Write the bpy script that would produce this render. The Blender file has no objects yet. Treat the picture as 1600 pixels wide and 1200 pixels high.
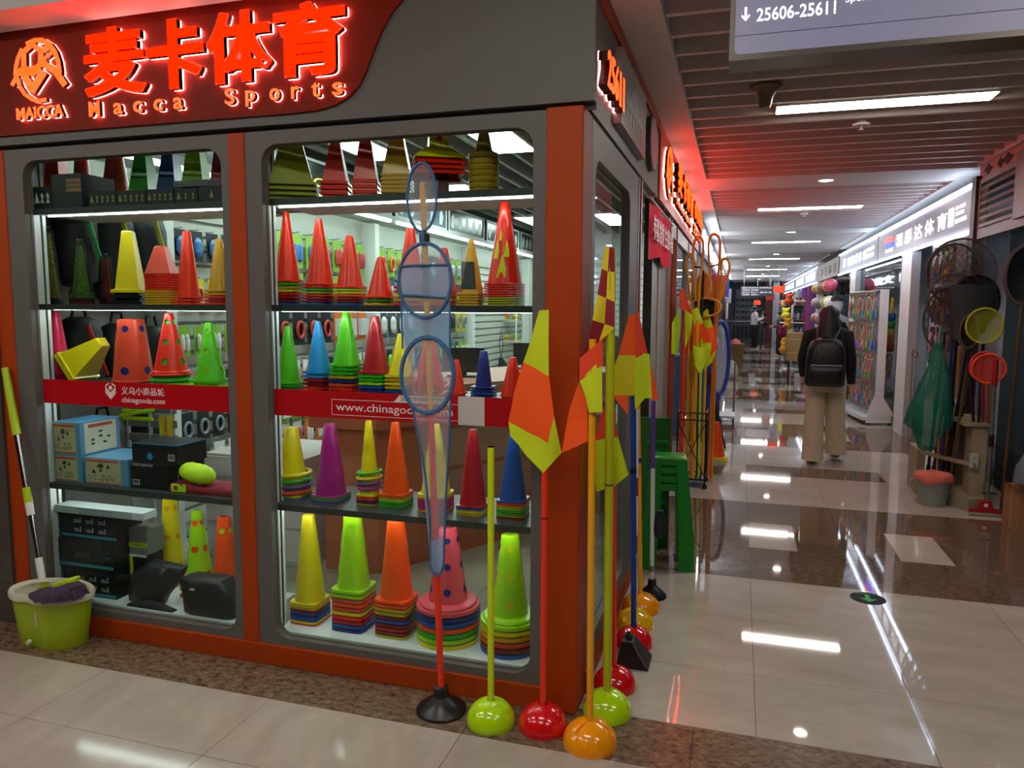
import bpy, bmesh, math, random
from mathutils import Vector, Matrix
random.seed(7)
PI = math.pi
sc = bpy.context.scene
COL = sc.collection

# ------------------------------------------------------------------ camera
# calibrated from two vanishing points of the photograph (1600 x 1200 frame)
FPX, PCX, PCY = 1163.04, 800.0, 600.0
CAM = Vector((0.5165, -2.6833, 1.56))
def _d(u, v):
    return Vector((u - PCX, v - PCY, FPX)).normalized()
_Y = _d(1156, 482)
_X = -_d(-3045, 463)
_X = (_X - _Y * _X.dot(_Y)).normalized()
_Z = _X.cross(_Y)
RIGHT = Vector((_X.x, _Y.x, _Z.x)); DOWN = Vector((_X.y, _Y.y, _Z.y)); FWD = Vector((_X.z, _Y.z, _Z.z))
cam_data = bpy.data.cameras.new('camera')
cam_data.sensor_width = 36.0
cam_data.lens = FPX / 1600 * 36
cam_data.clip_start = 0.05
cam_data.clip_end = 200
cam = bpy.data.objects.new('camera', cam_data)
COL.objects.link(cam)
_m = Matrix((( RIGHT.x, -DOWN.x, -FWD.x), (RIGHT.y, -DOWN.y, -FWD.y), (RIGHT.z, -DOWN.z, -FWD.z))).to_4x4()
_m.translation = CAM
cam.matrix_world = _m
sc.camera = cam

# ------------------------------------------------------------------ world, exposure
w = bpy.data.worlds.new('world'); sc.world = w
w.use_nodes = True
w.node_tree.nodes['Background'].inputs[0].default_value = (0, 0, 0, 1)   # indoors: every light is a lamp of the place
w.node_tree.nodes['Background'].inputs[1].default_value = 0.0
sc.view_settings.view_transform = 'Standard'
sc.view_settings.look = 'None'
sc.view_settings.gamma = 1
sc.view_settings.use_curve_mapping = False
sc.view_settings.exposure = 1.40
sc.cycles.transparent_max_bounces = 24
sc.cycles.sample_clamp_indirect = 4.0

# light strengths
E_PANEL = 16.0      # corridor ceiling panels
E_HALL = 9.0        # front hall ceiling panels
E_DOWN = 12.0       # downlights
E_SHELF = 13.0      # shelf LED strips
E_INNER = 8.0      # shop ceiling panels
E_LETTER = 1.00     # red letter faces
E_HALO = 2.4        # white glow behind the letters

# ------------------------------------------------------------------ pixel -> world
def ray(u, v):
    return RIGHT * (u - PCX) + DOWN * (v - PCY) + FWD * FPX
def zp(u, v, z=0.0):
    r = ray(u, v); return CAM + r * ((z - CAM.z) / r.z)
def yp(u, v, y=0.0):
    r = ray(u, v); return CAM + r * ((y - CAM.y) / r.y)
def xp(u, v, x=0.0):
    r = ray(u, v); return CAM + r * ((x - CAM.x) / r.x)

# ------------------------------------------------------------------ materials
def C(h):
    h = h.lstrip('#')
    out = []
    for i in (0, 2, 4):
        c = int(h[i:i+2], 16) / 255
        out.append(c / 12.92 if c <= 0.04045 else ((c + 0.055) / 1.055) ** 2.4)
    return (out[0], out[1], out[2], 1)
MATS = {}
def mat(name, col='#808080', rough=0.5, metal=0.0, emit=0.0, ecol=None, spec=None, noise=0.06, nscale=12.0, alpha=1.0, coat=0.0, bump=0.0, bscale=60, trans=0.0):
    if name in MATS: return MATS[name]
    m = bpy.data.materials.new(name); m.use_nodes = True
    nt = m.node_tree; b = nt.nodes['Principled BSDF']
    c = C(col)
    b.inputs['Base Color'].default_value = c
    b.inputs['Roughness'].default_value = rough
    b.inputs['Metallic'].default_value = metal
    if spec is not None: b.inputs['Specular IOR Level'].default_value = spec
    if coat: b.inputs['Coat Weight'].default_value = coat; b.inputs['Coat Roughness'].default_value = 0.08
    if emit:
        b.inputs['Emission Color'].default_value = C(ecol or col)
        b.inputs['Emission Strength'].default_value = emit
    if alpha < 1: b.inputs['Alpha'].default_value = alpha
    if trans: b.inputs['Subsurface Weight'].default_value = 0
    if noise and not emit:
        tc = nt.nodes.new('ShaderNodeTexCoord'); n = nt.nodes.new('ShaderNodeTexNoise')
        n.inputs['Scale'].default_value = nscale; n.inputs['Detail'].default_value = 4
        nt.links.new(tc.outputs['Object'], n.inputs['Vector'])
        hs = nt.nodes.new('ShaderNodeHueSaturation'); hs.inputs['Color'].default_value = c
        mr = nt.nodes.new('ShaderNodeMapRange')
        mr.inputs['To Min'].default_value = 1 - noise; mr.inputs['To Max'].default_value = 1 + noise
        nt.links.new(n.outputs['Fac'], mr.inputs['Value']); nt.links.new(mr.outputs[0], hs.inputs['Value'])
        nt.links.new(hs.outputs[0], b.inputs['Base Color'])
    if bump:
        tc = nt.nodes.new('ShaderNodeTexCoord'); n2 = nt.nodes.new('ShaderNodeTexNoise'); n2.inputs['Scale'].default_value = bscale
        bp = nt.nodes.new('ShaderNodeBump'); bp.inputs['Strength'].default_value = bump; bp.inputs['Distance'].default_value = 0.01
        nt.links.new(tc.outputs['Object'], n2.inputs['Vector']); nt.links.new(n2.outputs['Fac'], bp.inputs['Height'])
        nt.links.new(bp.outputs[0], b.inputs['Normal'])
    MATS[name] = m
    return m
def glass_mat(name, tint='#f4fbfa', fac=0.05, rough=0.02):
    if name in MATS: return MATS[name]
    m = bpy.data.materials.new(name); m.use_nodes = True; nt = m.node_tree; nt.nodes.clear()
    o = nt.nodes.new('ShaderNodeOutputMaterial'); mx = nt.nodes.new('ShaderNodeMixShader')
    t = nt.nodes.new('ShaderNodeBsdfTransparent'); t.inputs[0].default_value = C(tint)
    g = nt.nodes.new('ShaderNodeBsdfGlossy'); g.inputs['Roughness'].default_value = rough
    f = nt.nodes.new('ShaderNodeFresnel'); f.inputs['IOR'].default_value = 1.45
    mul = nt.nodes.new('ShaderNodeMath'); mul.operation = 'ADD'; mul.inputs[1].default_value = fac - 0.04
    ge = nt.nodes.new('ShaderNodeNewGeometry'); bk = nt.nodes.new('ShaderNodeMath'); bk.operation = 'SUBTRACT'; bk.inputs[0].default_value = 1.0
    m2 = nt.nodes.new('ShaderNodeMath'); m2.operation = 'MULTIPLY'      # the rear surface of the sheet adds no second mirror
    nt.links.new(ge.outputs['Backfacing'], bk.inputs[1])
    nt.links.new(f.outputs[0], mul.inputs[0]); nt.links.new(mul.outputs[0], m2.inputs[0]); nt.links.new(bk.outputs[0], m2.inputs[1]); nt.links.new(m2.outputs[0], mx.inputs[0])
    nt.links.new(t.outputs[0], mx.inputs[1]); nt.links.new(g.outputs[0], mx.inputs[2]); nt.links.new(mx.outputs[0], o.inputs[0])
    MATS[name] = m; return m
def mesh_cloth(name, col, cover, rough=0.8, weave=0):
    """thin see-through netting: diffuse threads over open gaps"""
    if name in MATS: return MATS[name]
    m = bpy.data.materials.new(name); m.use_nodes = True; nt = m.node_tree; nt.nodes.clear()
    o = nt.nodes.new('ShaderNodeOutputMaterial'); mx = nt.nodes.new('ShaderNodeMixShader')
    t = nt.nodes.new('ShaderNodeBsdfTransparent')
    d = nt.nodes.new('ShaderNodeBsdfPrincipled'); d.inputs['Base Color'].default_value = C(col); d.inputs['Roughness'].default_value = rough
    tl = nt.nodes.new('ShaderNodeBsdfTranslucent'); tl.inputs[0].default_value = C(col)
    ad = nt.nodes.new('ShaderNodeMixShader'); ad.inputs[0].default_value = 0.4
    nt.links.new(d.outputs[0], ad.inputs[1]); nt.links.new(tl.outputs[0], ad.inputs[2])
    mx.inputs[0].default_value = cover
    nt.links.new(t.outputs[0], mx.inputs[1]); nt.links.new(ad.outputs[0], mx.inputs[2]); nt.links.new(mx.outputs[0], o.inputs[0])
    if weave:
        tc = nt.nodes.new('ShaderNodeTexCoord'); n = nt.nodes.new('ShaderNodeTexNoise'); n.inputs['Scale'].default_value = weave
        mr = nt.nodes.new('ShaderNodeMapRange'); mr.inputs['From Min'].default_value = 0.35; mr.inputs['From Max'].default_value = 0.65
        mr.inputs['To Min'].default_value = max(0, cover - 0.15); mr.inputs['To Max'].default_value = min(1, cover + 0.15)
        nt.links.new(tc.outputs['Object'], n.inputs['Vector']); nt.links.new(n.outputs['Fac'], mr.inputs['Value']); nt.links.new(mr.outputs[0], mx.inputs[0])
    MATS[name] = m; return m
def stone(name, c1, c2, rough, scale, stretch=(1, 1, 1), spec=0.5, per_obj=0.05, detail=8):
    if name in MATS: return MATS[name]
    m = bpy.data.materials.new(name); m.use_nodes = True; nt = m.node_tree; b = nt.nodes['Principled BSDF']
    tc = nt.nodes.new('ShaderNodeTexCoord'); mp = nt.nodes.new('ShaderNodeMapping'); mp.inputs['Scale'].default_value = stretch
    geo = nt.nodes.new('ShaderNodeNewGeometry')
    n = nt.nodes.new('ShaderNodeTexNoise'); n.inputs['Scale'].default_value = scale; n.inputs['Detail'].default_value = detail; n.inputs['Roughness'].default_value = 0.7
    n.inputs['Distortion'].default_value = 0.6
    nt.links.new(geo.outputs['Position'], mp.inputs[0]); nt.links.new(mp.outputs[0], n.inputs['Vector'])
    r = nt.nodes.new('ShaderNodeValToRGB'); r.color_ramp.elements[0].color = C(c1); r.color_ramp.elements[1].color = C(c2)
    r.color_ramp.elements[0].position = 0.32; r.color_ramp.elements[1].position = 0.68
    nt.links.new(n.outputs['Fac'], r.inputs[0])
    oi = nt.nodes.new('ShaderNodeObjectInfo'); mr = nt.nodes.new('ShaderNodeMapRange')
    mr.inputs['To Min'].default_value = 1 - per_obj; mr.inputs['To Max'].default_value = 1 + per_obj
    hs = nt.nodes.new('ShaderNodeHueSaturation')
    nt.links.new(oi.outputs['Random'], mr.inputs['Value']); nt.links.new(mr.outputs[0], hs.inputs['Value'])
    nt.links.new(r.outputs[0], hs.inputs['Color']); nt.links.new(hs.outputs[0], b.inputs['Base Color'])
    b.inputs['Roughness'].default_value = rough; b.inputs['Specular IOR Level'].default_value = spec
    MATS[name] = m; return m

# ------------------------------------------------------------------ mesh builder
class MB:
    def __init__(s): s.v = []; s.f = []; s.m = []
    def add(s, vs, fs, mi=0):
        o = len(s.v); s.v += [tuple(p) for p in vs]
        s.f += [tuple(i + o for i in f) for f in fs]; s.m += [mi] * len(fs); return s
    def box(s, a, b, mi=0):
        x0, y0, z0 = a; x1, y1, z1 = b
        return s.add([(x0,y0,z0),(x1,y0,z0),(x1,y1,z0),(x0,y1,z0),(x0,y0,z1),(x1,y0,z1),(x1,y1,z1),(x0,y1,z1)],
                     [(0,3,2,1),(4,5,6,7),(0,1,5,4),(1,2,6,5),(2,3,7,6),(3,0,4,7)], mi)
    def prism(s, poly, fn, d0, d1, mi=0):
        """poly: list of 2D points; fn(u, v, d) -> 3D"""
        n = len(poly)
        a = [fn(u, v, d0) for u, v in poly]; b = [fn(u, v, d1) for u, v in poly]
        fs = [tuple(range(n)), tuple(range(2*n-1, n-1, -1))] + [(i, i+n, (i+1) % n + n, (i+1) % n) for i in range(n)]
        return s.add(a + b, fs, mi)
    def tube(s, p0, p1, r0, r1=None, n=12, mi=0, caps=True):
        r1 = r0 if r1 is None else r1
        return s.path([p0, p1], [r0, r1], n, mi, caps)
    def path(s, pts, r, n=8, mi=0, caps=True, closed=False):
        pts = [Vector(p) for p in pts]; k = len(pts)
        rs = r if isinstance(r, (list, tuple)) else [r] * k
        vs = []; ref = None
        for i in range(k):
            if closed: t = pts[(i+1) % k] - pts[i-1]
            else: t = pts[min(i+1, k-1)] - pts[max(i-1, 0)]
            t = t.normalized() if t.length > 1e-9 else Vector((0,0,1))
            if ref is None:
                ref = Vector((1,0,0)) if abs(t.x) < 0.9 else Vector((0,1,0))
            a = (ref - t * ref.dot(t)); a = a.normalized() if a.length > 1e-6 else t.orthogonal().normalized()
            ref = a; b = t.cross(a)
            for j in range(n):
                g = 2 * PI * j / n
                vs.append(pts[i] + (a * math.cos(g) + b * math.sin(g)) * rs[i])
        fs = []
        for i in range(k if closed else k - 1):
            i2 = (i + 1) % k
            for j in range(n): fs.append((i*n+j, i*n+(j+1) % n, i2*n+(j+1) % n, i2*n+j))
        if caps and not closed:
            fs.append(tuple(range(n-1, -1, -1))); fs.append(tuple((k-1)*n + j for j in range(n)))
        return s.add(vs, fs, mi)
    def lathe(s, prof, c=(0,0,0), n=28, mi=0, cap0=False, cap1=False, ex=1.0, ey=1.0, rot=0.0):
        vs = []; k = len(prof)
        for r, z in prof:
            for j in range(n):
                g = 2*PI*j/n + rot
                vs.append((c[0] + r*ex*math.cos(g), c[1] + r*ey*math.sin(g), c[2] + z))
        fs = [(i*n+j, i*n+(j+1) % n, (i+1)*n+(j+1) % n, (i+1)*n+j) for i in range(k-1) for j in range(n)]
        if cap0: fs.append(tuple(range(n-1, -1, -1)))
        if cap1: fs.append(tuple((k-1)*n+j for j in range(n)))
        return s.add(vs, fs, mi)
    def loft(s, rings, mi=0, caps=True):
        n = len(rings[0]); vs = [p for r in rings for p in r]
        fs = [(i*n+j, i*n+(j+1) % n, (i+1)*n+(j+1) % n, (i+1)*n+j) for i in range(len(rings)-1) for j in range(n)]
        if caps: fs += [tuple(range(n-1, -1, -1)), tuple((len(rings)-1)*n+j for j in range(n))]
        return s.add(vs, fs, mi)
    def mesh(s, name, smooth=None):
        me = bpy.data.meshes.new(name); me.from_pydata(s.v, [], s.f); me.update()
        if any(s.m): me.polygons.foreach_set('material_index', s.m)
        if smooth: shade(me, smooth)
        return me
def shade(me, ang=40):
    for p in me.polygons: p.use_smooth = True
    bm = bmesh.new(); bm.from_mesh(me)
    lim = math.radians(ang)
    for e in bm.edges:
        e.smooth = not (len(e.link_faces) == 2 and e.calc_face_angle(0) > lim)
    bm.to_mesh(me); bm.free()

ORIG = {}
def tag(o, label=None, cat=None, group=None, kind=None):
    if label: o['label'] = label
    if cat: o['category'] = cat
    if group: o['group'] = group
    if kind: o['kind'] = kind
    return o
def thing(name, loc, label, cat, group=None, kind=None):
    o = bpy.data.objects.new(name, None); o.empty_display_size = 0.05
    COL.objects.link(o); o.location = loc; ORIG[o.name] = Vector(loc)
    return tag(o, label, cat, group, kind)
def obj(name, mb, m, parent=None, smooth=None, local=False, bevel=0):
    """one mesh object; geometry given in world coordinates unless local"""
    me = mb if isinstance(mb, bpy.types.Mesh) else mb.mesh(name, smooth)
    if not me.materials:
        for mm in (m if isinstance(m, (list, tuple)) else [m]): me.materials.append(mm)
    o = bpy.data.objects.new(name, me); COL.objects.link(o)
    if parent is not None:
        o.parent = parent
        if not local:
            off = ORIG.get(parent.name, Vector((0, 0, 0)))   # a part's own world matrix is the identity
            o.matrix_parent_inverse = Matrix.Translation(-off)
    if bevel:
        bv = o.modifiers.new('bevel', 'BEVEL'); bv.width = bevel; bv.segments = 2; bv.limit_method = 'ANGLE'
    return o
def single(name, mb, m, label, cat, group=None, kind=None, smooth=None, bevel=0):
    """a thing of one mesh, its origin moved to its base"""
    me = mb if isinstance(mb, bpy.types.Mesh) else mb.mesh(name, smooth)
    xs = [v.co for v in me.vertices]
    c = Vector(((min(p.x for p in xs)+max(p.x for p in xs))/2, (min(p.y for p in xs)+max(p.y for p in xs))/2, min(p.z for p in xs)))
    me.transform(Matrix.Translation(-c))
    o = obj(name, me, m, bevel=bevel); o.location = c; ORIG[o.name] = c
    return tag(o, label, cat, group, kind)
def copy_tree(o, loc, label=None, group=None, rotz=None):
    c = o.copy(); COL.objects.link(c); c.location = loc
    if rotz is not None: c.rotation_euler = (0, 0, rotz)
    if label: c['label'] = label
    if group: c['group'] = group
    for ch in o.children:
        d = ch.copy(); COL.objects.link(d); d.parent = c
        for g in ch.children:
            e = g.copy(); COL.objects.link(e); e.parent = d
    return c
def struct(name, mb, m, parent=None, smooth=None, bevel=0):
    o = obj(name, mb, m, parent, smooth, bevel=bevel)
    if parent is None: o['kind'] = 'structure'
    return o

# ------------------------------------------------------------------ lettering
def text_mesh(body, o, ux, uz, width, height, depth, bold=0.0, w0=0.0):
    """flat or raised lettering filling width x height from corner o; ux, uz unit vectors, normal = uz x ux reversed"""
    cu = bpy.data.curves.new('t', 'FONT'); cu.body = body; cu.resolution_u = 3; cu.offset = min(bold, 0.018)
    cu.extrude = 0.5
    t = bpy.data.objects.new('t', cu); src = t.to_mesh()
    vs = [v.co.copy() for v in src.vertices]; fs = [tuple(p.vertices) for p in src.polygons]
    t.to_mesh_clear(); bpy.data.objects.remove(t); bpy.data.curves.remove(cu)
    x0 = min(v.x for v in vs); x1 = max(v.x for v in vs); y0 = min(v.y for v in vs); y1 = max(v.y for v in vs)
    ux = Vector(ux); uz = Vector(uz); nn = ux.cross(uz)
    o = Vector(o); mb = MB()
    if bold > 0.0185:      # heavy display lettering: the glyph stacked with small shifts
        base = list(vs); bf = list(fs); vs = []; fs = []; g = bold - 0.008
        for dx, dy in ((-g, -g), (g, -g), (-g, g), (g, g), (0, 0)):
            k = len(vs); vs += [Vector((v.x+dx, v.y+dy*0.6, v.z)) for v in base]; fs += [tuple(i+k for i in f) for f in bf]
        x0 -= g; x1 += g; y0 -= g*0.6; y1 += g*0.6
    mb.add([o + ux*((v.x-x0)/max(x1-x0, 1e-6)*width) + uz*((v.y-y0)/max(y1-y0, 1e-6)*height) + nn*(w0 + (v.z+0.5)*depth) for v in vs], fs)
    return mb
FRONT = ((1, 0, 0), (0, 0, 1))       # reads on a wall facing -y
SIDE = ((0, 1, 0), (0, 0, 1))        # reads on a wall facing +x
RSIDE = ((0, -1, 0), (0, 0, 1))      # reads on a wall facing -x
def rrect(x0, x1, z0, z1, r, n=6):
    out = []
    for cx, cz, a0 in ((x1-r, z1-r, 0), (x0+r, z1-r, 90), (x0+r, z0+r, 180), (x1-r, z0+r, 270)):
        for i in range(n+1):
            a = math.radians(a0 + 90*i/n); out.append((cx + r*math.cos(a), cz + r*math.sin(a)))
    return out
def frame_mesh(X0, X1, Z0, Z1, x0, x1, z0, z1, r, fn, d0, d1, n=8):
    """panel with a rounded opening"""
    inn = []; out = []
    for cx, cz, sx, sz, a0 in ((x1-r, z1-r, 1, 1, 0), (x0+r, z1-r, -1, 1, 90), (x0+r, z0+r, -1, -1, 180), (x1-r, z0+r, 1, -1, 270)):
        X = X1 if sx > 0 else X0; Z = Z1 if sz > 0 else Z0
        for i in range(n+1):
            a = math.radians(a0 + 90*i/n); inn.append((cx + r*math.cos(a), cz + r*math.sin(a)))
            ca, sa = abs(math.cos(a)), abs(math.sin(a))
            if abs(ca - sa) < 1e-6: out.append((X, Z))
            elif ca > sa: out.append((X, cz + (Z-cz)*sa/ca))
            else: out.append((cx + (X-cx)*ca/sa, Z))
    k = len(inn); mb = MB()
    vs = [fn(u, v, d0) for u, v in inn] + [fn(u, v, d0) for u, v in out] + [fn(u, v, d1) for u, v in inn] + [fn(u, v, d1) for u, v in out]
    fs = []
    for i in range(k):
        j = (i+1) % k
        fs += [(i, j, k+j, k+i), (2*k+i, 3*k+i, 3*k+j, 2*k+j), (i, 2*k+i, 2*k+j, j), (k+i, k+j, 3*k+j, 3*k+i)]
    return mb.add(vs, fs)
FX = lambda u, v, d: (u, d, v)       # front wall: u = x, v = z, d = y
SX = lambda u, v, d: (d, u, v)       # side wall: u = y, v = z, d = x
# ================================================================== STRUCTURE
XS = -0.035          # side facade plane (shop side towards the corridor)
XR = 2.47            # shop fronts across the corridor
ZC = 2.78            # soffit height
grey = mat('panel_grey', '#605e5b', 0.5, noise=0.03, spec=0.3)
grey_in = mat('panel_edge', '#a3a2a0', 0.4, noise=0.03)
orange_p = mat('paint_orange', '#a43c05', 0.55, noise=0.05, spec=0.25)
signred = mat('sign_red', '#761b04', 0.55, noise=0.04, spec=0.15)
white_p = mat('paint_white', '#d9d8d4', 0.5, noise=0.03)
soffit_m = mat('soffit_paint', '#d4cfca', 0.6, noise=0.03)
slat_m = mat('slat_paint', '#cfc5bf', 0.45, noise=0.03)
dark_m = mat('dark_void', '#6a6764', 0.8)
black_m = mat('black_plastic', '#121214', 0.38, noise=0.1)
blackmat = mat('black_matte', '#17171a', 0.7, noise=0.1)
chrome = mat('chrome', '#c8c8cc', 0.18, 1.0, noise=0)
steel = mat('brushed_steel', '#8f9094', 0.35, 0.9, noise=0.03)
glass = glass_mat('pane_glass', '#eef7f4', 0.035)
glass_dk = glass_mat('pane_glass_dark', '#9fb0b2', 0.10)
beige_t = stone('tile_beige', '#a99f92', '#b9b0a4', 0.035, 2.2, (1, 2.6, 1), 0.6, 0.03)
beige_f = stone('tile_beige_front', '#9b9085', '#aca297', 0.11, 2.5, (2.0, 1, 1), 0.55, 0.03)
brown_t = stone('tile_brown_marble', '#4a3a2d', '#7a6551', 0.04, 26.0, (1, 4.0, 1), 0.6, 0.06, 10)
brown_f = stone('tile_brown_border', '#30251c', '#8b745b', 0.22, 26.0, (1, 1.6, 1), 0.4, 0.05, 10)
led = lambda n, s, c='#ffffff': mat(n, '#ffffff', 0.5, emit=s, ecol=c)
led_panel = led('led_panel', E_PANEL, '#fff4ea')
led_hall = led('led_hall', E_HALL, '#fff4ea')
led_down = led('led_downlight', E_DOWN, '#fff4e4')
led_shelf = led('led_strip', E_SHELF, '#fbffff')
led_in = led('led_shop_panel', E_INNER, '#f6fffb')

# ---- floor: grout slab with every tile laid on it
fl = struct('floor', MB().box((-8, -9, -0.05), (8, 40, -0.006)), mat('grout', '#4a443d', 0.8))
_unit = MB().box((-0.5, -0.5, -1), (0.5, 0.5, 0)).mesh('tile')
_tile_m = {}
def tile(x0, x1, y0, y1, m, g=0.0012):
    if m.name not in _tile_m:
        me = _unit.copy(); me.materials.append(m); _tile_m[m.name] = me
    o = bpy.data.objects.new('tile', _tile_m[m.name]); COL.objects.link(o); o.parent = fl
    o.location = ((x0+x1)/2, (y0+y1)/2, 0); o.scale = (x1-x0-2*g, y1-y0-2*g, 0.008)
xl = [-0.41 + 0.815*k for k in range(-4, 6)]
# front hall
ylines = [-0.255, -0.652, -1.467, -2.282, -3.097]
for a, b in zip(ylines, ylines[1:]):
    for x0, x1 in zip(xl, xl[1:]): tile(x0, x1, b, a, beige_f)
tile(-8, 8, -9, -3.097, beige_f)
for x0, x1 in zip(xl, xl[1:]):
    tile(x0, x1, -0.255, 0.045 if x1 > 0.3 else -0.002, brown_f)
# corridor
xc = [XS, 0.627, 1.231, 1.835, XR + 0.25]
def row(y0, y1, m, ins=False, thin=False):
    for i in range(4):
        x0, x1 = xc[i], xc[i+1]
        if thin and i in (0, 3): tile(x0, x1, y0, y1, beige_t); continue
        if ins and i == 1:
            tile(x0, 0.93, y0, y1, beige_t); tile(0.93, x1, y0, y1, brown_t)
        elif ins and i == 2:
            tile(x0, 1.53, y0, y1, brown_t); tile(1.53, x1, y0, y1, beige_t)
        else: tile(x0, x1, y0, y1, m)
for a, b in ((0.045, 0.527), (0.527, 1.127), (1.127, 1.727)): row(a, b, beige_t)
per = 4.46
for k in range(3):
    o = k * per
    row(1.727+o, 2.327+o, brown_t); row(2.327+o, 2.927+o, brown_t, ins=True); row(2.927+o, 3.527+o, brown_t)
    row(3.527+o, 4.067+o, beige_t); row(4.067+o, 4.607+o, beige_t); row(4.607+o, 5.047+o, brown_t, thin=True)
    row(5.047+o, 5.607+o, beige_t); row(5.607+o, 6.187+o, beige_t)
for k in range(3, 8):
    o = k * per
    tile(XS, XR, 1.727+o, 3.527+o, brown_t); tile(XS, XR, 3.527+o, 4.607+o, beige_t)
    tile(XS, XR, 4.607+o, 5.047+o, brown_t); tile(XS, XR, 5.047+o, 6.187+o, beige_t)
# round green arrow sticker
p = zp(1356, 935)
st = single('floor_sticker', MB().lathe([(0.001, 0.0012), (0.088, 0.0012), (0.09, 0.0)], (p.x, p.y, 0.0005), 32), mat('sticker_dark', '#0d1c22', 0.6, spec=0.2),
       'round dark floor sticker with a green arrow on the beige tile', 'sticker')
ar = [(-0.012, 0.05), (0.012, 0.05), (0.012, -0.01), (0.045, -0.01), (0, -0.055), (-0.045, -0.01), (-0.012, -0.01)]
obj('arrow_print', MB().prism(ar, lambda u, v, d: (p.x+u, p.y+v, d), 0.0017, 0.0022), mat('sticker_green', '#3fae49', 0.6), st)
obj('sticker_text', text_mesh('安全出口 EXIT', (p.x-0.05, p.y+0.058, 0.0017), (1, 0, 0), (0, 1, 0), 0.1, 0.016, 0.0006), mat('sticker_green', '#3fae49'), st)

# ---- front facade
wf = struct('wall_front', MB().box((-2.84, 0.0, 2.29), (-0.0, 0.05, ZC)), grey)
obj('groove', MB().box((-2.84, 0.040, 2.268), (0.0, 0.05, 2.29)), grey, wf)
obj('plinth', MB().box((-2.84, -0.012, 0.0), (-0.17, 0.06, 0.092)), orange_p, wf, bevel=0.004)
obj('orange_strip', MB().box((-1.530, -0.006, 0.0), (-1.452, 0.05, 2.268)), orange_p, wf, bevel=0.004)
obj('orange_strip', MB().box((-2.842, -0.006, 0.0), (-2.752, 0.05, 2.268)), orange_p, wf, bevel=0.004)
obj('orange_post', MB().box((-0.172, -0.010, 0.0), (XS, 0.165, 2.275)), orange_p, wf, bevel=0.006)
obj('fascia_return', MB().box((-0.05, 0.05, 2.29), (XS, 2.46, ZC)), grey, wf)
def window(n, X0, X1, x0, x1):
    wo = struct('window_%d' % n, frame_mesh(X0, X1, 0.092, 2.268, x0, x1, 0.125, 2.215, 0.075, FX, 0.0, 0.03), grey, smooth=30)
    obj('inner_lip', frame_mesh(x0-0.012, x1+0.012, 0.113, 2.227, x0+0.004, x1-0.004, 0.130, 2.211, 0.07, FX, 0.030, 0.042), grey, wo)
    obj('pane', MB().box((x0-0.01, 0.0425, 0.115), (x1+0.01, 0.0465, 2.225)), glass, wo)
    return wo
w1 = window(1, -2.752, -1.530, -2.648, -1.570)
w2 = window(2, -1.452, -0.172, -1.375, -0.222)
tag(w1, 'narrow rounded display window with grey surround'); tag(w2, 'wide rounded display window beside the orange corner post')
# red web address bands on the glass
bandred = mat('band_red', '#b00414', 0.35, noise=0.03)
bw = mat('print_white', '#e6dcdc', 0.5, noise=0)
for wo, x0, x1 in ((w1, -2.652, -1.566), (w2, -1.379, -0.218)):
    b = obj('red_band', MB().box((x0, 0.038, 1.098), (x1, 0.0418, 1.211)), bandred, wo)
b1 = [c for c in w1.children if c.name.startswith('red_band')][0]
b2 = [c for c in w2.children if c.name.startswith('red_band')][0]
yb = 0.0378
q = yp(190, 617, yb); q2 = yp(257, 617, yb)
obj('lettering', text_mesh('义乌小商品城', (q.x, yb, 1.155), *FRONT, q2.x-q.x, 0.037, 0.0005, 0.008), bw, b1)
obj('lettering', text_mesh('chinagoods.com', (q.x, yb, 1.112), *FRONT, q2.x-q.x, 0.032, 0.0005, 0.008), bw, b1)
mb = MB()
c0 = yp(173, 614, yb)
for k in range(3):
    s = 0.026; o = -0.011*k
    for sg in (-1, 1):
        pl = [(c0.x, c0.z-0.008+o), (c0.x+sg*0.03, c0.z+0.022+o), (c0.x+sg*0.03, c0.z+0.030+o), (c0.x, c0.z+0.002+o)]
        mb.prism(pl if sg > 0 else pl[::-1], FX, yb-0.0006, yb)
mb.prism([(c0.x+0.010*math.cos(a*PI/6), c0.z+0.024+0.010*math.sin(a*PI/6)) for a in range(12)], FX, yb-0.0006, yb)
for sg in (-1, 1):
    mb.prism([(c0.x+sg*0.03, c0.z+0.034), (c0.x+sg*0.012, c0.z+0.046), (c0.x+sg*0.004, c0.z+0.044), (c0.x+sg*0.03, c0.z+0.026)], FX, yb-0.0006, yb)
obj('emblem', mb, bw, b1)
q = yp(525, 640, yb); q2 = yp(700, 650, yb)
obj('lettering', text_mesh('www.chinagoods.com', (q.x, yb, 1.121), *FRONT, q2.x-q.x+0.02, 0.043, 0.0005, 0.004), bw, b2)
fx0 = q.x-0.02; fx1 = q2.x+0.05
mb = MB()
for a, b in (((fx0, 1.112), (fx1, 1.114)), ((fx0, 1.176), (fx1, 1.178)), ((fx0, 1.112), (fx0+0.002, 1.178)), ((fx1-0.002, 1.112), (fx1, 1.178))):
    mb.box((a[0], yb-0.0006, a[1]), (b[0], yb, b[1]))
obj('outline', mb, bw, b2)
q = yp(620, 632, yb); q2 = yp(702, 632, yb)
tabp = obj('tab', MB().prism([(q.x-0.012, 1.178), (q2.x+0.004, 1.178), (q2.x+0.004, 1.205), (q.x+0.012, 1.205)], FX, yb-0.0006, yb), bw, b2)
obj('lettering', text_mesh('义乌市场官方网站', (q.x+0.014, yb-0.0007, 1.181), *FRONT, q2.x-q.x-0.016, 0.022, 0.0004, 0.01), mat('print_dark', '#2a1416', 0.6), b2)
q = yp(716, 655, yb); q2 = yp(757, 655, yb)
obj('blank_sticker', MB().box((q.x, yb-0.0008, 1.098), (q2.x, yb, 1.211)), mat('sticker_white', '#cfccca', 0.5), b2)

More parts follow.
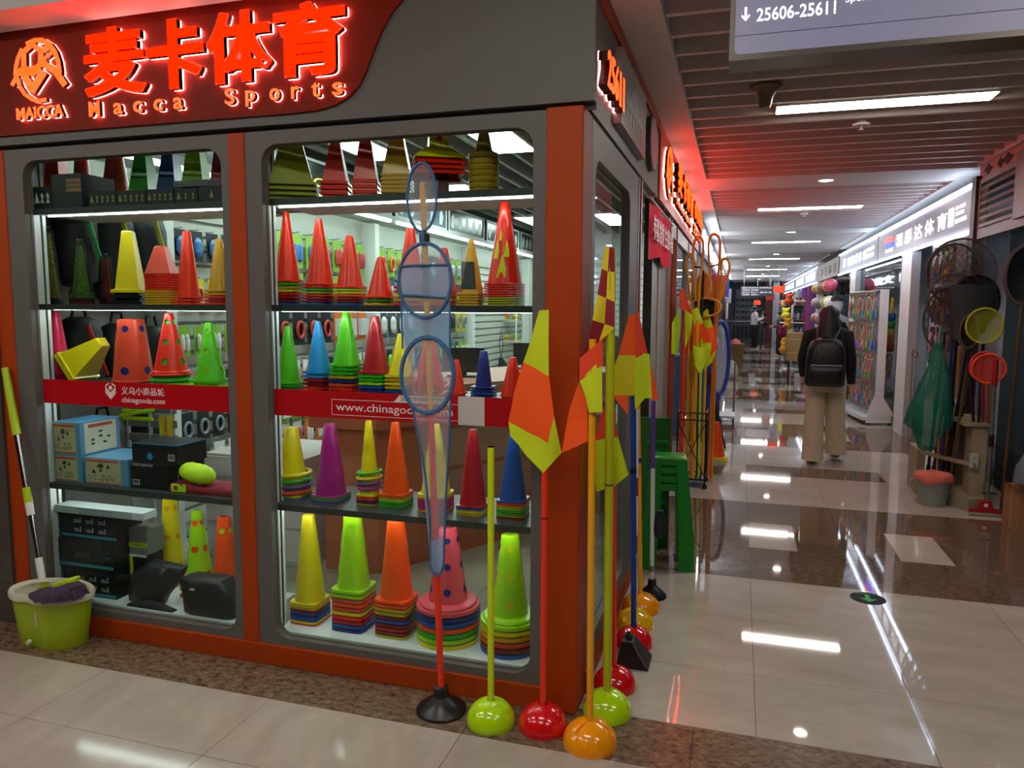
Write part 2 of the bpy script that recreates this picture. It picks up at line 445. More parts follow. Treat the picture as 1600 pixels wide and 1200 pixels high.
# ---- red shop sign on the front fascia
sg = thing('shop_sign', (-1.75, -0.01, 2.30), 'dark red fascia sign with glowing red Chinese characters over the display windows', 'sign')
pts = [(-2.84, 2.330), (-1.22, 2.326), (-1.10, 2.330), (-1.02, 2.345), (-0.96, 2.372), (-0.915, 2.412), (-0.885, 2.465), (-0.855, 2.53), (-0.82, 2.60), (-0.775, 2.665), (-0.72, 2.715), (-0.65, 2.745), (-0.60, 2.752), (-0.60, ZC), (-2.84, ZC)]
obj('sign_panel', MB().prism(pts, FX, -0.012, -0.0005), signred, sg)
letter = mat('letter_face', '#ff2a08', 0.4, emit=E_LETTER, ecol='#ff1c00')
letter2 = mat('letter_face_orange', '#ff5a1c', 0.4, emit=E_LETTER*0.8, ecol='#ff5216')
lside = mat('letter_side', '#4b1410', 0.35, 0.2)
halo = mat('letter_halo', '#ffffff', 0.5, emit=E_HALO, ecol='#ff9a92')
def glow_text(body, x0, x1, z0, z1, parent, bold, plane, basis, depth=0.032, face=letter):
    """raised letter: red face, dark return, white glowing rear edge"""
    ux, uz = basis
    def org(e): 
        v = Vector(plane(x0 - e, z0 - e)); return v
    t = obj('letter' if len(body) == 1 else 'lettering', text_mesh(body, org(0), ux, uz, x1-x0, z1-z0, 0.004, bold, depth), face, parent)
    obj('return', text_mesh(body, org(0), ux, uz, x1-x0, z1-z0, depth-0.010, bold, 0.010), lside, t)
    obj('halo_edge', text_mesh(body, org(0.001), ux, uz, x1-x0+0.002, z1-z0+0.002, 0.006, bold, 0.003), halo, t)
pf = lambda x, z: (x, -0.012, z)
for ch, x0, x1 in (('麦', -2.213, -1.888), ('卡', -1.885, -1.600), ('体', -1.585, -1.280), ('育', -1.268, -0.955)):
    glow_text(ch, x0, x1, 2.452, 2.728, sg, 0.026, pf, FRONT)
for ch, u in zip('MaccaSports', (150, 187, 218, 250, 281, 362, 394, 432, 464, 496, 530)):
    xx = yp(u, 170, -0.03).x; hgt = 0.062 if ch in 'MS' else (0.056 if ch in 't' else 0.047)
    wd = {'M': 0.056, 'r': 0.034, 't': 0.036, 'p': 0.044}.get(ch, 0.045)
    z0 = 2.372 - (0.014 if ch == 'p' else 0); hgt += 0.014 if ch == 'p' else 0
    glow_text(ch, xx-wd/2, xx+wd/2, z0, z0+hgt, sg, 0.01, pf, FRONT, 0.026, letter2)
glow_text('MAICCA', -2.612, -2.345, 2.385, 2.437, sg, 0.012, pf, FRONT, 0.026, letter2)
def emblem(parent, plane_fn, sx=1.0):
    """football-shaped emblem built from strokes; plane_fn(u, v, d) with u, v in the emblem's unit square"""
    def stroke(mb, pts, w, d0, d1):
        for a, b in zip(pts, pts[1:]):
            a = Vector(a); b = Vector(b); t = (b-a).normalized(); nrm = Vector((-t.y, t.x)) * w/2; ex = t * w*0.2
            mb.prism([tuple(a-nrm-ex), tuple(b-nrm+ex), tuple(b+nrm+ex), tuple(a+nrm-ex)], plane_fn, d0, d1)
    S = lambda l: [((x-120)/560, 1-(y-380)/600) for x, y in l]
    arcs = [(S([(300, 415), (380, 393), (450, 400), (520, 450), (565, 520), (590, 610), (598, 700), (590, 760)]), 0.065),
            (S([(245, 460), (200, 540), (175, 620), (165, 690)]), 0.055), (S([(185, 730), (200, 800), (250, 880), (320, 935), (390, 955), (450, 948)]), 0.055),
            (S([(270, 480), (350, 425), (430, 500), (420, 610), (335, 700), (255, 625), (262, 490)]), 0.075), (S([(430, 500), (510, 470)]), 0.075),
            (S([(360, 430), (330, 415)]), 0.07), (S([(470, 640), (460, 570), (540, 520)]), 0.05), (S([(430, 600), (560, 700), (640, 825)]), 0.09),
            (S([(240, 640), (180, 700), (130, 780)]), 0.06), (S([(230, 640), (310, 830)]), 0.11), (S([(320, 850), (440, 700)]), 0.12), (S([(250, 670), (400, 660)]), 0.13)]
    for nm, d0, d1, m in (('emblem_face', 0.026, 0.030, letter2), ('emblem_return', 0.010, 0.026, lside), ('emblem_halo', 0.003, 0.009, halo)):
        mb = MB()
        for pl, wd in arcs: stroke(mb, pl, wd, d0, d1)
        obj(nm, mb, m, parent)
emblem(sg, lambda u, v, d: (-2.632 + u*0.325, -0.012-d, 2.447 + v*0.275))

# ---- pillar at the far left of the front
mb = MB().box((-3.9, -0.02, 0), (-2.842, 0.3, ZC))
struct('wall_left', mb, mat('pillar_stone', '#4b4541', 0.35, noise=0.12, nscale=5))

# ---- side facade
ws = struct('wall_side', frame_mesh(0.165, 1.55, 0.0, 2.268, 0.235, 1.19, 0.18, 2.14, 0.09, SX, XS, XS-0.03), grey, smooth=30)
obj('inner_lip', frame_mesh(0.225, 1.20, 0.17, 2.15, 0.242, 1.183, 0.187, 2.133, 0.085, SX, XS-0.03, XS-0.045), grey, ws)
obj('side_pane', MB().box((XS-0.05, 0.22, 0.16), (XS-0.046, 1.21, 2.16)), glass, ws)
obj('plinth', MB().box((XS-0.03, 0.165, 0), (XS+0.008, 1.55, 0.09)), orange_p, ws)
obj('groove', MB().box((XS-0.05, 0.05, 2.268), (XS-0.040, 7.4, 2.29)), grey, ws)
obj('top_trim', MB().box((XS, 0.0, 2.715), (XS+0.012, 2.46, ZC)), orange_p, ws)
salmon = mat('trim_salmon', '#b0573a', 0.4)
alum = mat('aluminium_grey', '#9a9a98', 0.35, 0.5, noise=0.02)
mb = MB()
for y in (1.55, 3.44, 4.06, 5.6, 7.3): mb.box((XS-0.05, y, 0), (XS+0.01, y+0.035, 2.268))
struct('trim_1', mb, salmon)
mb = MB()
for y in (1.50, 1.595, 3.36, 3.48, 4.10, 5.5, 5.64, 7.2): mb.box((XS-0.05, y, 0), (XS+0.003, y+0.06, 2.268))
for y0, y1 in ((3.48, 4.06), (4.16, 5.5), (5.70, 7.2)): mb.box((XS-0.045, y0, 2.15), (XS, y1, 2.268)); mb.box((XS-0.045, y0, 0), (XS, y1, 0.15))
struct('trim_2', mb, alum)
d1 = struct('door_1', MB().box((XS-0.06, 2.30, 0.0), (XS-0.015, 3.36, 2.268)), mat('door_grey', '#8f8f8b', 0.45))
obj('door_edge', MB().box((XS-0.062, 2.285, 0), (XS-0.006, 2.30, 2.268)), black_m, d1)
obj('door_stile', MB().box((XS-0.014, 2.72, 0.02), (XS-0.004, 2.80, 2.25)), grey_in, d1)
struct('wall_recess', MB().box((XS-0.5, 1.66, 0), (XS-0.46, 2.30, 2.268)), mat('recess_beige', '#b9b7a2', 0.55))
for n, (y0, y1) in enumerate(((3.54, 4.06), (4.16, 5.5), (5.70, 7.2))):
    struct('window_%d' % (n+3), MB().box((XS-0.03, y0, 0.15), (XS-0.024, y1, 2.15)), glass_dk)
# orange fascia with the second glowing sign
s2g = thing('shop_sign', (XS, 4.9, 2.30), 'orange-red fascia sign with glowing letters along the corridor side of the shop', 'sign')
obj('sign_panel', MB().box((XS-0.05, 2.46, 2.29), (XS+0.012, 7.4, ZC)), mat('sign_orange', '#c13c12', 0.35), s2g)
ps = lambda y, z: (XS+0.012, y, z)
emblem(s2g, lambda u, v, d: (XS+0.012+d, 2.62 + u*0.55, 2.34 + v*0.36))
for i, ch in enumerate('麦卡体育'):
    glow_text(ch, 3.32+i*0.50, 3.76+i*0.50, 2.46, 2.70, s2g, 0.024, ps, SIDE, 0.05, letter2)
glow_text('Macca Sports', 3.34, 5.24, 2.355, 2.42, s2g, 0.012, ps, SIDE, 0.04, letter2)
obj('divider', MB().box((XS+0.03, 5.36, 2.35), (XS+0.05, 5.40, 2.70)), halo, s2g)
for i, ch in enumerate('体育用品'):
    glow_text(ch, 5.52+i*0.40, 5.86+i*0.40, 2.52, 2.70, s2g, 0.02, ps, SIDE, 0.05, letter2)
glow_text('25611', 5.55, 6.95, 2.36, 2.47, s2g, 0.015, ps, SIDE, 0.04, letter2)
# shop number
ng = thing('number_sign', (XS, 0.42, 2.40), 'glowing orange raised shop number 25611 on the grey side fascia', 'sign')
for i, ch in enumerate('25611'):
    wd = 0.032 if ch == '1' else 0.075
    glow_text(ch, 0.2375+i*0.09-wd/2, 0.2375+i*0.09+wd/2, 2.395, 2.53, ng, 0.01, lambda y, z: (XS, y, z), SIDE, 0.045, letter2)
# picture panel and round disc on the fascia
pp = thing('picture_panel', (XS, 1.04, 2.35), 'grey translucent picture panel with printed pavilion drawing on the side fascia', 'sign')
obj('panel_body', MB().box((XS, 0.62, 2.355), (XS+0.035, 1.47, 2.672)), mat('acrylic_grey', '#a59fa0', 0.25), pp)
mb = MB()
prt = mat('print_grey', '#5b5a5c', 0.5)
mb.prism([(0.74, 2.47), (1.36, 2.47), (1.36, 2.50), (1.20, 2.52), (1.08, 2.60), (1.04, 2.65), (0.98, 2.60), (0.90, 2.54), (0.74, 2.50)], SX, XS+0.0355, XS+0.0365)
for k in range(6): mb.box((XS+0.0355, 0.76+k*0.1, 2.41), (XS+0.0365, 0.80+k*0.1, 2.465))
mb.box((XS+0.0355, 0.68, 2.39), (XS+0.0365, 1.42, 2.397))
obj('printed_drawing', mb, prt, pp)
dd = thing('round_disc_sign', (XS, 1.91, 2.36), 'round purple-grey disc sign mounted on the grey side fascia', 'sign')
obj('disc_rim', MB().prism([(1.91+0.20*math.cos(a*PI/20), 2.53+0.155*math.sin(a*PI/20)) for a in range(40)], SX, XS, XS+0.03), grey, dd)
obj('disc_face', MB().prism([(1.91+0.185*math.cos(a*PI/20), 2.53+0.142*math.sin(a*PI/20)) for a in range(40)], SX, XS+0.03, XS+0.034), mat('disc_mauve', '#8d7f8b', 0.3), dd)
# red notice hung in the door head
po = thing('door_banner', (XS+0.02, 2.6, 1.86), 'crimson paper banner with white writing hanging at the shop door head', 'banner')
mb = MB()
nn = 24
for i in range(nn):
    y0 = 1.79 + 1.5*i/nn; y1 = 1.79 + 1.5*(i+1)/nn
    wv = lambda y: XS + 0.03 + 0.012*math.sin(y*9)
    zb = lambda y: 1.87 + 0.02*math.sin(y*6)
    mb.add([(wv(y0), y0, zb(y0)), (wv(y1), y1, zb(y1)), (wv(y1), y1, 2.19), (wv(y0), y0, 2.19)], [(0, 1, 2, 3)])
pb = obj('banner_sheet', mb, mat('banner_crimson', '#d00a34', 0.7, spec=0.2), po)
obj('banner_text', text_mesh('恭喜发财 生意兴隆', (XS+0.045, 1.86, 1.97), *SIDE, 1.36, 0.15, 0.001, 0.015), mat('print_white', '#e6dcdc'), po)
obj('banner_rod', MB().tube((XS+0.03, 1.75, 2.20), (XS+0.03, 3.32, 2.20), 0.008), steel, po)
for y in (1.9, 2.54, 3.2): obj('hook', MB().path([(XS+0.03, y, 2.20), (XS+0.05, y, 2.235), (XS+0.02, y, 2.26), (XS-0.01, y, 2.25)], 0.004, 6), steel, po)

# ---- corridor ceiling
ce = struct('ceiling', MB().box((-0.2, -9, 3.02), (8, 40, 3.10)), dark_m)
obj('soffit', MB().box((XS-0.02, -0.2, ZC), (0.17, 36, 3.02)), soffit_m, ce)
obj('soffit', MB().box((2.43, -0.2, ZC), (2.75, 36, 3.02)), soffit_m, ce)
obj('soffit', MB().box((-3.9, -0.205, ZC), (XS-0.02, 0.35, 3.02)), soffit_m, ce)
obj('hall_ceiling', MB().box((-8, -9, 3.02), (-0.2, -0.205, 3.08)), mat('hall_ceiling', '#54504c', 0.7), ce)
per_c = 5.06
for k in range(7):
    y0 = 4.78 + k*per_c
    obj('beam', MB().box((0.17, y0, ZC), (2.43, y0+0.69, 3.02)), soffit_m, ce)
_sl = MB().box((0.172, -0.017, 2.80), (2.428, 0.017, 2.935)).mesh('slat'); _sl.materials.append(slat_m)
def slat(y):
    o = bpy.data.objects.new('slat', _sl); COL.objects.link(o); o.parent = ce; o.location = (0, y, 0)
for k in range(17): slat(0.42 + 0.262*k)
for k in range(16): slat(5.64 + 0.262*k)
for k in range(16): slat(10.70 + 0.262*k)
mb = MB()
for r in range(3, 7):
    for k in range(16): mb.box((0.172, 0.58+per_c*r+0.262*k-0.017, 2.80), (2.428, 0.58+per_c*r+0.262*k+0.017, 2.935))
tag(obj('far_slats', mb, slat_m, ce), kind='stuff')
for k in range(6):
    y = 2.42 + (k*4.95 if k < 4 else k*5.05)
    t = thing('ceiling_light', (1.29, y, 2.79), ['long white light panel set between the ceiling slats above the brown marble band',
        'long white light panel in the second slatted bay beyond the first beam'][k] if k < 2 else 'long white light panel in the %s slatted ceiling bay' % ('third', 'fourth', 'fifth', 'sixth')[k-2], 'light', 'corridor light panels')
    obj('housing', MB().box((0.69, y-0.095, 2.799), (1.90, y+0.095, 2.85)), white_p, t)
    obj('diffuser', MB().box((0.70, y-0.085, 2.795), (1.89, y+0.085, 2.799)), led_panel, t)
for k in range(6):
    y = 5.12 + k*5.06
    t = thing('downlight', (1.26, y, ZC), 'round recessed downlight in the %s ceiling beam' % ('first', 'second', 'third', 'fourth', 'fifth', 'sixth')[k], 'light', 'corridor downlights')
    obj('trim_ring', MB().lathe([(0.062, 0.0), (0.064, -0.006), (0.085, -0.006), (0.088, 0.0)], (1.26, y, ZC), 24), white_p, t)
    obj('lens', MB().lathe([(0.0005, -0.003), (0.064, -0.003)], (1.26, y, ZC), 24), led_down, t)
for n, (u, v, lb) in enumerate(((1346, 190, 'small white sprinkler head hanging under the near ceiling slats'), (1257, 332, 'small white sprinkler head in the second ceiling bay'))):
    z0 = 2.80; c0 = zp(u, v, z0)
    t = thing('sprinkler', (c0.x, c0.y, 2.76), lb, 'sprinkler')
    obj('flange', MB().lathe([(0.001, -0.012), (0.05, -0.012), (0.055, 0.0), (0.03, 0.012), (0.03, 0.07)], (c0.x, c0.y, 2.785), 20), white_p, t, 40)
    obj('nozzle', MB().lathe([(0.001, -0.04), (0.02, -0.04), (0.02, -0.035), (0.006, -0.03), (0.006, -0.01)], (c0.x, c0.y, 2.785), 12), steel, t)
# flared loudspeaker hanging from the slats
c0 = yp(1196, 150, 2.0)
t = thing('ceiling_speaker', (c0.x, 2.0, c0.z-0.06), 'olive-tan trumpet-shaped fixture hanging from the ceiling slats', 'speaker')
cz = c0.z
obj('horn', MB().lathe([(0.001, -0.07), (0.028, -0.068), (0.036, -0.045), (0.042, -0.01), (0.060, 0.022), (0.095, 0.045), (0.092, 0.052), (0.05, 0.058), (0.001, 0.06)], (c0.x, 2.0, cz), 28), mat('tan_plastic', '#6e6247', 0.35), t, 40)
obj('cord', MB().path([(c0.x+0.02, 2.0, cz+0.055), (c0.x+0.025, 2.0, cz+0.12), (c0.x+0.03, 2.0, 2.83)], 0.004, 6), black_m, t)
obj('bracket', MB().path([(c0.x-0.05, 2.0, cz+0.045), (c0.x-0.10, 2.0, cz+0.05), (c0.x-0.13, 2.0, cz+0.03)], 0.004, 6), black_m, t)
# hanging lightbox sign
hx0, hy = 0.465, 0.004
t = thing('hanging_sign', (1.6, hy+0.07, 2.38), 'hanging grey lightbox direction sign with a white arrow and shop numbers', 'sign')
obj('frame', frame_mesh(hx0-0.012, 2.75, 2.383, 2.80, hx0+0.004, 2.735, 2.402, 2.785, 0.02, FX, hy, hy+0.14), mat('sign_frame', '#6a645e', 0.35, 0.5), t)
obj('light_face', MB().box((hx0+0.003, hy+0.006, 2.40), (2.736, hy+0.012, 2.787)), mat('lightbox_face', '#6f6d80', 0.35, emit=0.10, ecol='#b9b4d6'), t)
obj('back_face', MB().box((hx0+0.003, hy+0.128, 2.40), (2.736, hy+0.134, 2.787)), mat('lightbox_face', '#6f6d80'), t)
obj('panel_seam', MB().box((hx0+0.004, hy+0.004, 2.462), (2.735, hy+0.006, 2.4635)), mat('seam_dark', '#4a4957', 0.5), t)
sw = mat('sign_white', '#ffffff', 0.5, emit=0.42, ecol='#f4f2ff')
q0 = yp(1182, 33, hy); q1 = yp(1306, 20, hy)
obj('lettering', text_mesh('25606-25611', (q0.x, hy+0.0055, 2.503), *FRONT, q1.x-q0.x, 0.042, 0.0008, 0.015), sw, t)
q0 = yp(1321, 5, hy)
obj('lettering', text_mesh('Sports Equipment', (q0.x, hy+0.0055, 2.528), *FRONT, 0.24, 0.028, 0.0008, 0.006), sw, t)
obj('lettering', text_mesh('体育用品', (q0.x, hy+0.0055, 2.57), *FRONT, 0.20, 0.045, 0.0008, 0.01), sw, t)
ax = yp(1165, 28, hy).x
obj('arrow', MB().prism([(ax-0.004, 2.553), (ax+0.004, 2.553), (ax+0.004, 2.522), (ax+0.012, 2.530), (ax+0.014, 2.524), (ax, 2.508), (ax-0.014, 2.524), (ax-0.012, 2.530), (ax-0.004, 2.522)], FX, hy+0.0045, hy+0.0055), sw, t)
for x in (0.9, 2.3): obj('hanger', MB().tube((x, hy+0.07, 2.79), (x, hy+0.07, 3.03), 0.01), steel, t)
# front hall ceiling lights
for n, (x, y) in enumerate([(x, y) for y in (-1.4, -2.8) for x in (-5.0, -2.6, -0.2, 2.2)]):
    t = thing('hall_ceiling_light_offscreen', (x, y, 3.0), 'long white light panel in the front hall ceiling', 'light', 'front hall light panels')
    obj('diffuser', MB().box((x-0.6, y-0.09, 3.005), (x+0.6, y+0.09, 3.019)), led_hall, t)
# ================================================================== SHOP INTERIOR
XL = -3.0            # left wall of the shop
YB = 9.6             # back wall of the shop
iw = mat('interior_white', '#dfe4e0', 0.5, noise=0.02)
ig = mat('interior_grey', '#a9b0ad', 0.5, noise=0.02)
slw = mat('slatwall_face', '#b9bdb6', 0.45, noise=0.03)
slg = slw
obj('shop_floor', MB().box((XL, 0.05, -0.006), (XS-0.05, YB, -0.003)), mat('grout', '#4a443d'), fl)
for i in range(4):
    for j in range(6): tile(XL + i*0.735, XL + (i+1)*0.735, 0.36+0.74*j, 0.36+0.74*(j+1), stone('tile_shop', '#a7a392', '#b8b4a4', 0.12, 2, (1, 1, 1), 0.5, 0.03))
tile(XL, XS-0.06, 4.80, YB, MATS['tile_shop'])
struct('wall_shop_back', MB().box((XL-0.1, YB, 0), (XS, YB+0.1, 3.0)), iw)
wl = struct('wall_shop_left', MB().box((XL-0.12, 0.05, 0), (XL-0.03, YB, 3.0)), slg)
struct('wall_shop_side', MB().box((XS-0.052, 7.3, 0), (XS-0.03, YB, 2.3)), iw)
# slat boards of the left wall: individually, per bay
_sb = MB().box((0, 0, -0.036), (0.03, 2.66, 0.036)).mesh('slat_board'); _sb.materials.append(slw)
for b0 in (1.23, 4.02, 6.78):
    for k in range(22):
        z = 0.15 + k*0.096
        o = bpy.data.objects.new('slat_board', _sb); COL.objects.link(o); o.parent = wl
        o.location = (XL-0.03, b0, z); o.scale = (1, 1.0, 1)
for y in (1.13, 3.92, 6.68, 9.45):
    obj('upright', MB().box((XL-0.03, y, 0), (XL+0.12, y+0.085, 2.36)), iw, wl)
# header shelf with light line, picture boxes above
obj('header', MB().box((XL-0.03, 0.3, 2.385), (XL+0.34, YB, 2.42)), ig, wl)
for b0 in (0.45, 1.23, 4.02, 6.78):
    b1_ = 1.13 if b0 < 1 else min(b0+2.66, YB)
    tl = thing('light_tube', (XL+0.30, b0, 2.36), {0.45: 'white light tube under the header shelf above the hanging bags', 1.23: 'white light tube under the header shelf over the glove packs', 4.02: 'white light tube under the header shelf over the middle slatwall bay', 6.78: 'white light tube under the header shelf near the rear shop wall'}[b0], 'light')
    obj('tube', MB().box((XL+0.285, b0+0.02, 2.362), (XL+0.318, b1_-0.02, 2.384)), led('led_line', 7.0, '#f4fff8'), tl)
pic = []
for n, (a, b, c) in enumerate(((0.35, 1.5, '#1a1c1b'), (1.55, 3.9, '#1c211d'), (3.98, 5.3, '#3a4a5a'), (5.36, 6.6, '#20251f'), (6.7, 8.2, '#32414f'), (8.3, 9.4, '#26241f'))):
    t = thing('header_poster', (XL+0.3, (a+b)/2, 2.43), ['black header poster with a yellow SOUND AND TOUCH slogan', 'dark green header poster with a yellow PROTECTION slogan', 'blue header poster with pale sports drawings', 'dark header poster with grey figures beside a blue one', 'slate blue header poster near the rear wall', 'brown-black header poster in the rear corner'][n], 'poster')
    obj('board', MB().box((XL+0.26, a, 2.42), (XL+0.30, b, 2.70)), mat('poster%d' % n, c, 0.25, noise=0.5, nscale=7), t)
    obj('frame', frame_mesh(a, b, 2.42, 2.70, a+0.03, b-0.03, 2.445, 2.68, 0.01, SX, XL+0.300, XL+0.312), ig, t)
    if n < 2:
        obj('slogan', text_mesh('SOUND AND TOUCH' if n == 0 else 'PROTECTION', (XL+0.301, a+0.12, 2.50), *SIDE, (b-a)*0.75, 0.07, 0.001, 0.006), mat('print_yellow', '#c9d23a', 0.5), t)
    else:
        mb = MB()
        for k in range(5):
            yy = a + 0.15 + k*(b-a-0.3)/4
            mb.prism([(yy-0.05, 2.48), (yy+0.02, 2.47), (yy+0.07, 2.56), (yy+0.02, 2.64), (yy-0.04, 2.60)], SX, XL+0.3005, XL+0.3015)
        obj('figures', mb, mat('poster_pale%d' % n, '#a9b6b4', 0.4), t)
# shop ceiling: slats along the depth, light panels
sce = struct('ceiling_shop', MB().box((XL-0.1, 0.36, 2.96), (XS-0.02, YB, 3.0)), mat('ceil_dark', '#4c5150', 0.7))
_cs = MB().box((-0.016, 0, 2.76), (0.016, YB-0.4, 2.90)).mesh('slat'); _cs.materials.append(mat('shop_slat', '#90938f', 0.5))
for k in range(14):
    o = bpy.data.objects.new('slat', _cs); COL.objects.link(o); o.parent = sce; o.location = (-2.86 + k*0.205, 0.38, 0)
for n, (x, y) in enumerate(((-2.25, 2.35), (-1.17, 2.35), (-2.25, 4.9), (-1.17, 4.9), (-2.25, 7.6), (-1.17, 7.6))):
    t = thing('ceiling_light', (x, y, 2.745), 'square white light panel under the shop ceiling slats', 'light', 'shop ceiling light panels')
    obj('housing', MB().box((x-0.16, y-0.61, 2.752), (x+0.16, y+0.61, 2.79)), iw, t)
    obj('diffuser', MB().box((x-0.15, y-0.60, 2.746), (x+0.15, y+0.60, 2.752)), led_in, t)

# ---- packs hanging on the slatwall
cards = ['#20242a', '#7fae3a', '#e5e6e0', '#23272b', '#d7c21f', '#d8702c', '#3c4c5c', '#cfd4cf']
goods = ['#e07a3a', '#c9cdd0', '#b23a35', '#7ccf2a', '#26262a', '#d9d9d4', '#8f9aa6', '#3a6ea8']
packs = {}
PW, PH = 0.115, 0.20
def pack_proto(ci, gi, shape):
    key = (ci, gi, shape)
    if key in packs: return packs[key]
    m1 = mat('card%d' % ci, cards[ci], 0.4, noise=0.1, nscale=30); m2 = mat('goods%d' % gi, goods[gi], 0.45, noise=0.15, nscale=25)
    a = MB().box((0, -PW/2, -PH), (0.004, PW/2, 0)).mesh('card'); a.materials.append(m1)
    mb = MB()
    if shape == 0:      # shin guard / pad: rounded bulge
        mb.lathe([(0.001, 0.0), (0.6, 0.06), (1, 0.25), (1, 0.75), (0.6, 0.94), (0.001, 1.0)], (0, 0, 0), 12)
        b = mb.mesh('product', 50); b.transform(Matrix.Diagonal((0.014, 0.042, 0.13, 1))); b.transform(Matrix.Translation((0.014, 0, -0.17)))
    elif shape == 1:    # boxed item with a window
        mb.box((0.004, -0.045, -0.165), (0.028, 0.045, -0.05)); b = mb.mesh('product')
    elif shape == 2:    # ring / strap
        mb.path([(0.014, 0.035*math.cos(g*PI/8), -0.11+0.048*math.sin(g*PI/8)) for g in range(16)], 0.010, 8, closed=True); b = mb.mesh('product', 60)
    else:               # whistle-like pair of lobes
        for s in (-1, 1): mb.lathe([(0.001, 0), (0.8, 0.15), (1, 0.5), (0.8, 0.85), (0.001, 1)], (0, s*1.05, 0), 10)
        b = mb.mesh('product', 50); b.transform(Matrix.Diagonal((0.013, 0.020, 0.12, 1))); b.transform(Matrix.Translation((0.014, 0, -0.17)))
    b.materials.append(m2)
    c = MB().path([(-0.055, 0, 0.008), (0.012, 0, 0.008), (0.02, 0, 0.014)], 0.003, 5).mesh('peg'); c.materials.append(steel)
    packs[key] = (a, b, c); return packs[key]
CN = ['black', 'green', 'white', 'charcoal', 'yellow', 'orange', 'slate blue', 'pale grey']
GN = ['orange', 'silver', 'dark red', 'lime', 'black', 'white', 'steel grey', 'blue']
RN = {2.05: 'top', 1.74: 'second', 1.43: 'third', 1.12: 'fourth', 0.86: 'fifth', 0.62: 'lowest'}
def hang(x, y, z, ci, gi, shape, bay, s=1.0, dz=0.0):
    a, b, c = pack_proto(ci, gi, shape)
    t = thing('hanging_pack', (x, y, z+dz), '%s pack with %s product on the %s peg row, %s' % (CN[ci], GN[gi], RN[z], bay), 'pack', 'packs on the shop slatwall')
    for nm, me in (('card', a), ('product', b), ('peg', c)): obj(nm, me, None, t, local=True)
    t.scale = (s, s, s)
rr = random.Random(3)
bayn = {1.23: 'first slatwall bay', 4.02: 'second slatwall bay'}
for b0 in (1.23, 4.02):
    for z in RN:
        if b0 > 4 and z < 1.0: continue
        y = b0 + 0.10; ci = rr.randrange(8); gi = rr.randrange(8); sh = rr.randrange(4); run = 0
        while y < b0 + 2.6:
            if run == 0:
                ci = (ci + rr.randrange(1, 7)) % 8; gi = rr.randrange(8); sh = rr.randrange(4); run = rr.randrange(2, 5)
                if z > 1.9: ci = rr.choice((0, 3, 1))
            s_ = 1.0 if y < 2.35 else (1.36 if z > 1.3 else 1.12)
            if y >= 2.35 and b0 < 2 and z > 1.6: ci = 1
            hang(XL + 0.06*s_, y, z, ci, gi, sh, bayn[b0], s_, 0.09 if s_ > 1.3 else 0.0)
            run -= 1; y += 0.155*s_
# ---- dark carrier bags and straps in the first bay
for n, (y, z, hh, c, tr) in enumerate(((0.48, 2.18, 0.52, '#1d2424', '#3fae5a'), (0.735, 2.12, 0.55, '#20262a', '#b8cf2a'), (0.99, 2.1, 0.5, '#262b2e', '#c4c83a'), (0.48, 1.50, 0.42, '#17181c', '#b5262c'), (0.735, 1.46, 0.46, '#1b1d22', '#c41f2c'), (0.99, 1.44, 0.42, '#14161a', '#7a1d22'), (0.6, 0.93, 0.36, '#1b1c20', '#d63a2c'), (0.95, 0.93, 0.36, '#18191c', '#d64a2c'))):
    t = thing('sports_bag', (XL+0.2, y, z-hh), ['black holdall with a green strap end hung high in the first bay', 'dark bag with lime tabs hung high in the first bay', 'grey-black bag with two lime stripes hung beside the white upright', 'black bag with a red edge hung at middle height', 'black zip bag with a scarlet belt hung at middle height', 'black bag with a maroon trim beside the white upright', 'black backpack with a red flash hung low', 'black backpack with orange laces hung low'][n], 'bag')
    rings = []
    for f, wd in ((0, 0.5), (0.06, 0.9), (0.3, 1.0), (0.8, 0.97), (0.95, 0.8), (1.0, 0.4)):
        rings.append([(XL+0.12 + 0.11*wd*math.cos(g*PI/8), y + 0.115*wd*math.sin(g*PI/8), z - hh + f*hh) for g in range(16)])
    obj('body', MB().loft(rings), mat('bag%d' % n, c, 0.6, bump=0.3, bscale=30), t, 60)
    obj('strap', MB().path([(XL+0.24, y-0.06, z-0.04), (XL+0.25, y-0.02, z-hh*0.4), (XL+0.24, y+0.05, z-hh*0.75)], 0.012, 6), mat('strap%d' % n, tr, 0.6), t, 60)
    obj('handle', MB().path([(XL+0.12, y-0.05, z-0.02), (XL+0.12, y-0.03, z+0.06), (XL+0.12, y+0.03, z+0.06), (XL+0.12, y+0.05, z-0.02)], 0.008, 6), black_m, t, 60)
# poles / hurdles with lime bars in front of the left wall
for n, (a, b) in enumerate((((112, 636), (236, 644)), ((114, 650), (238, 655)), ((150, 656), (240, 640)))):
    yb_ = (0.580, 0.580, 0.557)[n]; A = yp(*a, yb_); B = yp(*b, yb_)
    if A.x < -2.71: A = A + (B-A)*((-2.71-A.x)/(B.x-A.x))
    single('hurdle_bar', MB().tube(A, B, 0.011, n=8), mat('lime_plastic', '#c6dd1e', 0.35), ['upper lime hurdle bar lying on the rack behind the small boxes', 'middle lime hurdle bar on the rack behind the small boxes', 'slanting lime hurdle bar crossing the other two'][n], 'bar', smooth=40)
rk = thing('bar_rack', (-2.55, 0.60, 0), 'grey wire rack holding lime hurdle bars and yellow clips', 'rack')
for x in (-2.70, -2.55, -2.40): obj('leg', MB().tube((x, 0.60, 0), (x, 0.60, 1.12), 0.010), ig, rk)
for k in range(7): obj('shelf_slat', MB().box((-2.72, 0.592, 0.50+k*0.08), (-2.38, 0.608, 0.54+k*0.08)), mat('rack_brown', '#6e675c', 0.6), rk)
for x in (-2.47, -2.42): obj('clip', MB().box((x, 0.575, 0.86), (x+0.025, 0.592, 0.97)), mat('clip_yellow', '#d8bb14', 0.4), rk)
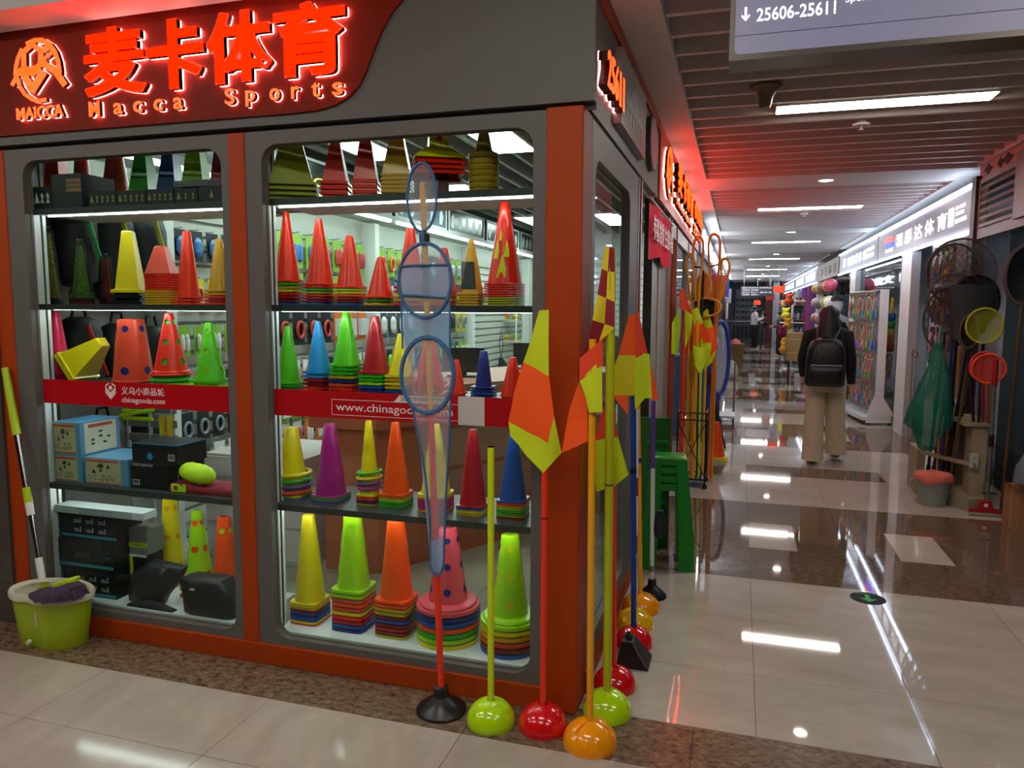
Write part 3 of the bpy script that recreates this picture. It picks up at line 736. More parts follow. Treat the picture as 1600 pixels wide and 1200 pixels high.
# white drawer unit low down
dr = thing('drawer_unit', (-2.2, 1.35, 0), 'white wood-grain drawer unit with a bar handle behind the boxed goods', 'cabinet')
obj('carcass', MB().box((-2.62, 1.10, 0.0), (-1.92, 1.7, 0.66)), mat('drawer_white', '#cbc3c2', 0.5, noise=0.06, nscale=30), dr, bevel=0.004)
for k in range(3):
    d = obj('drawer', MB().box((-2.61, 1.085, 0.03+k*0.21), (-1.93, 1.10, 0.225+k*0.21)), mat('drawer_front', '#d3cac9', 0.45, noise=0.05, nscale=30), dr, bevel=0.003)
    obj('handle', MB().tube((-2.36, 1.07, 0.13+k*0.21), (-2.18, 1.07, 0.13+k*0.21), 0.007), steel, d)
# reception counter
co = thing('counter', (-1.2, 2.0, 0), 'coral-brown reception counter with a stepped top inside the shop', 'counter')
coral = mat('counter_coral', '#b5623f', 0.42, noise=0.06)
coral2 = mat('counter_peach', '#a97c66', 0.45, noise=0.05)
fp_ = [(-1.80, 1.13), (-1.46, 1.14), (-0.42, 2.9), (-0.42, 3.3), (-1.05, 3.3), (-1.80, 1.95)]
fp2 = [(-1.86, 1.07), (-1.43, 1.08), (-0.36, 2.87), (-0.36, 3.36), (-1.1, 3.36), (-1.86, 2.0)]
TZ = lambda u, v, d: (u, v, d)
obj('counter_body', MB().prism(fp_, TZ, 0.0, 0.86), coral, co)
obj('counter_upper', MB().prism(fp2, TZ, 0.86, 1.06), coral, co)
obj('counter_top', MB().prism([(x*1.004, y) for x, y in fp2], TZ, 1.06, 1.085), coral2, co)
mb = MB()
for k in range(2):
    z0, z1 = 0.30+0.27*k, 0.54+0.27*k
    mb.prism([(-1.20+0.012, 1.59-0.012), (-0.62+0.012, 2.57-0.012), (-0.62, 2.575), (-1.20, 1.60)], TZ, z0, z1)
obj('panel_step', mb, coral2, co)
obj('lettering', text_mesh('体育', Vector((-0.80, 2.24, 0.55)), (0.512, 0.859, 0), (0, 0, 1), 0.25, 0.12, 0.004, 0.01), mat('print_white', '#e6dcdc'), co)
for n, (x, y, wd, hh, rz) in enumerate(((yp(724, 580, 2.1).x, 2.1, 0.30, 0.17, 0.1), (yp(818, 560, 2.9).x, 2.9, 0.16, 0.17, 0.1))):
    t = thing('monitor', (x, y, 1.085), ['wide black computer monitor on the reception counter', 'smaller black monitor at the far end of the counter'][n], 'monitor')
    R_ = Matrix.Rotation(rz, 4, 'Z')
    for nm, mb, mm in (('screen', MB().box((-wd/2, -0.012, 0.03), (wd/2, 0.012, 0.03+hh)), mat('screen_dark', '#2c2b2c', 0.3)),
                       ('stand', MB().box((-0.02, 0.0, 0.01), (0.02, 0.02, 0.10)), black_m), ('foot', MB().box((-0.10, -0.07, 0), (0.10, 0.07, 0.012)), black_m)):
        me = mb.mesh(nm); me.transform(R_); obj(nm, me, mm, t, local=True)
ch = thing('office_chair', (-0.62, 3.75, 0), 'office chair with a brown curved back behind the counter', 'chair')
obj('backrest', MB().loft([[(-0.62+0.2*wd*math.cos(g*PI/8), 3.78+0.05*math.sin(g*PI/8), z) for g in range(16)] for z, wd in ((0.72, 0.8), (0.8, 1), (1.1, 1), (1.27, 0.9), (1.32, 0.6))]), mat('chair_brown', '#6a5238', 0.5), ch, 60)
obj('seat', MB().box((-0.84, 3.5, 0.45), (-0.40, 3.95, 0.53)), blackmat, ch, bevel=0.03)
obj('column', MB().tube((-0.62, 3.72, 0.06), (-0.62, 3.72, 0.45), 0.03), steel, ch)
for k in range(5): obj('leg', MB().tube((-0.62, 3.72, 0.07), (-0.62+0.27*math.cos(k*1.257), 3.72+0.27*math.sin(k*1.257), 0.03), 0.018), black_m, ch)
obj('back_post', MB().tube((-0.62, 3.9, 0.5), (-0.62, 3.82, 0.76), 0.018), steel, ch)
# rear wall: hoops, hex frames, disc cones rack
rw = struct('trim_3', MB().box((-2.4, YB-0.03, 0.3), (-0.2, YB-0.004, 2.3)), slg)
_rb = MB().box((0, 0, -0.038), (2.2, 0.03, 0.038)).mesh('slat_board'); _rb.materials.append(iw)
for k in range(18):
    o = bpy.data.objects.new('slat_board', _rb); COL.objects.link(o); o.parent = rw; o.location = (-2.4, YB-0.055, 0.4+k*0.105)
def hoop(u, vt, r, c, n, label, k, fo, thick=0.014, y=YB-0.36):
    """hoop hung by its top from a peg; its plane is turned so that it shows narrow"""
    q = yp(u, vt, y); cz = q.z - r; sn = math.sqrt(1-fo*fo); off = (k-2)*0.034
    pts = [(q.x + fo*r*math.cos(g*2*PI/n+PI/2) - sn*off, y + sn*r*math.cos(g*2*PI/n+PI/2) + fo*off, cz + r*math.sin(g*2*PI/n+PI/2)) for g in range(n)]
    single('training_hoop', MB().path(pts, thick, 6, closed=True), mat('hoop_' + c[1:], c, 0.35), label, 'hoop', 'hoops on the rear slatwall', smooth=60)
for k, (c, nm) in enumerate((('#cdd42a', 'yellow-green'), ('#c03a4a', 'crimson'), ('#d9762a', 'orange'), ('#b04a6a', 'rose'), ('#e0d23a', 'yellow'))):
    hoop(754, 494, 0.30-k*0.035, c, 32, '%s training hoop nested in the hanging set with a yellow rim' % nm, k, 0.42, 0.015)
for k, (c, nm) in enumerate((('#d9702a', 'orange'), ('#3a4a8a', 'navy'), ('#4a86c0', 'light blue'), ('#c0544a', 'brick'))):
    hoop(777, 495, 0.27-k*0.035, c, 32, '%s training hoop nested in the blue-rimmed hanging set' % nm, k, 0.25, 0.015)
for k, (c, nm) in enumerate((('#d8e02a', 'lime'), ('#e0a82a', 'amber'), ('#d9622a', 'orange'))):
    hoop(715, 468, 0.36-k*0.03, c, 6, '%s hexagonal agility frame hanging left of the hoops' % nm, k, 0.42, 0.013)
for u, v, fo in ((754, 494, 0.42), (777, 495, 0.25), (715, 468, 0.42)):
    q = yp(u, v, YB-0.36); sn = math.sqrt(1-fo*fo)
    obj('peg', MB().path([(q.x, YB-0.03, q.z-0.012), (q.x+sn*0.10, YB-0.36-fo*0.10, q.z-0.012), (q.x-sn*0.12, YB-0.36+fo*0.12, q.z-0.012)], 0.010, 6), steel, rw)
dk = thing('display_rack', (-0.30, 8.6, 0), 'white wire rack with shelves of coloured disc cones', 'rack')
q0 = yp(785, 545, 8.6).x; q1 = yp(812, 545, 8.6).x
for x in (q0, q1):
    for y in (8.4, 8.8): obj('post', MB().tube((x, y, 0), (x, y, 1.9), 0.012), iw, dk)
for z in (0.6, 1.03, 1.35, 1.75): obj('shelf', MB().box((q0, 8.4, z-0.008), (q1, 8.8, z)), iw, dk)
for n, (u, z, c, nm) in enumerate(((791, 1.36, '#d8472a', 'red'), (805.5, 1.36, '#d9cf2a', 'yellow'), (791, 1.04, '#d9b72a', 'golden'), (805.5, 1.04, '#7cc23a', 'green'))):
    x = yp(u, 540, 8.55).x
    for k in range(4):
        cc = ['#d9cf2a', '#e06a2a', '#6fbf3a', c][k]
        single('disc_cone', MB().lathe([(0.060, 0.0), (0.057, 0.006), (0.027, 0.036), (0.022, 0.038)], (x, 8.55, z+0.002+k*0.02), 20), mat('disc_' + cc[1:], cc, 0.4), '%s saucer cone in the pile topped by a %s one on the wire rack' % (['yellow', 'orange', 'green', nm][k], nm), 'disc cone', 'saucer cones on the wire rack', smooth=50)
bg = thing('drawstring_bag', (-0.55, 8.2, 0.9), 'black drawstring bag hanging beside the wire rack', 'bag')
q = yp(783, 575, 8.2)
obj('body', MB().loft([[(q.x+0.14*wd*math.cos(g*PI/8), 8.2+0.06*wd*math.sin(g*PI/8), q.z-0.2+f) for g in range(16)] for f, wd in ((0, 0.7), (0.05, 1), (0.2, 0.9), (0.32, 0.4), (0.36, 0.15))]), blackmat, bg, 60)
obj('cord', MB().path([(q.x, 8.2, q.z+0.15), (q.x-0.03, 8.2, q.z+0.35), (q.x, 8.2, q.z+0.6), (q.x+0.03, 8.2, q.z+0.35), (q.x, 8.2, q.z+0.15)], 0.006, 6), black_m, bg)
obj('hook', MB().tube((q.x, 8.2, q.z+0.6), (q.x, YB-0.05, q.z+0.62), 0.006), steel, bg)
# ================================================================== DISPLAY CASE
YG = 0.050           # just behind the glass
ZA, ZB_, ZC_, ZD, ZE = 2.005, 1.565, 1.185, 0.705, 0.135
shelf_m = mat('shelf_steel', '#474a48', 0.35, 0.35, noise=0.05)
shelf_u = mat('shelf_white', '#c9c6c2', 0.45)
case_m = mat('case_white', '#e2e2e4', 0.45, noise=0.02)
dk_ = struct('trim_4', MB().box((-2.66, 0.0475, 0.0), (-1.555, 0.44, ZE)), case_m)
struct('trim_5', MB().box((-1.40, 0.0475, 0.0), (-0.175, 0.44, ZE)), case_m)
for n, (x, s) in enumerate(((-2.672, 1), (-1.545, -1), (-1.405, 1))):
    o = struct('trim_%d' % (6+n), MB().box((x-0.008, 0.0475, 0), (x+0.008, 0.100, 2.24)), case_m)
    obj('slotted_strip', MB().box((x+s*0.008-0.004, 0.094, 0.1), (x+s*0.008+0.006, 0.0975, 2.24)), mat('slot_dark', '#3a3a3c', 0.5), o)
    obj('upright', MB().box((x-0.01, 0.100, 0), (x+0.014, 0.116, 2.24)), iw, o)
for w_, x0, x1, nm in (('narrow', -2.66, -1.555, 'narrow'), ('wide', -1.395, -0.18, 'wide')):
    for z, ln in ((ZA, 'top'), (ZB_, 'second'), (ZC_, 'middle'), (ZD, 'lowest')):
        t = thing('display_shelf', ((x0+x1)/2, 0.25, z-0.02), 'dark steel %s shelf behind the %s display window' % (ln, nm), 'shelf')
        obj('board', MB().box((x0, YG, z-0.018), (x1, 0.44, z)), shelf_m, t)
        obj('front_edge', MB().box((x0, YG-0.002, z-0.026), (x1, YG+0.006, z+0.001)), shelf_m, t)
        obj('side_board', MB().box((x0-(0.26 if w_ == 'narrow' else 0.10), 0.117, z-0.018), (x0, 0.355, z)), shelf_m, t)
        obj('underside', MB().box((x0, YG+0.006, z-0.022), (x1, 0.43, z-0.018)), shelf_u, t)
        obj('led_strip', MB().box((x0+0.02, 0.115, z-0.027), (x1-0.02, 0.122, z-0.0222)), led_shelf, t)

# ---- cones ------------------------------------------------------------------
PAL = {'yellow': '#e6cf12', 'olive': '#a9a215', 'amber': '#d99b12', 'red': '#ea2812', 'orange': '#f4500f', 'coral': '#dd4a30', 'crimson': '#b01a26',
       'maroon': '#7c1620', 'green': '#34a81c', 'dark green': '#2c7a24', 'lime': '#9fd414', 'blue': '#1d4f9e', 'sky blue': '#2a8fd6', 'navy': '#1f2c78',
       'purple': '#5a3b92', 'magenta': '#a51c78', 'pink': '#e21f58', 'tan': '#a8841c', 'rose': '#d84a58', 'hot pink': '#d81b66', 'black': '#16161a', 'fluo red': '#fb3410', 'leaf green': '#5cc21a'}
def plastic(c):
    m = MATS.get('plastic_' + c)
    if m: return m
    return mat('plastic_' + c, PAL[c], 0.28, noise=0.04, nscale=6, coat=0.05)
def flange_ring(mb, r, w, t, rot, n=32, round_=False):
    """square plate with rounded corners (or round plate) around the cone foot"""
    inn = []; out = []
    for j in range(n):
        g = 2*PI*j/n
        inn.append((r*math.cos(g), r*math.sin(g)))
        if round_: out.append((w*math.cos(g), w*math.sin(g)))
        else:
            e = 7.0; q = (abs(math.cos(g))**e + abs(math.sin(g))**e) ** (-1/e)
            x, y = w*q*math.cos(g), w*q*math.sin(g)
            out.append((x*math.cos(rot)-y*math.sin(rot), x*math.sin(rot)+y*math.cos(rot)))
            if rot: pass
    if not round_ and rot:
        inn = [(x*math.cos(rot)-y*math.sin(rot), x*math.sin(rot)+y*math.cos(rot)) for x, y in inn]
    vs = [(x, y, t) for x, y in inn] + [(x*0.985, y*0.985, t) for x, y in out] + [(x, y, t*0.55) for x, y in out] + [(x, y, 0) for x, y in out]
    fs = []
    for j in range(n):
        k = (j+1) % n
        for a in range(3): fs.append((a*n+j, (a+1)*n+j, (a+1)*n+k, a*n+k))
    mb.add(vs, fs)
def cone_mesh(kind, rb, rt, h, fw, t, rot=0.0, holes=0, hr=0.02):
    mb = MB()
    cap = min(0.006, rt*0.5)
    if kind == 'pyr':        # four-sided moulded cone with a plate
        n = 4
        pr = [(rb*1.32, t), (rt*1.32, h-cap), (rt*1.15, h)]
        mb.lathe(pr, (0, 0, 0), 4, rot=rot+PI/4, cap1=True)
        mb.lathe([(fw*1.36, 0), (fw*1.36, t*0.8), (rb*1.32, t)], (0, 0, 0), 4, rot=rot+PI/4)
        return mb.mesh('cone')
    if kind == 'oct':
        mb.lathe([(fw*1.05, 0), (fw*1.05, t*0.8), (rb*1.05, t), (rt*1.05, h-cap), (rt*0.9, h)], (0, 0, 0), 8, rot=PI/8, cap1=True)
        return mb.mesh('cone')
    body = [(rb, t), (rb*0.7+rt*0.3, t+(h-t)*0.3), (rb*0.4+rt*0.6, t+(h-t)*0.6), (rt, h-cap), (rt*0.88, h-cap*0.25), (rt*0.7, h)]
    if kind == 'tier':       # stepped round foot
        flange = [(fw, 0), (fw*1.01, t*0.25), (fw*0.985, t*0.5), (fw*0.90, t*0.52), (fw*0.91, t*0.75), (fw*0.87, t*0.95), (rb*1.02, t)]
        mb.lathe(flange + body, (0, 0, 0), 32, cap1=True)
    elif kind == 'round':
        mb.lathe([(fw, 0), (fw, t*0.7), (fw*0.98, t)] + body, (0, 0, 0), 32, cap1=True)
    elif kind == 'cup':      # tall rounded collar
        mb.lathe([(fw*0.96, 0), (fw, t*0.3), (fw, t*0.8), (fw*0.93, t), (rb, t*1.02)] + body, (0, 0, 0), 28, cap1=True)
    else:
        mb.lathe(body, (0, 0, 0), 32, cap1=True)
        flange_ring(mb, rb, fw, t, rot)
    me = mb.mesh('cone', 32)
    if holes:
        # drilled round holes: rows of cylinders cut out of a thin shell
        sh = MB(); wall = 0.0020
        outer = [(rb, t), (rb*0.5+rt*0.5, t+(h-t)*0.5), (rt, h-0.004), (rt*0.6, h)]
        inner = [(r-wall, z-wall*0.5) for r, z in outer][::-1]
        if kind in ('tier', 'round'):
            outer = ([(fw, 0), (fw*1.01, t*0.25), (fw*0.985, t*0.5), (fw*0.90, t*0.52), (fw*0.91, t*0.75), (fw*0.87, t*0.95)] if kind == 'tier' else [(fw, 0), (fw*0.995, t*0.7), (fw*0.98, t*0.95)]) + outer
            inner = [(r-wall, z-wall*0.5) for r, z in outer][::-1]
        else:
            inner = inner + [(fw if kind == 'sq' and False else rb-wall, t-0.002)]
        prof = outer + inner
        n = 32; k = len(prof); vs = []; fs = []
        for r, z in prof:
            for j in range(n): vs.append((r*math.cos(2*PI*j/n), r*math.sin(2*PI*j/n), z))
        for i in range(k):
            i2 = (i+1) % k
            for j in range(n): fs.append((i*n+j, i*n+(j+1) % n, i2*n+(j+1) % n, i2*n+j))
        base = MB().add(vs, fs)
        if kind == 'sq': 
            fl_ = MB(); flange_ring(fl_, rb-0.001, fw, t, rot)
        cut = MB()
        rows = holes
        for i in range(rows):
            zz = t + (h-t)*(0.16 + 0.74*(i/(rows-1) if rows > 1 else 0.5)*0.92)
            for j in range(5):
                g = 2*PI*j/5 + rot - PI/2 + 0.32
                cut.tube((rt*0.2*math.cos(g), rt*0.2*math.sin(g), zz), (fw*2.5*math.cos(g), fw*2.5*math.sin(g), zz+0.0), hr*(1 - 0.2*i/max(rows-1, 1)), n=12)
        a = bpy.data.objects.new('a', base.mesh('a')); b = bpy.data.objects.new('b', cut.mesh('b'))
        COL.objects.link(a); COL.objects.link(b)
        for o_ in (a, b):
            bm = bmesh.new(); bm.from_mesh(o_.data); bmesh.ops.recalc_face_normals(bm, faces=bm.faces); bm.to_mesh(o_.data); bm.free()
        md = a.modifiers.new('x', 'BOOLEAN'); md.operation = 'DIFFERENCE'; md.object = b; md.solver = 'EXACT'; md.use_self = True
        dg = bpy.context.evaluated_depsgraph_get()
        me2 = bpy.data.meshes.new_from_object(a.evaluated_get(dg))
        bpy.data.objects.remove(a); bpy.data.objects.remove(b)
        bm = bmesh.new(); bm.from_mesh(me2)          # keep the outer skin only, so that cones nest
        op = sorted(outer, key=lambda q: q[1])
        def r_out(z):
            best = 0.0
            for (r0, z0), (r1, z1) in zip(outer, outer[1:]):
                if min(z0, z1)-1e-6 <= z <= max(z0, z1)+1e-6:
                    best = max(best, r0 + (r1-r0)*((z-z0)/(z1-z0) if abs(z1-z0) > 1e-9 else 0))
            return best
        dead = []
        for f in bm.faces:
            c = f.calc_center_median(); rr_ = max(math.hypot(v.co.x, v.co.y) - r_out(v.co.z) for v in f.verts); mn = min(math.hypot(v.co.x, v.co.y) - r_out(v.co.z) for v in f.verts)
            if f.normal.z < -0.6: dead.append(f); continue
            if mn < -wall*0.6 and c.z > -0.0005 and f.normal.dot(Vector((c.x, c.y, 0))) < 0.2*math.hypot(c.x, c.y): dead.append(f)
        bmesh.ops.delete(bm, geom=dead, context='FACES'); bm.to_mesh(me2); bm.free()
        me2.materials.clear()
        if kind == 'sq':
            bm = bmesh.new(); bm.from_mesh(me2); bm.from_mesh(fl_.mesh('f')); bm.to_mesh(me2); bm.free()
        shade(me2, 32); me2.name = 'cone'
        return me2
    return me
ORD = ['topmost', 'second', 'third', 'fourth', 'fifth', 'sixth', 'seventh', 'eighth', 'ninth', 'tenth', 'eleventh', 'twelfth', 'thirteenth', 'fourteenth', 'fifteenth', 'sixteenth']
NCONE = [0]
def put_cone(me, loc, col, label, group, tilt=None, rz=0.0):
    o = bpy.data.objects.new('training_cone', me)
    if not me.materials: me.materials.append(plastic(col))
    COL.objects.link(o); o.location = loc; ORIG[o.name] = Vector(loc)
    o.material_slots[0].link = 'OBJECT'; o.material_slots[0].material = plastic(col)
    if tilt: o.rotation_euler = tilt
    elif rz: o.rotation_euler = (0, 0, rz)
    NCONE[0] += 1
    return tag(o, label, 'cone', group)
REG = []; LASTFW = [0]
def stack(zs, kind, top, ytop, base, ybase, fw, col, layers, phrase, where, rot=0.0, Y=0.19, t=0.007, holes=0, hr=0.02, zf=None, ztop=None, jit=0.0):
    """top, base: (left, right) pixel extents of the cone's head and foot; layers: colours under it, from the top down"""
    cb = (base[0]+base[1])/2
    P0 = yp(cb, ybase, Y); zf = P0.z if zf is None else zf
    zt = yp((top[0]+top[1])/2, ytop, Y).z if ztop is None else ztop
    sc_ = (yp(cb+10, ybase, Y).x - yp(cb-10, ybase, Y).x)/20
    dx_, dy_ = abs(P0.x-CAM.x), Y-CAM.y; cosb, sinb = dy_/math.hypot(dx_, dy_), dx_/math.hypot(dx_, dy_)
    sc_ *= cosb                                # seen at a slant: width across the line of sight
    if kind == 'sq': rot = 0.0
    rb = (base[1]-base[0])*sc_/2*0.97; rt = (top[1]-top[0])*sc_/2*0.97
    fwm = fw*sc_/2 / (cosb+sinb if kind == 'sq' else 1.0)
    fl0 = rb*(1.22 if kind == 'tier' else 1.05); fwm = max(fwm, fl0)
    n = len(layers)
    hr *= 1.5
    if n and kind in ('sq', 'pyr', 'oct'): t = max(0.0022, min(0.017, (zf-zs)/(n+1)*0.70))
    zf = max(zf - t, zs + 0.001 + ((0.013 if holes else 0.004)*n)) if n else zs + 0.0005
    h = zt - zf
    ca = abs(math.cos(rot)) + abs(math.sin(rot)) if kind in ('sq', 'pyr') else 1.0
    ex_ = lambda f_: f_*(0.93 + 0.07*(ca == 1.0))*ca if kind == 'sq' else (f_*0.965*ca if kind == 'pyr' else f_*1.06)
    for (z2, x2, Y2, e2) in REG:               # keep the feet of neighbouring stacks apart
        if abs(z2-zs) < 0.01 and abs(Y2-Y) < ex_(fwm)+e2:
            gap = abs(x2-P0.x) - e2 - 0.0008
            if gap < ex_(fwm):
                fwm = max(fl0, fwm*gap/ex_(fwm))
                if ex_(fwm) > gap: P0.x += (ex_(fwm)-gap+0.0005)*(1 if P0.x > x2 else -1)
    REG.append((zs, P0.x, Y, ex_(fwm))); LASTFW[0] = fwm
    jit = min(jit, 0.30*((zf-zs)/max(n, 1))*(rb-rt)/max(h, 0.01)) if n else 0
    me = cone_mesh(kind, rb, rt, h, fwm, t, rot, holes, hr)
    grp = 'training cones in the display windows'
    put_cone(me, (P0.x, Y, zf), col, '%s, topmost, %s' % (phrase, where) if n else '%s standing on the %s' % (phrase, where), grp)
    d = (zf - zs - 0.0005)/n if n else 0
    same = me if not holes else None
    me_l = me if not holes else cone_mesh(kind, rb, rt, h, fwm, t, rot)
    for k, c in enumerate(layers):
        jx = random.uniform(-jit, jit); rz = random.uniform(-0.03, 0.03) if jit and kind == 'sq' else 0
        put_cone(me_l, (P0.x+jx, Y, zf - d*(k+1)), c, '%s cone, %s under the %s' % (c, ORD[k+1], phrase), grp, rz=rz)
    return P0.x, zf, rb, rt, h
G = 'green'; R = 'red'; Yw = 'yellow'
WA, WB, WC, WD, WE = ('wide window top shelf', 'wide window second shelf', 'wide window middle shelf', 'wide window lowest shelf', 'wide window floor ledge')
# top shelf
stack(ZA, 'pyr', (447, 470), 190, (421, 494), 288, 82, 'olive', ['olive']*3, 'broad olive-yellow pyramid cone', WA, rot=0.5, ztop=2.33, Y=0.20)
stack(ZA, 'pyr', (517, 530), 213, (505, 546), 285, 46, 'red', ['red']*3, 'slim red cone beside the olive pyramid', WA, rot=0.35)
stack(ZA, 'pyr', (561, 578), 210, (548, 588), 283, 44, 'red', ['red']*3, 'slim red cone beside the amber pyramid', WA, rot=0.35)
stack(ZA, 'pyr', (602, 622), 207, (585, 632), 275, 46, 'amber', ['amber']*5, 'amber pyramid cone', WA, rot=0.3)
# flared square cones propped on a maroon one
q = yp(692, 290, 0.19); sq_ = (yp(702, 290, 0.19).x-yp(682, 290, 0.19).x)/20
me = cone_mesh('pyr', 9*sq_, 8*sq_, 0.16, 10*sq_, 0.004, 0.5)
put_cone(me, (q.x, 0.19, ZA+0.0005), 'maroon', 'maroon square column cone holding up flared red plates', 'training cones in the display windows')
mb = MB()
mb.lathe([(42*sq_*1.2, 0.0), (42*sq_*1.22, 0.006), (15*sq_*1.35, 0.052), (13*sq_*1.35, 0.15), (11*sq_*1.35, 0.154)], (0, 0, 0), 4, rot=0.5+PI/4, cap1=True)
me = mb.mesh('cone')
for k, (c, z) in enumerate((('red', ZA+0.080), ('red', ZA+0.100), ('red', ZA+0.120), ('yellow', ZA+0.142))):
    o = put_cone(me, (q.x-0.02, 0.19, z), c, ['lowest flared red square cone propped on the maroon column', 'middle flared red square cone propped on the maroon column', 'upper flared red square cone just under the yellow one', 'flared yellow square cone with red patches over three red ones'][k], 'training cones in the display windows')
for g in (0, 1):
    mb = MB(); a = 0.5 - PI/2 + g*PI/2
    nx, ny = math.cos(a), math.sin(a)
    cx, cy = q.x-0.02 + nx*(13.4*sq_), 0.19 + ny*(13.4*sq_)
    tx, ty = -ny, nx
    mb.add([(cx+tx*s*0.012+nx*0.003*(1-f), cy+ty*s*0.012+ny*0.003*(1-f), ZA+0.142+0.075+0.035*f) for f in (0, 1) for s in (-1, 1)], [(0, 1, 3, 2)])
    obj('red_patch', mb, plastic('crimson'), o)
stack(ZA, 'cup', (746, 758), 197, (741, 771), 240, 48, 'tan', ['tan']*6, 'tan cone with a tall round collar', WA, t=0.022)
# second shelf
stack(ZB_, 'sq', (443.5, 453), 330, (429, 470), 437.5, 52, 'fluo red', ['green', 'olive', 'yellow', 'red', 'crimson', 'maroon', 'blue'], 'tallest slim red cone by the case side', WB, jit=0.002)
stack(ZB_, 'sq', (491.5, 502.5), 342, (478, 522.5), 442.6, 52, 'fluo red', ['red', 'green', 'olive', 'red', 'crimson', 'maroon', 'blue'], 'red cone between taller and shorter red ones', WB, jit=0.002)
stack(ZB_, 'sq', (540, 552.5), 368, (525.5, 569), 447.5, 52, 'fluo red', ['lime', 'yellow', 'orange', 'crimson', 'maroon', 'blue'], 'mid-height red cone over lime and yellow ones', WB, jit=0.002)
stack(ZB_, 'sq', (588, 598), 401.5, (573, 616), 462.5, 50, 'fluo red', ['dark green', 'amber'], 'short squat red cone over a dark green one', WB)
stack(ZB_, 'sq', (635.5, 649), 356, (620, 664), 447, 50, 'fluo red', ['orange', 'yellow', 'amber', 'red'], 'red cone half hidden behind the mesh dummy', WB)
stack(ZB_, 'sq', (690, 701), 387, (675, 714), 452, 46, 'red', ['orange', 'amber', 'orange'], 'red cone beside the amber labelled cone', WB)
x, zf, rb, rt, h = stack(ZB_, 'sq', (732, 741), 374, (717, 756), 458, 46, 'amber', ['amber']*4, 'amber cone with a black paper label', WB)
mb = MB(); vs = []; ns = 8
for f in (0.07, 0.58):
    r = rb + (rt-rb)*f + 0.0015
    for j in range(ns+1):
        g = -PI/2 - 0.75 + 1.5*j/ns; vs.append((x + r*math.cos(g), 0.19 + r*math.sin(g), zf+0.007+(h-0.007)*f))
mb.add(vs, [(j, j+1, ns+2+j, ns+1+j) for j in range(ns)])
lab = [o for o in COL.objects if o.get('label', '').startswith('amber cone with a black paper label')][0]
obj('paper_label', mb, mat('label_black', '#1a1812', 0.4), lab, 60)
x, zf, rb, rt, h = stack(ZB_, 'sq', (781.5, 796), 316, (761, 816), 443, 58, 'red', ['red']*5 + ['olive']*4, 'tall red cone with yellow flame patches', WB, Y=0.20)
lab = [o for o in COL.objects if o.get('label', '').startswith('tall red cone with yellow')][0]
for (g0, f0, sz) in ((-2.0, 0.30, 1.0), (-1.15, 0.32, 0.9), (-1.5, 0.06, 1.2), (-1.7, 0.52, 0.6)):
    vs = []; shp = [(-0.30, 0.0), (0.30, 0.0), (0.34, 0.10), (0.10, 0.24), (-0.05, 0.20), (-0.22, 0.08)]
    for dg_, df in shp:
        f = f0 + df*sz; r = rb + (rt-rb)*f + 0.0015; g = g0 + dg_*sz*0.8
        vs.append((x + r*math.cos(g), 0.20 + r*math.sin(g), zf+0.007+(h-0.007)*f))
    obj('flame_patch', MB().add(vs, [(0, 1, 2, 3, 4, 5)]), plastic('yellow'), lab)
# middle shelf (feet partly behind the red band)
stack(ZC_, 'sq', (447.5, 458.5), 509, (432, 471), 596, 48, 'leaf green', ['green', 'dark green', 'maroon'], 'leaf green cone nearest the case side', WC)
stack(ZC_, 'sq', (493, 502.5), 502, (478.5, 518), 579, 46, 'sky blue', ['sky blue', 'crimson', 'maroon', 'red', 'olive'], 'sky blue cone between two green ones', WC, jit=0.002)
stack(ZC_, 'sq', (535.5, 548), 487, (519.5, 564), 567.5, 52, 'leaf green', ['green', 'green', 'olive', 'navy', 'coral', 'red', 'orange'], 'taller leaf green cone over a mixed pile', WC, jit=0.002)
stack(ZC_, 'sq', (582.5, 596), 494, (565.5, 609), 579, 50, 'crimson', ['green', 'green', 'lime', 'blue', 'navy', 'yellow'], 'crimson cone over green and blue ones', WC, jit=0.002)
stack(ZC_, 'sq', (621.5, 630), 521, (606, 646), 584.5, 48, 'yellow', ['amber', 'yellow', 'amber', 'blue', 'navy'], 'yellow cone over amber and blue ones', WC, jit=0.002)
stack(ZC_, 'sq', (665, 678), 522, (649, 694), 596, 50, 'red', ['orange', 'yellow'], 'red cone wholly behind the mesh dummy', WC)
stack(ZC_, 'sq', (708, 716), 562, (699, 728), 612, 34, 'fluo red', ['orange'], 'small bright red cone beside the navy one', WC)
stack(ZC_, 'sq', (749.5, 762), 548, (742, 769.5), 603, 46, 'navy', ['navy', 'blue', 'navy', 'amber'], 'navy cone with a thin square foot', WC, jit=0.003)
stack(ZC_, 'round', (797, 808), 558, (782, 820), 616, 40, 'red', ['orange'], 'round-footed red cone beside the window edge', WC)
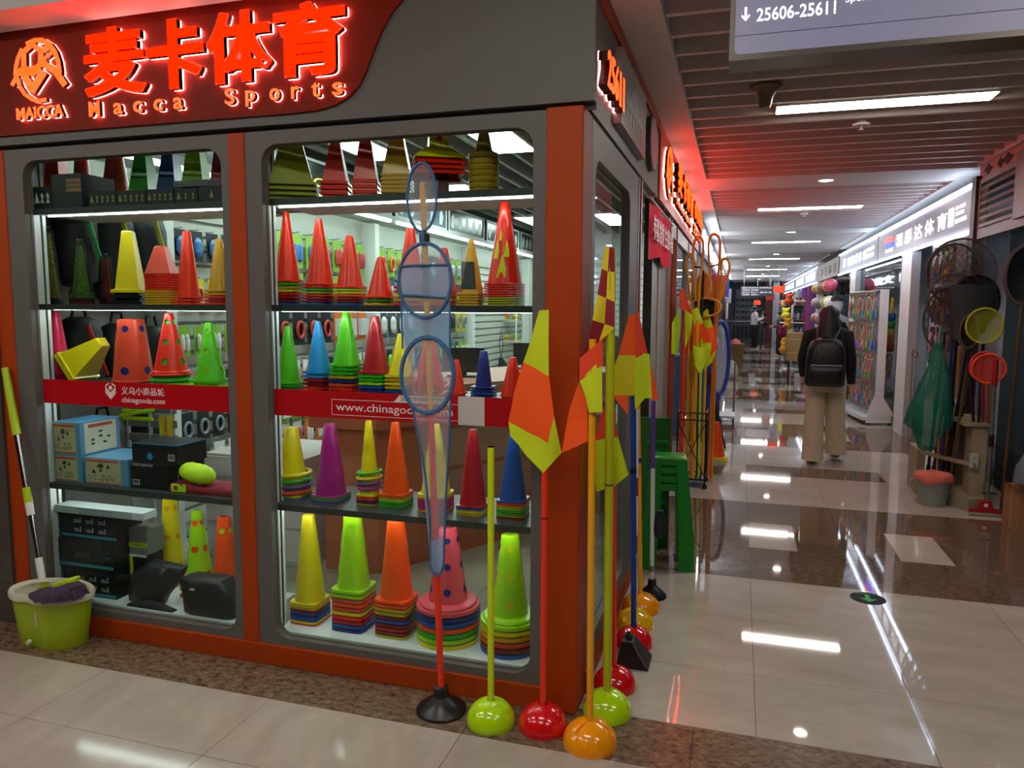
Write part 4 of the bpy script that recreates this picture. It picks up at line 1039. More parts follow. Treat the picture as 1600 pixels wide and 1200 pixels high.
# lowest shelf
def ring_on(x, y, z, r, c, label, tilt=0.0, th=0.012):
    pts = [(r*math.cos(g*PI/16), r*math.sin(g*PI/16), r*math.cos(g*PI/16)*math.tan(tilt)) for g in range(32)]
    me = MB().path(pts, th, 8, closed=True).mesh('agility_ring', 60); me.materials.append(plastic(c))
    o = bpy.data.objects.new('agility_ring', me); COL.objects.link(o); o.location = (x, y, z); ORIG[o.name] = Vector((x, y, z))
    tag(o, label, 'ring', 'agility rings slipped over cones')
x, zf, rb, rt, h = stack(ZD, 'sq', (449, 471), 667, (432, 484), 782, 60, 'yellow', ['yellow', 'olive', 'blue', 'sky blue'], 'yellow cone carrying four thick rings', WD)
Rz = lambda z_: rb + (rt-rb)*(z_-zf-0.007)/(h-0.007)
r_ring = Rz(yp(456, 765, 0.19).z) + 0.0102
for k, (c, v) in enumerate((('yellow', 738), ('green', 747), ('purple', 756), ('coral', 765))):
    ring_on(x, 0.19, yp(456, v, 0.19).z, r_ring, c, 'thick %s ring over the yellow cone by the case side' % c, 0.012*(k % 2), 0.0095)
stack(ZD, 'sq', (508, 527), 662, (492.5, 542.5), 770, 62, 'magenta', ['magenta', 'green', 'dark green', 'green', 'purple', 'navy', 'purple'], 'tall magenta cone', WD, rot=0.25, jit=0.002)
x, zf, rb, rt, h = stack(ZD, 'sq', (572, 583), 657, (561, 594), 770, 46, 'yellow', ['red', 'coral', 'navy', 'maroon', 'olive'], 'slender yellow cone carrying tilted rings', WD, jit=0.002)
Rz = lambda z_: rb + (rt-rb)*(z_-zf-0.007)/(h-0.007)
r_ring = Rz(yp(577, 760, 0.19).z) + 0.0088
for k, (c, v) in enumerate((('green', 737), ('yellow', 745), ('purple', 753), ('magenta', 760))):
    ring_on(x, 0.19, yp(577, v, 0.19).z, r_ring, c, 'slim %s ring over the slender yellow cone' % c, 0.10-0.033*k, 0.007)
stack(ZD, 'sq', (615, 628), 660, (597, 641), 768, 58, 'orange', ['orange', 'olive', 'lime', 'green', 'dark green', 'green', 'dark green'], 'bright orange cone over a green pile', WD, rot=0.25, jit=0.002)
stack(ZD, 'sq', (672.5, 687), 662, (657.5, 705), 768, 62, 'yellow', ['yellow', 'coral', 'hot pink', 'magenta', 'hot pink', 'magenta', 'hot pink', 'amber'], 'yellow cone over pink ones behind the dummy', WD, rot=0.35, jit=0.002)
stack(ZD, 'sq', (736, 749.5), 671, (717, 761), 786, 58, 'crimson', ['navy', 'blue', 'amber', 'yellow', 'olive', 'amber'], 'crimson cone over navy and yellow ones', WD, jit=0.002)
stack(ZD, 'sq', (792, 804), 673, (779, 824), 778, 56, 'blue', ['red', 'amber', 'lime', 'green', 'green', 'olive', 'maroon'], 'royal blue cone beside the window edge', WD, rot=0.2, jit=0.002)
# floor ledge
stack(ZE, 'sq', (476, 496), 804, (460, 510), 934, 66, 'yellow', ['yellow', 'amber', 'maroon', 'blue', 'navy', 'blue', 'blue', 'yellow', 'orange'], 'plain yellow cone nearest the case side', WE, rot=0.12, jit=0.003)
stack(ZE, 'sq', (541, 571), 806, (526, 580), 914, 78, 'lime', ['lime', 'coral', 'orange', 'coral', 'yellow', 'red', 'crimson', 'blue', 'navy'], 'lime cone with ventilation holes and square foot', WE, rot=0.30, holes=3, hr=0.014, jit=0.003)
stack(ZE, 'sq', (606, 634), 812, (593, 647), 930, 76, 'orange', ['orange', 'amber', 'olive', 'maroon', 'blue', 'maroon', 'crimson', 'maroon', 'olive'], 'plain orange cone over a maroon pile', WE, rot=0.30, jit=0.003)
stack(ZE, 'tier', (692, 721), 824, (669, 732), 934, 100, 'rose', ['navy', 'blue', 'orange', 'green', 'lime', 'yellow'], 'rose-pink drilled cone with a stepped round foot', WE, holes=3, hr=0.011, t=0.034, Y=0.21)
stack(ZE, 'tier', (781, 809), 834, (767, 826), 956, 92, 'lime', ['yellow', 'amber', 'coral', 'maroon', 'blue'], 'bright lime drilled cone with a stepped round foot', WE, holes=3, hr=0.011, t=0.034, Y=0.20)

# ---- narrow window
NA, NB, NC, ND, NE = ('narrow window top shelf', 'narrow window second shelf', 'narrow window middle shelf', 'narrow window lowest shelf', 'narrow window floor ledge')
stack(ZA, 'pyr', (77, 102), 243, (70, 110), 300, 44, 'coral', [], 'coral cone behind the largest black box', NA, rot=0.2, Y=0.30)
stack(ZA, 'cup', (116, 138), 240, (110, 150), 300, 44, 'coral', [], 'coral flared cone beside the black box', NA, Y=0.31)
stack(ZA, 'sq', (167, 193), 237, (158, 206), 302, 50, 'coral', ['coral'], 'coral cone beside the green one', NA, Y=0.32)
stack(ZA, 'pyr', (216, 236), 233, (206, 247), 300, 42, 'green', ['green'], 'green pyramid cone', NA, rot=0.15, Y=0.26)
stack(ZA, 'pyr', (259, 278), 231, (249, 288), 300, 42, 'blue', ['blue'], 'blue pyramid cone', NA, rot=0.15, Y=0.26)
stack(ZA, 'pyr', (294, 317), 228, (287, 329), 296, 46, 'lime', ['lime'], 'lime pyramid cone behind the thin printed box', NA, rot=0.25, Y=0.27)
stack(ZA, 'pyr', (335, 348), 236, (326, 360), 300, 36, 'crimson', [], 'crimson pyramid cone at the window corner', NA, rot=0.2, Y=0.27)
# row of small black boxes
boxb = mat('box_black', '#15171a', 0.42, noise=0.1); gold = mat('print_gold', '#8f8a4a', 0.5); brownl = mat('label_brown', '#8b5f3e', 0.5)
gp = mat('print_pale', '#b9c2b8', 0.5)
def carton(name, u0, v0, u1, v1, Yf, depth, m, label, zbase=None, group=None, bevel=0.002, ztop=None, xmin=None):
    a = yp(u0, v1, Yf); b = yp(u1, v0, Yf)
    if ztop is not None: b.z = ztop
    if xmin is not None: a.x = max(a.x, xmin)
    if Yf < 0.12: a.x = max(a.x, -2.662)
    zb = a.z if zbase is None else zbase
    t = thing(name, ((a.x+b.x)/2, Yf+depth/2, zb), label, 'box', group)
    obj('carton', MB().box((a.x, Yf, zb), (b.x, Yf+depth, b.z)), m, t, bevel=bevel)
    return t, a.x, b.x, zb, b.z
def icons(t, x0, x1, z0, z1, Yf, m, n):
    mb = MB(); rr = random.Random(int(x0*1000))
    for k in range(n):
        cx = x0 + (x1-x0)*(k+0.6)/(n+0.2); cz = (z0+z1)/2; s = (z1-z0)*0.22
        if k == 0: mb.prism([(cx-s*0.7, cz-s), (cx+s*0.7, cz-s), (cx, cz+s*1.2)], FX, Yf-0.0012, Yf-0.0004)
        else: mb.prism([(cx-s*0.5, cz-s), (cx-s*0.1, cz-s*0.2), (cx-s*0.4, cz+s*0.6), (cx, cz+s), (cx+s*0.45, cz+s*0.3), (cx+s*0.1, cz-s*0.1), (cx+s*0.4, cz-s)], FX, Yf-0.0012, Yf-0.0004)
    obj('printed_icons', mb, m, t)
for n, (u0, u1, v0, v1, k) in enumerate(((45, 80, 291, 319, 3), (139, 182, 297, 317, 5), (183, 228, 296, 316, 5), (229, 272, 294, 314, 5), (273, 309, 293, 313, 3), (310, 352, 289, 309, 1))):
    t, a, b, z0, z1 = carton('equipment_box', u0, v0, u1-0.8, v1, 0.062, 0.11, boxb, ['small black box with three pale figures beside the largest box', 'small black box with gold cone icons right of the largest box', 'small black box with icons in front of the coral cone', 'small black box with icons in front of the green and blue cones', 'small black box under the thin printed box', 'small black box with one white mark at the window corner'][n], ZA, 'small black boxes on the top shelf')
    icons(t, a, b, z0, z1, 0.062, gold if n else gp, k)
t, a, b, z0, z1 = carton('equipment_box', 81.5, 270, 127, 320, 0.056, 0.185, boxb, 'largest black box with a brown barred label on the top shelf', ZA)
l0 = yp(104, 300, 0.055); l1 = yp(127, 278, 0.055)
lb = obj('brown_label', MB().box((l0.x, 0.0545, l0.z), (l1.x-0.004, 0.0555, l1.z)), brownl, t)
for k in (1, 2): obj('label_bar', MB().box((l0.x, 0.0540, l0.z+(l1.z-l0.z)*k/3-0.002), (l1.x-0.004, 0.0545, l0.z+(l1.z-l0.z)*k/3+0.002)), boxb, lb)
t, a, b, z0, z1 = carton('equipment_box', 271, 280, 325, 290, 0.058, 0.12, mat('box_thin', '#55585c', 0.4), 'thin grey box with small prints lying on the black boxes', yp(298, 292.5, 0.062).z+0.002)
icons(t, a, b, z0, z1, 0.058, boxb, 6)
# mesh-bagged cones
netm = mesh_cloth('bag_net', '#0b0c0a', 0.66, 0.7, 140)
def bagged(u0, u1, v0, v1, col, layers, label, nm, Y=0.20):
    top = ((u0+u1)/2-5, (u0+u1)/2+5)
    x, zf, rb, rt, h = stack(ZB_, 'sq', top, v0+5, (u0+8, u1-8), v1-16, (u1-u0)-12, col, layers, nm, NB, Y=Y)
    t = thing('mesh_bag', (x, Y, ZB_), label, 'bag', 'mesh bags of cones')
    rings = []; H = zf+h-ZB_
    R0 = LASTFW[0]*1.36
    zl = (zf+0.012-ZB_)/H
    for f, k in ((0.0, R0*0.98), (0.01, R0*1.03), (zl, R0*1.02), (zl+0.06, max(R0*0.86, rb*1.25)), (0.45, rb*0.62+rt*0.38+0.012), (0.7, rb*0.36+rt*0.64+0.014), (0.94, rt+0.012), (1.03, rt+0.009), (1.07, rt*0.5), (1.10, rt*0.7)):
        rings.append([(x + k*(1+0.015*math.sin(5*g))*math.cos(g*2*PI/20), Y + k*(1+0.015*math.cos(3*g))*math.sin(g*2*PI/20), ZB_+0.001+H*f) for g in range(20)])
    obj('net', MB().loft(rings, caps=False), netm, t, 60)
    tp = ZB_ + H*1.08
    obj('drawstring', MB().path([(x+rb*0.3, Y-rb*0.3, tp), (x+rb*0.55, Y-rb*0.8, ZB_+H*0.75), (x+rb*0.5, Y-rb*1.15, ZB_+H*0.42), (x+rb*0.5, Y-R0*1.1, ZB_+H*0.15), (x+rb*0.3, Y-R0*1.12, ZB_+H*0.08)], 0.003, 6), black_m, t, 60)
    obj('gather', MB().path([(x+rb*0.30*math.cos(g*PI/8), Y+rb*0.30*math.sin(g*PI/8), tp) for g in range(16)], 0.005, 6, closed=True), black_m, t, 60)
bagged(58, 101, 358, 474, 'yellow', ['yellow', 'maroon', 'navy'], 'tall black net bag of a yellow cone stack by the case side', 'yellow cone inside the tallest net bag', 0.20)
bagged(105, 150, 378, 474, 'lime', ['lime', 'maroon', 'red'], 'black net bag holding a lime cone stack', 'lime cone inside a net bag')
bagged(150, 183, 398, 470, 'red', ['red', 'crimson'], 'small black net bag holding a red cone stack', 'red cone inside the smallest net bag', 0.31)
stack(ZB_, 'pyr', (194, 213), 361, (183, 226), 452, 52, 'yellow', ['black', 'black'], 'yellow pyramid cone on a black foot', NB, rot=0.45, t=0.012)
stack(ZB_, 'oct', (234, 257), 385, (222, 278), 427, 58, 'coral', ['red']*6 + ['amber']*6, 'low coral eight-sided cone on a tall pile', NB, Y=0.20)
stack(ZB_, 'sq', (288, 302), 361, (277, 314), 463, 44, 'fluo red', ['red', 'fluo red'], 'bright red slender cone', NB)
stack(ZB_, 'sq', (338, 350), 373, (325, 364), 453, 44, 'amber', ['amber', 'red', 'crimson', 'red'], 'amber cone half behind the window edge', NB)
stack(ZC_, 'sq', (83, 98), 487, (71, 113), 582, 46, 'pink', ['pink', 'hot pink', 'pink'], 'pink-red cone by the case side', NC)
# tipped-over yellow pyramids
P0 = yp(118, 583, 0.19)
me = cone_mesh('pyr', 0.075, 0.028, 0.20, 0.082, 0.006, 0.0)
for k in range(3):
    put_cone(me, (P0.x + 0.022 - 0.010*k, 0.19, ZC_ + 0.084 - 0.007*k), 'yellow', ['uppermost tipped-over yellow pyramid cone leaning on the coral one', 'tipped-over yellow pyramid cone nested in the middle', 'tipped-over yellow pyramid cone with its open foot showing'][k], 'training cones in the display windows', tilt=(0, math.radians(54), 0))
stack(ZC_, 'round', (187, 231), 498, (175, 243), 594, 70, 'coral', ['navy'], 'wide blunt coral cone with round blue-backed holes', NC, holes=2, hr=0.013, Y=0.21)
stack(ZC_, 'tier', (262, 276.5), 489, (239, 296), 578, 68, 'red', ['green', 'lime'], 'red drilled cone with a stepped foot over green', NC, holes=3, hr=0.010, t=0.022)
stack(ZC_, 'sq', (322, 334), 503, (303, 355), 592, 56, 'leaf green', ['lime'], 'leaf green drilled cone at the window edge', NC, holes=3, hr=0.009)
stack(ZE, 'sq', (257, 279), 772, (249, 291), 900, 43, 'yellow', ['amber'], 'yellow drilled cone behind the black pouch', NE, holes=3, hr=0.012, Y=0.37)
stack(ZE, 'sq', (301, 318), 797, (288, 336), 912, 52, 'lime', ['orange'], 'lime drilled cone with orange showing through', NE, holes=3, hr=0.013, Y=0.29)
stack(ZE, 'sq', (342, 364), 807, (331, 378), 935, 50, 'orange', ['lime'], 'orange drilled cone at the window edge', NE, holes=2, hr=0.011, Y=0.26)

# ---- boxes on the narrow window's lowest shelf
def game_box(u0, v0, u1, v1, Yf, depth, zb, label, ztop=None):
    bl = mat('gamebox_blue', '#5b93b8', 0.4, noise=0.06); 
    t, a, b, z0, z1 = carton('game_box', u0, v0, u1, v1, Yf, depth, bl, label, zb, 'boxed cone game sets', ztop=ztop)
    W, H = b-a, z1-z0
    f = obj('front_print', MB().box((a+W*0.04, Yf-0.0010, z0+H*0.04), (a+W*0.84, Yf-0.0002, z1-H*0.04)), mat('gamebox_sand', '#b5ab83', 0.5, noise=0.1), t)
    obj('title_bar', MB().box((a+W*0.04, Yf-0.0016, z1-H*0.15), (a+W*0.80, Yf-0.0010, z1-H*0.07)), mat('gamebox_red', '#b8503c', 0.5), f)
    obj('foot_bar', MB().box((a+W*0.04, Yf-0.0016, z0+H*0.05), (a+W*0.82, Yf-0.0010, z0+H*0.09)), MATS['gamebox_red'], f)
    mb = MB(); dkp = mat('gamebox_ink', '#3a3a2c', 0.6)
    for cx, cz, s in ((0.22, 0.42, 0.05), (0.38, 0.5, 0.04), (0.55, 0.62, 0.05)):
        mb.prism([(a+W*(cx-s), z0+H*cz), (a+W*(cx+s), z0+H*cz), (a+W*cx, z0+H*(cz+0.17))], FX, Yf-0.0016, Yf-0.0010)
    for cx, cz in ((0.1, 0.32), (0.17, 0.25), (0.24, 0.33), (0.09, 0.2), (0.25, 0.2)):
        mb.box((a+W*(cx-0.02), Yf-0.0016, z0+H*(cz-0.015)), (a+W*(cx+0.02), Yf-0.0010, z0+H*(cz+0.015)))
    mb.prism([(a+W*0.28, z0+H*0.66), (a+W*0.34, z0+H*0.78), (a+W*0.42, z0+H*0.80), (a+W*0.46, z0+H*0.68), (a+W*0.38, z0+H*0.64)], FX, Yf-0.0016, Yf-0.0010)
    obj('printed_cones', mb, dkp, f)
    mb = MB()
    for cx, cz in ((0.45, 0.33), (0.58, 0.34), (0.40, 0.2), (0.52, 0.21), (0.64, 0.24)):
        mb.path([(a+W*(cx+0.035*math.cos(g*PI/6)), Yf-0.0012, z0+H*(cz+0.04*math.sin(g*PI/6))) for g in range(12)], 0.0012, 4, closed=True)
    obj('printed_rings', mb, dkp, f)
    sd = obj('side_print', MB().box((b+0.0002, Yf+depth*0.10, z0+H*0.04), (b+0.0010, Yf+depth*0.90, z1-H*0.04)), mat('gamebox_side', '#d6cdb6', 0.5), t)
    obj('side_title', MB().box((b+0.0010, Yf+depth*0.2, z1-H*0.2), (b+0.0016, Yf+depth*0.8, z1-H*0.1)), MATS['gamebox_red'], sd)
    mb = MB()
    for g0, cz in ((0.3, 0.3), (0.3, 0.42), (0.5, 0.5), (0.6, 0.3), (0.7, 0.45), (0.5, 0.65)):
        mb.box((b+0.0010, Yf+depth*(g0-0.04), z0+H*(cz-0.03)), (b+0.0016, Yf+depth*(g0+0.04), z0+H*(cz+0.03)))
    obj('side_figures', mb, dkp, sd)
    return z1
z1 = zg = game_box(68, 713, 127, 762, 0.09, 0.24, ZD, 'blue and sand game box at the bottom beside the case side')
game_box(134, 716, 199, 766, 0.09, 0.24, ZD, 'blue and sand game box next to the black cartons', zg - 0.001)
game_box(66, 661, 124, 712, 0.09, 0.24, z1 + 0.001, 'blue and sand game box stacked on another one')
t, a, b, z0, z1 = carton('black_carton', 206, 727, 262, 771, 0.10, 0.22, boxb, 'lower black carton with a white barcode', ZD)
def barcode(t, x, z, wd, hh, Yf):
    bo = obj('barcode_label', MB().box((x, Yf-0.001, z), (x+wd, Yf-0.0002, z+hh)), mat('sticker_white', '#cfccca'), t)
    mb = MB(); xx = x+wd*0.08; rr = random.Random(5)
    while xx < x+wd*0.9:
        wdt = rr.choice((0.0008, 0.0014, 0.0020)); mb.box((xx, Yf-0.0015, z+hh*0.2), (xx+wdt, Yf-0.001, z+hh*0.9)); xx += wdt + rr.choice((0.001, 0.0016))
    obj('bars', mb, black_m, bo)
barcode(t, a+0.01, z0+0.015, 0.04, 0.026, 0.10)
obj('fine_print', text_mesh('SPORTS TRAINING SET', (a+0.01, 0.0995, z0+0.105), *FRONT, 0.12, 0.012, 0.0004), gp, t)
t, a, b, z0, z1 = carton('black_carton', 207, 697, 276, 725, 0.10, 0.20, boxb, 'upper black carton with a round blue emblem', z1 + 0.001)
q = yp(234, 713, 0.0995)
obj('round_emblem', MB().prism([(q.x+0.016*math.cos(g*PI/10), q.z+0.016*math.sin(g*PI/10)) for g in range(20)], FX, 0.0988, 0.0998), mat('emblem_blue', '#2a8fc4', 0.4), t)
obj('blue_lid_edge', MB().box((a, 0.10, z1-0.002), (b, 0.30, z1+0.0015)), mat('lid_blue', '#3a7fc0', 0.4), t)
obj('blue_lid_top', MB().box((a+0.004, 0.102, z1+0.0015), (b-0.004, 0.296, z1+0.002)), mat('lid_black', '#26242c', 0.35), t)
barcode(t, b-0.05, z0+0.02, 0.036, 0.03, 0.10)
# lime stuff sack and red folded bag
q = yp(308, 750, 0.125); q.z = ZD + 0.084
lb = thing('stuff_sack', (q.x, 0.125, ZD+0.03), 'fluorescent lime stuff sack lying on the red bag', 'bag')
rings = []
L = 0.092
for f in range(13):
    u = -1 + 2*f/12; r = math.sqrt(max(0.02, 1-abs(u)**2.6))
    rings.append([(q.x + u*L, 0.130 + 0.052*r*math.cos(g*PI/10)*(1+0.06*math.sin(3*g+f)), q.z - 0.012*u + 0.046*r*math.sin(g*PI/10)*(1+0.06*math.cos(2*g+f*1.3))) for g in range(20)])
obj('sack_body', MB().loft(rings), mat('lime_fabric', '#c9f01a', 0.6, bump=0.5, bscale=25), lb, 70)
obj('cord', MB().path([(q.x-0.088, 0.11, q.z+0.005), (q.x-0.068, 0.082, q.z-0.03), (q.x-0.045, 0.078, q.z-0.050)], 0.003, 6), black_m, lb)
a = yp(266, 778, 0.09); b = yp(362, 762, 0.09)
rb_ = thing('folded_bag', ((a.x+b.x)/2, 0.17, ZD), 'folded crimson bag with a lime tag under the lime sack', 'bag')
rings = []
for f in range(9):
    u = f/8; x = a.x + (b.x-a.x)*u; hh = 0.036 + 0.008*math.sin(u*9)
    rings.append([(x, 0.09, ZD+0.001), (x, 0.085, ZD+hh*0.5), (x, 0.10, ZD+hh), (x, 0.18, ZD+hh*1.15), (x, 0.25, ZD+hh*0.9), (x, 0.26, ZD+0.001)])
obj('fabric', MB().loft(rings), mat('crimson_fabric', '#97152c', 0.65, bump=0.5, bscale=30), rb_, 70)
q = yp(268, 766, 0.08); q2 = yp(290, 778, 0.08)
tg = obj('lime_tag', MB().box((q.x, 0.079, ZD+0.004), (q2.x, 0.084, ZD+0.040)), mat('lime_fabric', '#c9f01a'), rb_)
obj('tag_window', MB().box((q.x+0.015, 0.0775, ZD+0.012), (q.x+0.035, 0.079, ZD+0.032)), MATS['crimson_fabric'], tg)
# ---- boxed goods on the narrow window's floor ledge
blk = [('lowest', 79, 897, 180, 948, 0.10, 0.165), ('middle', 78, 850, 176, 902, 0.085, 0.165), ('upper', 76, 812, 181, 862, 0.10, 0.165)]
cy = mat('print_cyan', '#2f7f98', 0.5)
zb = ZE; XBK = -9
for n, (nm, u0, v0, u1, v1, Yf, dp) in enumerate(blk):
    a = yp(u0, v1, Yf); b = yp(u1, v0, Yf); XBK = max(XBK, b.x+0.002); a.x = max(a.x, -2.662)
    H = (0.148, 0.140, 0.128)[n]
    t = thing('equipment_carton', ((a.x+b.x)/2, Yf+dp/2, zb), '%s long black carton with cyan prints on the window floor' % nm, 'box')
    obj('carton', MB().box((a.x, Yf, zb), (b.x, Yf+dp, zb+H)), boxb, t, bevel=0.002)
    obj('cyan_stripe', MB().box((a.x+0.002, Yf-0.001, zb+0.006), (b.x-0.002, Yf-0.0002, zb+0.020)), cy, t)
    if n == 1:
        obj('gold_lines', MB().add([(a.x+0.10+k*0.018+dx, Yf-0.001, zb+0.05+dz) for k in range(5) for dx, dz in ((0, 0), (0.003, 0), (0.023, 0.03), (0.020, 0.03))], [(4*k, 4*k+1, 4*k+2, 4*k+3) for k in range(5)]), gold, t)
        obj('emblem_print', text_mesh('SC', (b.x-0.06, Yf-0.0003, zb+0.06), *FRONT, 0.03, 0.03, 0.0006, 0.02), mat('emblem_blue', '#2a8fc4'), t)
    else:
        mb = MB()
        for k in range(3):
            for r in range(2):
                x = a.x + 0.09 + k*0.075; z = zb + 0.035 + r*0.045
                mb.box((x, Yf-0.001, z), (x+0.042, Yf-0.0003, z+0.004)); mb.box((x+0.038, Yf-0.001, z), (x+0.042, Yf-0.0003, z+0.024))
                mb.box((x, Yf-0.001, z+0.010), (x+0.03, Yf-0.0003, z+0.013))
        obj('printed_panels', mb, gp, t)
    zb += H + 0.001
a = yp(72, 810, 0.07)
t = thing('ladder_box', (-2.35, 0.17, zb), 'flat pale grey agility ladder box on the black cartons', 'box')
x0 = max(-2.662, yp(71, 805, 0.075).x); x1 = yp(224, 828, 0.075).x
obj('carton', MB().box((x0, 0.075, zb), (x1, 0.165, zb+0.036)), mat('box_silver', '#9fa8a8', 0.4), t, bevel=0.002)
obj('white_label', MB().box((x1-0.062, 0.0738, zb+0.003), (x1-0.004, 0.0748, zb+0.034)), mat('label_lilac', '#cbc3d6', 0.5), t)
mb = MB()
for k in range(10): mb.box((x0+0.16+k*0.020, 0.0740, zb+0.006), (x0+0.1615+k*0.020, 0.0748, zb+0.026))
for zz in (0.006, 0.026): mb.box((x0+0.15, 0.0740, zb+zz), (x0+0.36, 0.0748, zb+zz+0.0012))
obj('ladder_print', mb, boxb, t)
obj('lettering', text_mesh('Agility Ladder', (x0+0.02, 0.0746, zb+0.017), *FRONT, 0.11, 0.014, 0.0005), gp, t)
t, a, b, z0, z1 = carton('equipment_carton', 186, 868, 229, 905, 0.17, 0.11, boxb, 'small black carton with a white lid band behind the pouch', ZE+0.10, xmin=XBK)
zlid = z1
obj('white_band', MB().box((a, 0.1685, z1-0.012), (b, 0.1695, z1)), mat('sticker_white', '#cfccca'), t)
obj('lime_tab', MB().box((a, 0.1685, z0+0.01), (a+0.02, 0.1695, z1-0.012)), mat('print_lime', '#a9c41a', 0.5), t)
t0_, a, b, z0, z1 = carton('equipment_carton', 186, 905, 229, 960, 0.17, 0.11, boxb, 'plain black carton on the floor carrying the lidded one', ZE, ztop=ZE+0.099, xmin=XBK)
t2, a, b, z0, z1 = carton('equipment_carton', 190, 828, 229, 866, 0.17, 0.11, mat('box_grey', '#6d6f6a', 0.45), 'grey carton with a lime band topmost behind the ladder box', zlid+0.001, xmin=XBK)
obj('lime_band', MB().box((a, 0.1685, z0+0.035), (b, 0.1695, z0+0.060)), mat('print_lime', '#a9c41a'), t2)
obj('lettering', text_mesh('AGILITY', (a+0.03, 0.1683, z0+0.041), *FRONT, 0.07, 0.012, 0.0005), boxb, t2)
q = yp(230, 850, 0.284); q2 = yp(248, 823, 0.284)
t = thing('small_box', ((q.x+q2.x)/2, 0.34, q.z), 'small sky blue box perched behind the grey carton', 'box')
obj('carton', MB().box((q.x, 0.284, q.z), (q2.x, 0.312, q2.z)), mat('box_sky', '#4a93bd', 0.4), t, bevel=0.002)
obj('white_mark', MB().path([(q.x+0.02, 0.2835, q.z+0.02), (q.x+0.03, 0.2835, q.z+0.045), (q.x+0.026, 0.2835, q.z+0.05)], 0.002, 5), mat('sticker_white', '#cfccca'), t)
obj('support', MB().box((q.x, 0.284, ZE), (q.x+0.018, 0.308, q.z)), boxb, t)
# black pouches
def pouch(name, pts, Yf, label, m, bul=0.03, thick=0.02):
    """soft flat pouch: outline in the photo, bulged"""
    P = [yp(u, v, Yf) for u, v in pts]
    c = sum(P, Vector())/len(P); n = len(P)
    t = thing(name, (c.x, Yf+0.03, min(p.z for p in P)), label, 'bag')
    mb = MB(); vs = []
    for s, dy in ((1.0, 0.0), (0.86, -bul*0.7), (0.5, -bul), (0.001, -bul*1.05)):
        for p in P: vs.append((c.x+(p.x-c.x)*s, Yf+dy+0.004*math.sin(p.x*90), c.z+(p.z-c.z)*s))
    fs = [(i*n+j, i*n+(j+1) % n, (i+1)*n+(j+1) % n, (i+1)*n+j) for i in range(3) for j in range(n)]
    k = len(vs)
    for p in P: vs.append((p.x, Yf+thick, p.z))
    fs += [(j, k+j, k+(j+1) % n, (j+1) % n) for j in range(n)] + [tuple(k+j for j in range(n-1, -1, -1))]
    mb.add(vs, fs)
    obj('pouch_body', mb, m, t, 50)
    return t
cloth_b = mat('black_nylon', '#1c1d20', 0.45, bump=0.5, bscale=30)
t = pouch('black_pouch', [(199, 922), (208, 893), (240, 875), (290, 886), (282, 905), (262, 930), (250, 955), (225, 958), (202, 948)], 0.13, 'black pouch with white lettering slumped by the black cartons', cloth_b)
q = yp(252, 899, 0.085)
obj('lettering', text_mesh('OST', (q.x, 0.088, q.z), (0.66, 0, 0.75), (-0.75, 0, 0.66), 0.055, 0.026, 0.001, 0.03), mat('print_white', '#e6dcdc'), t)
t = pouch('black_pouch', [(278, 905), (292, 902), (345, 908), (362, 935), (366, 962), (358, 972), (300, 965), (288, 955), (284, 925)], 0.075, 'black folded pouch with a white oval hole at the window corner', cloth_b, 0.02, 0.085)
q = yp(300, 921, 0.053)
obj('white_oval', MB().prism([(q.x+0.016*math.cos(g*PI/8), q.z+0.005*math.sin(g*PI/8)) for g in range(16)], FX, 0.052, 0.056), mat('sticker_white', '#cfccca'), t)
t = single('dark_cloth', MB().loft([[(x, 0.058, ZE+0.001), (x, 0.058, ZE+hh*0.6), (x, 0.075, ZE+hh), (x, 0.088, ZE+hh*0.7), (x, 0.092, ZE+0.001)] for x, hh in ((yp(201, 955, 0.07).x, 0.01), (yp(215, 955, 0.07).x, 0.03), (yp(238, 955, 0.07).x, 0.04), (yp(255, 955, 0.07).x, 0.03), (yp(272, 955, 0.07).x, 0.008))]), blackmat, 'crumpled black cloth lying between the two pouches', 'cloth', smooth=60)
# ================================================================== POLES, FLAGS AND THINGS IN FRONT
lime_g = mat('lime_gloss', '#b4e30f', 0.15, coat=0.4); red_g = mat('red_gloss', '#d8141c', 0.15, coat=0.4); org_g = mat('orange_gloss', '#f79a0a', 0.16, coat=0.4); yel_g = mat('yellow_gloss', '#f2bc0c', 0.16, coat=0.4)
rubber = mat('rubber', '#141416', 0.32, noise=0.1)
pole_c = {'lime': mat('pole_lime', '#cde51a', 0.3), 'red': mat('pole_red', '#f0341a', 0.3), 'yellow': mat('pole_yellow', '#f0a818', 0.3), 'blue': mat('pole_blue', '#1b3f94', 0.3), 'white': mat('pole_white', '#d9dade', 0.3), 'purple': mat('pole_purple', '#6b3fa0', 0.3), 'tan': mat('pole_tan', '#e2b02c', 0.4), 'olive': mat('pole_olive', '#b9c21c', 0.3)}
def dome(mb, c, r, h=None):
    h = h or r*1.0
    mb.lathe([(r*0.985, 0.0), (r, r*0.08)] + [(r*math.cos(a*PI/20), r*0.08 + (h-r*0.08)*math.sin(a*PI/20)) for a in range(1, 10)] + [(0.016, h)], c, 32)
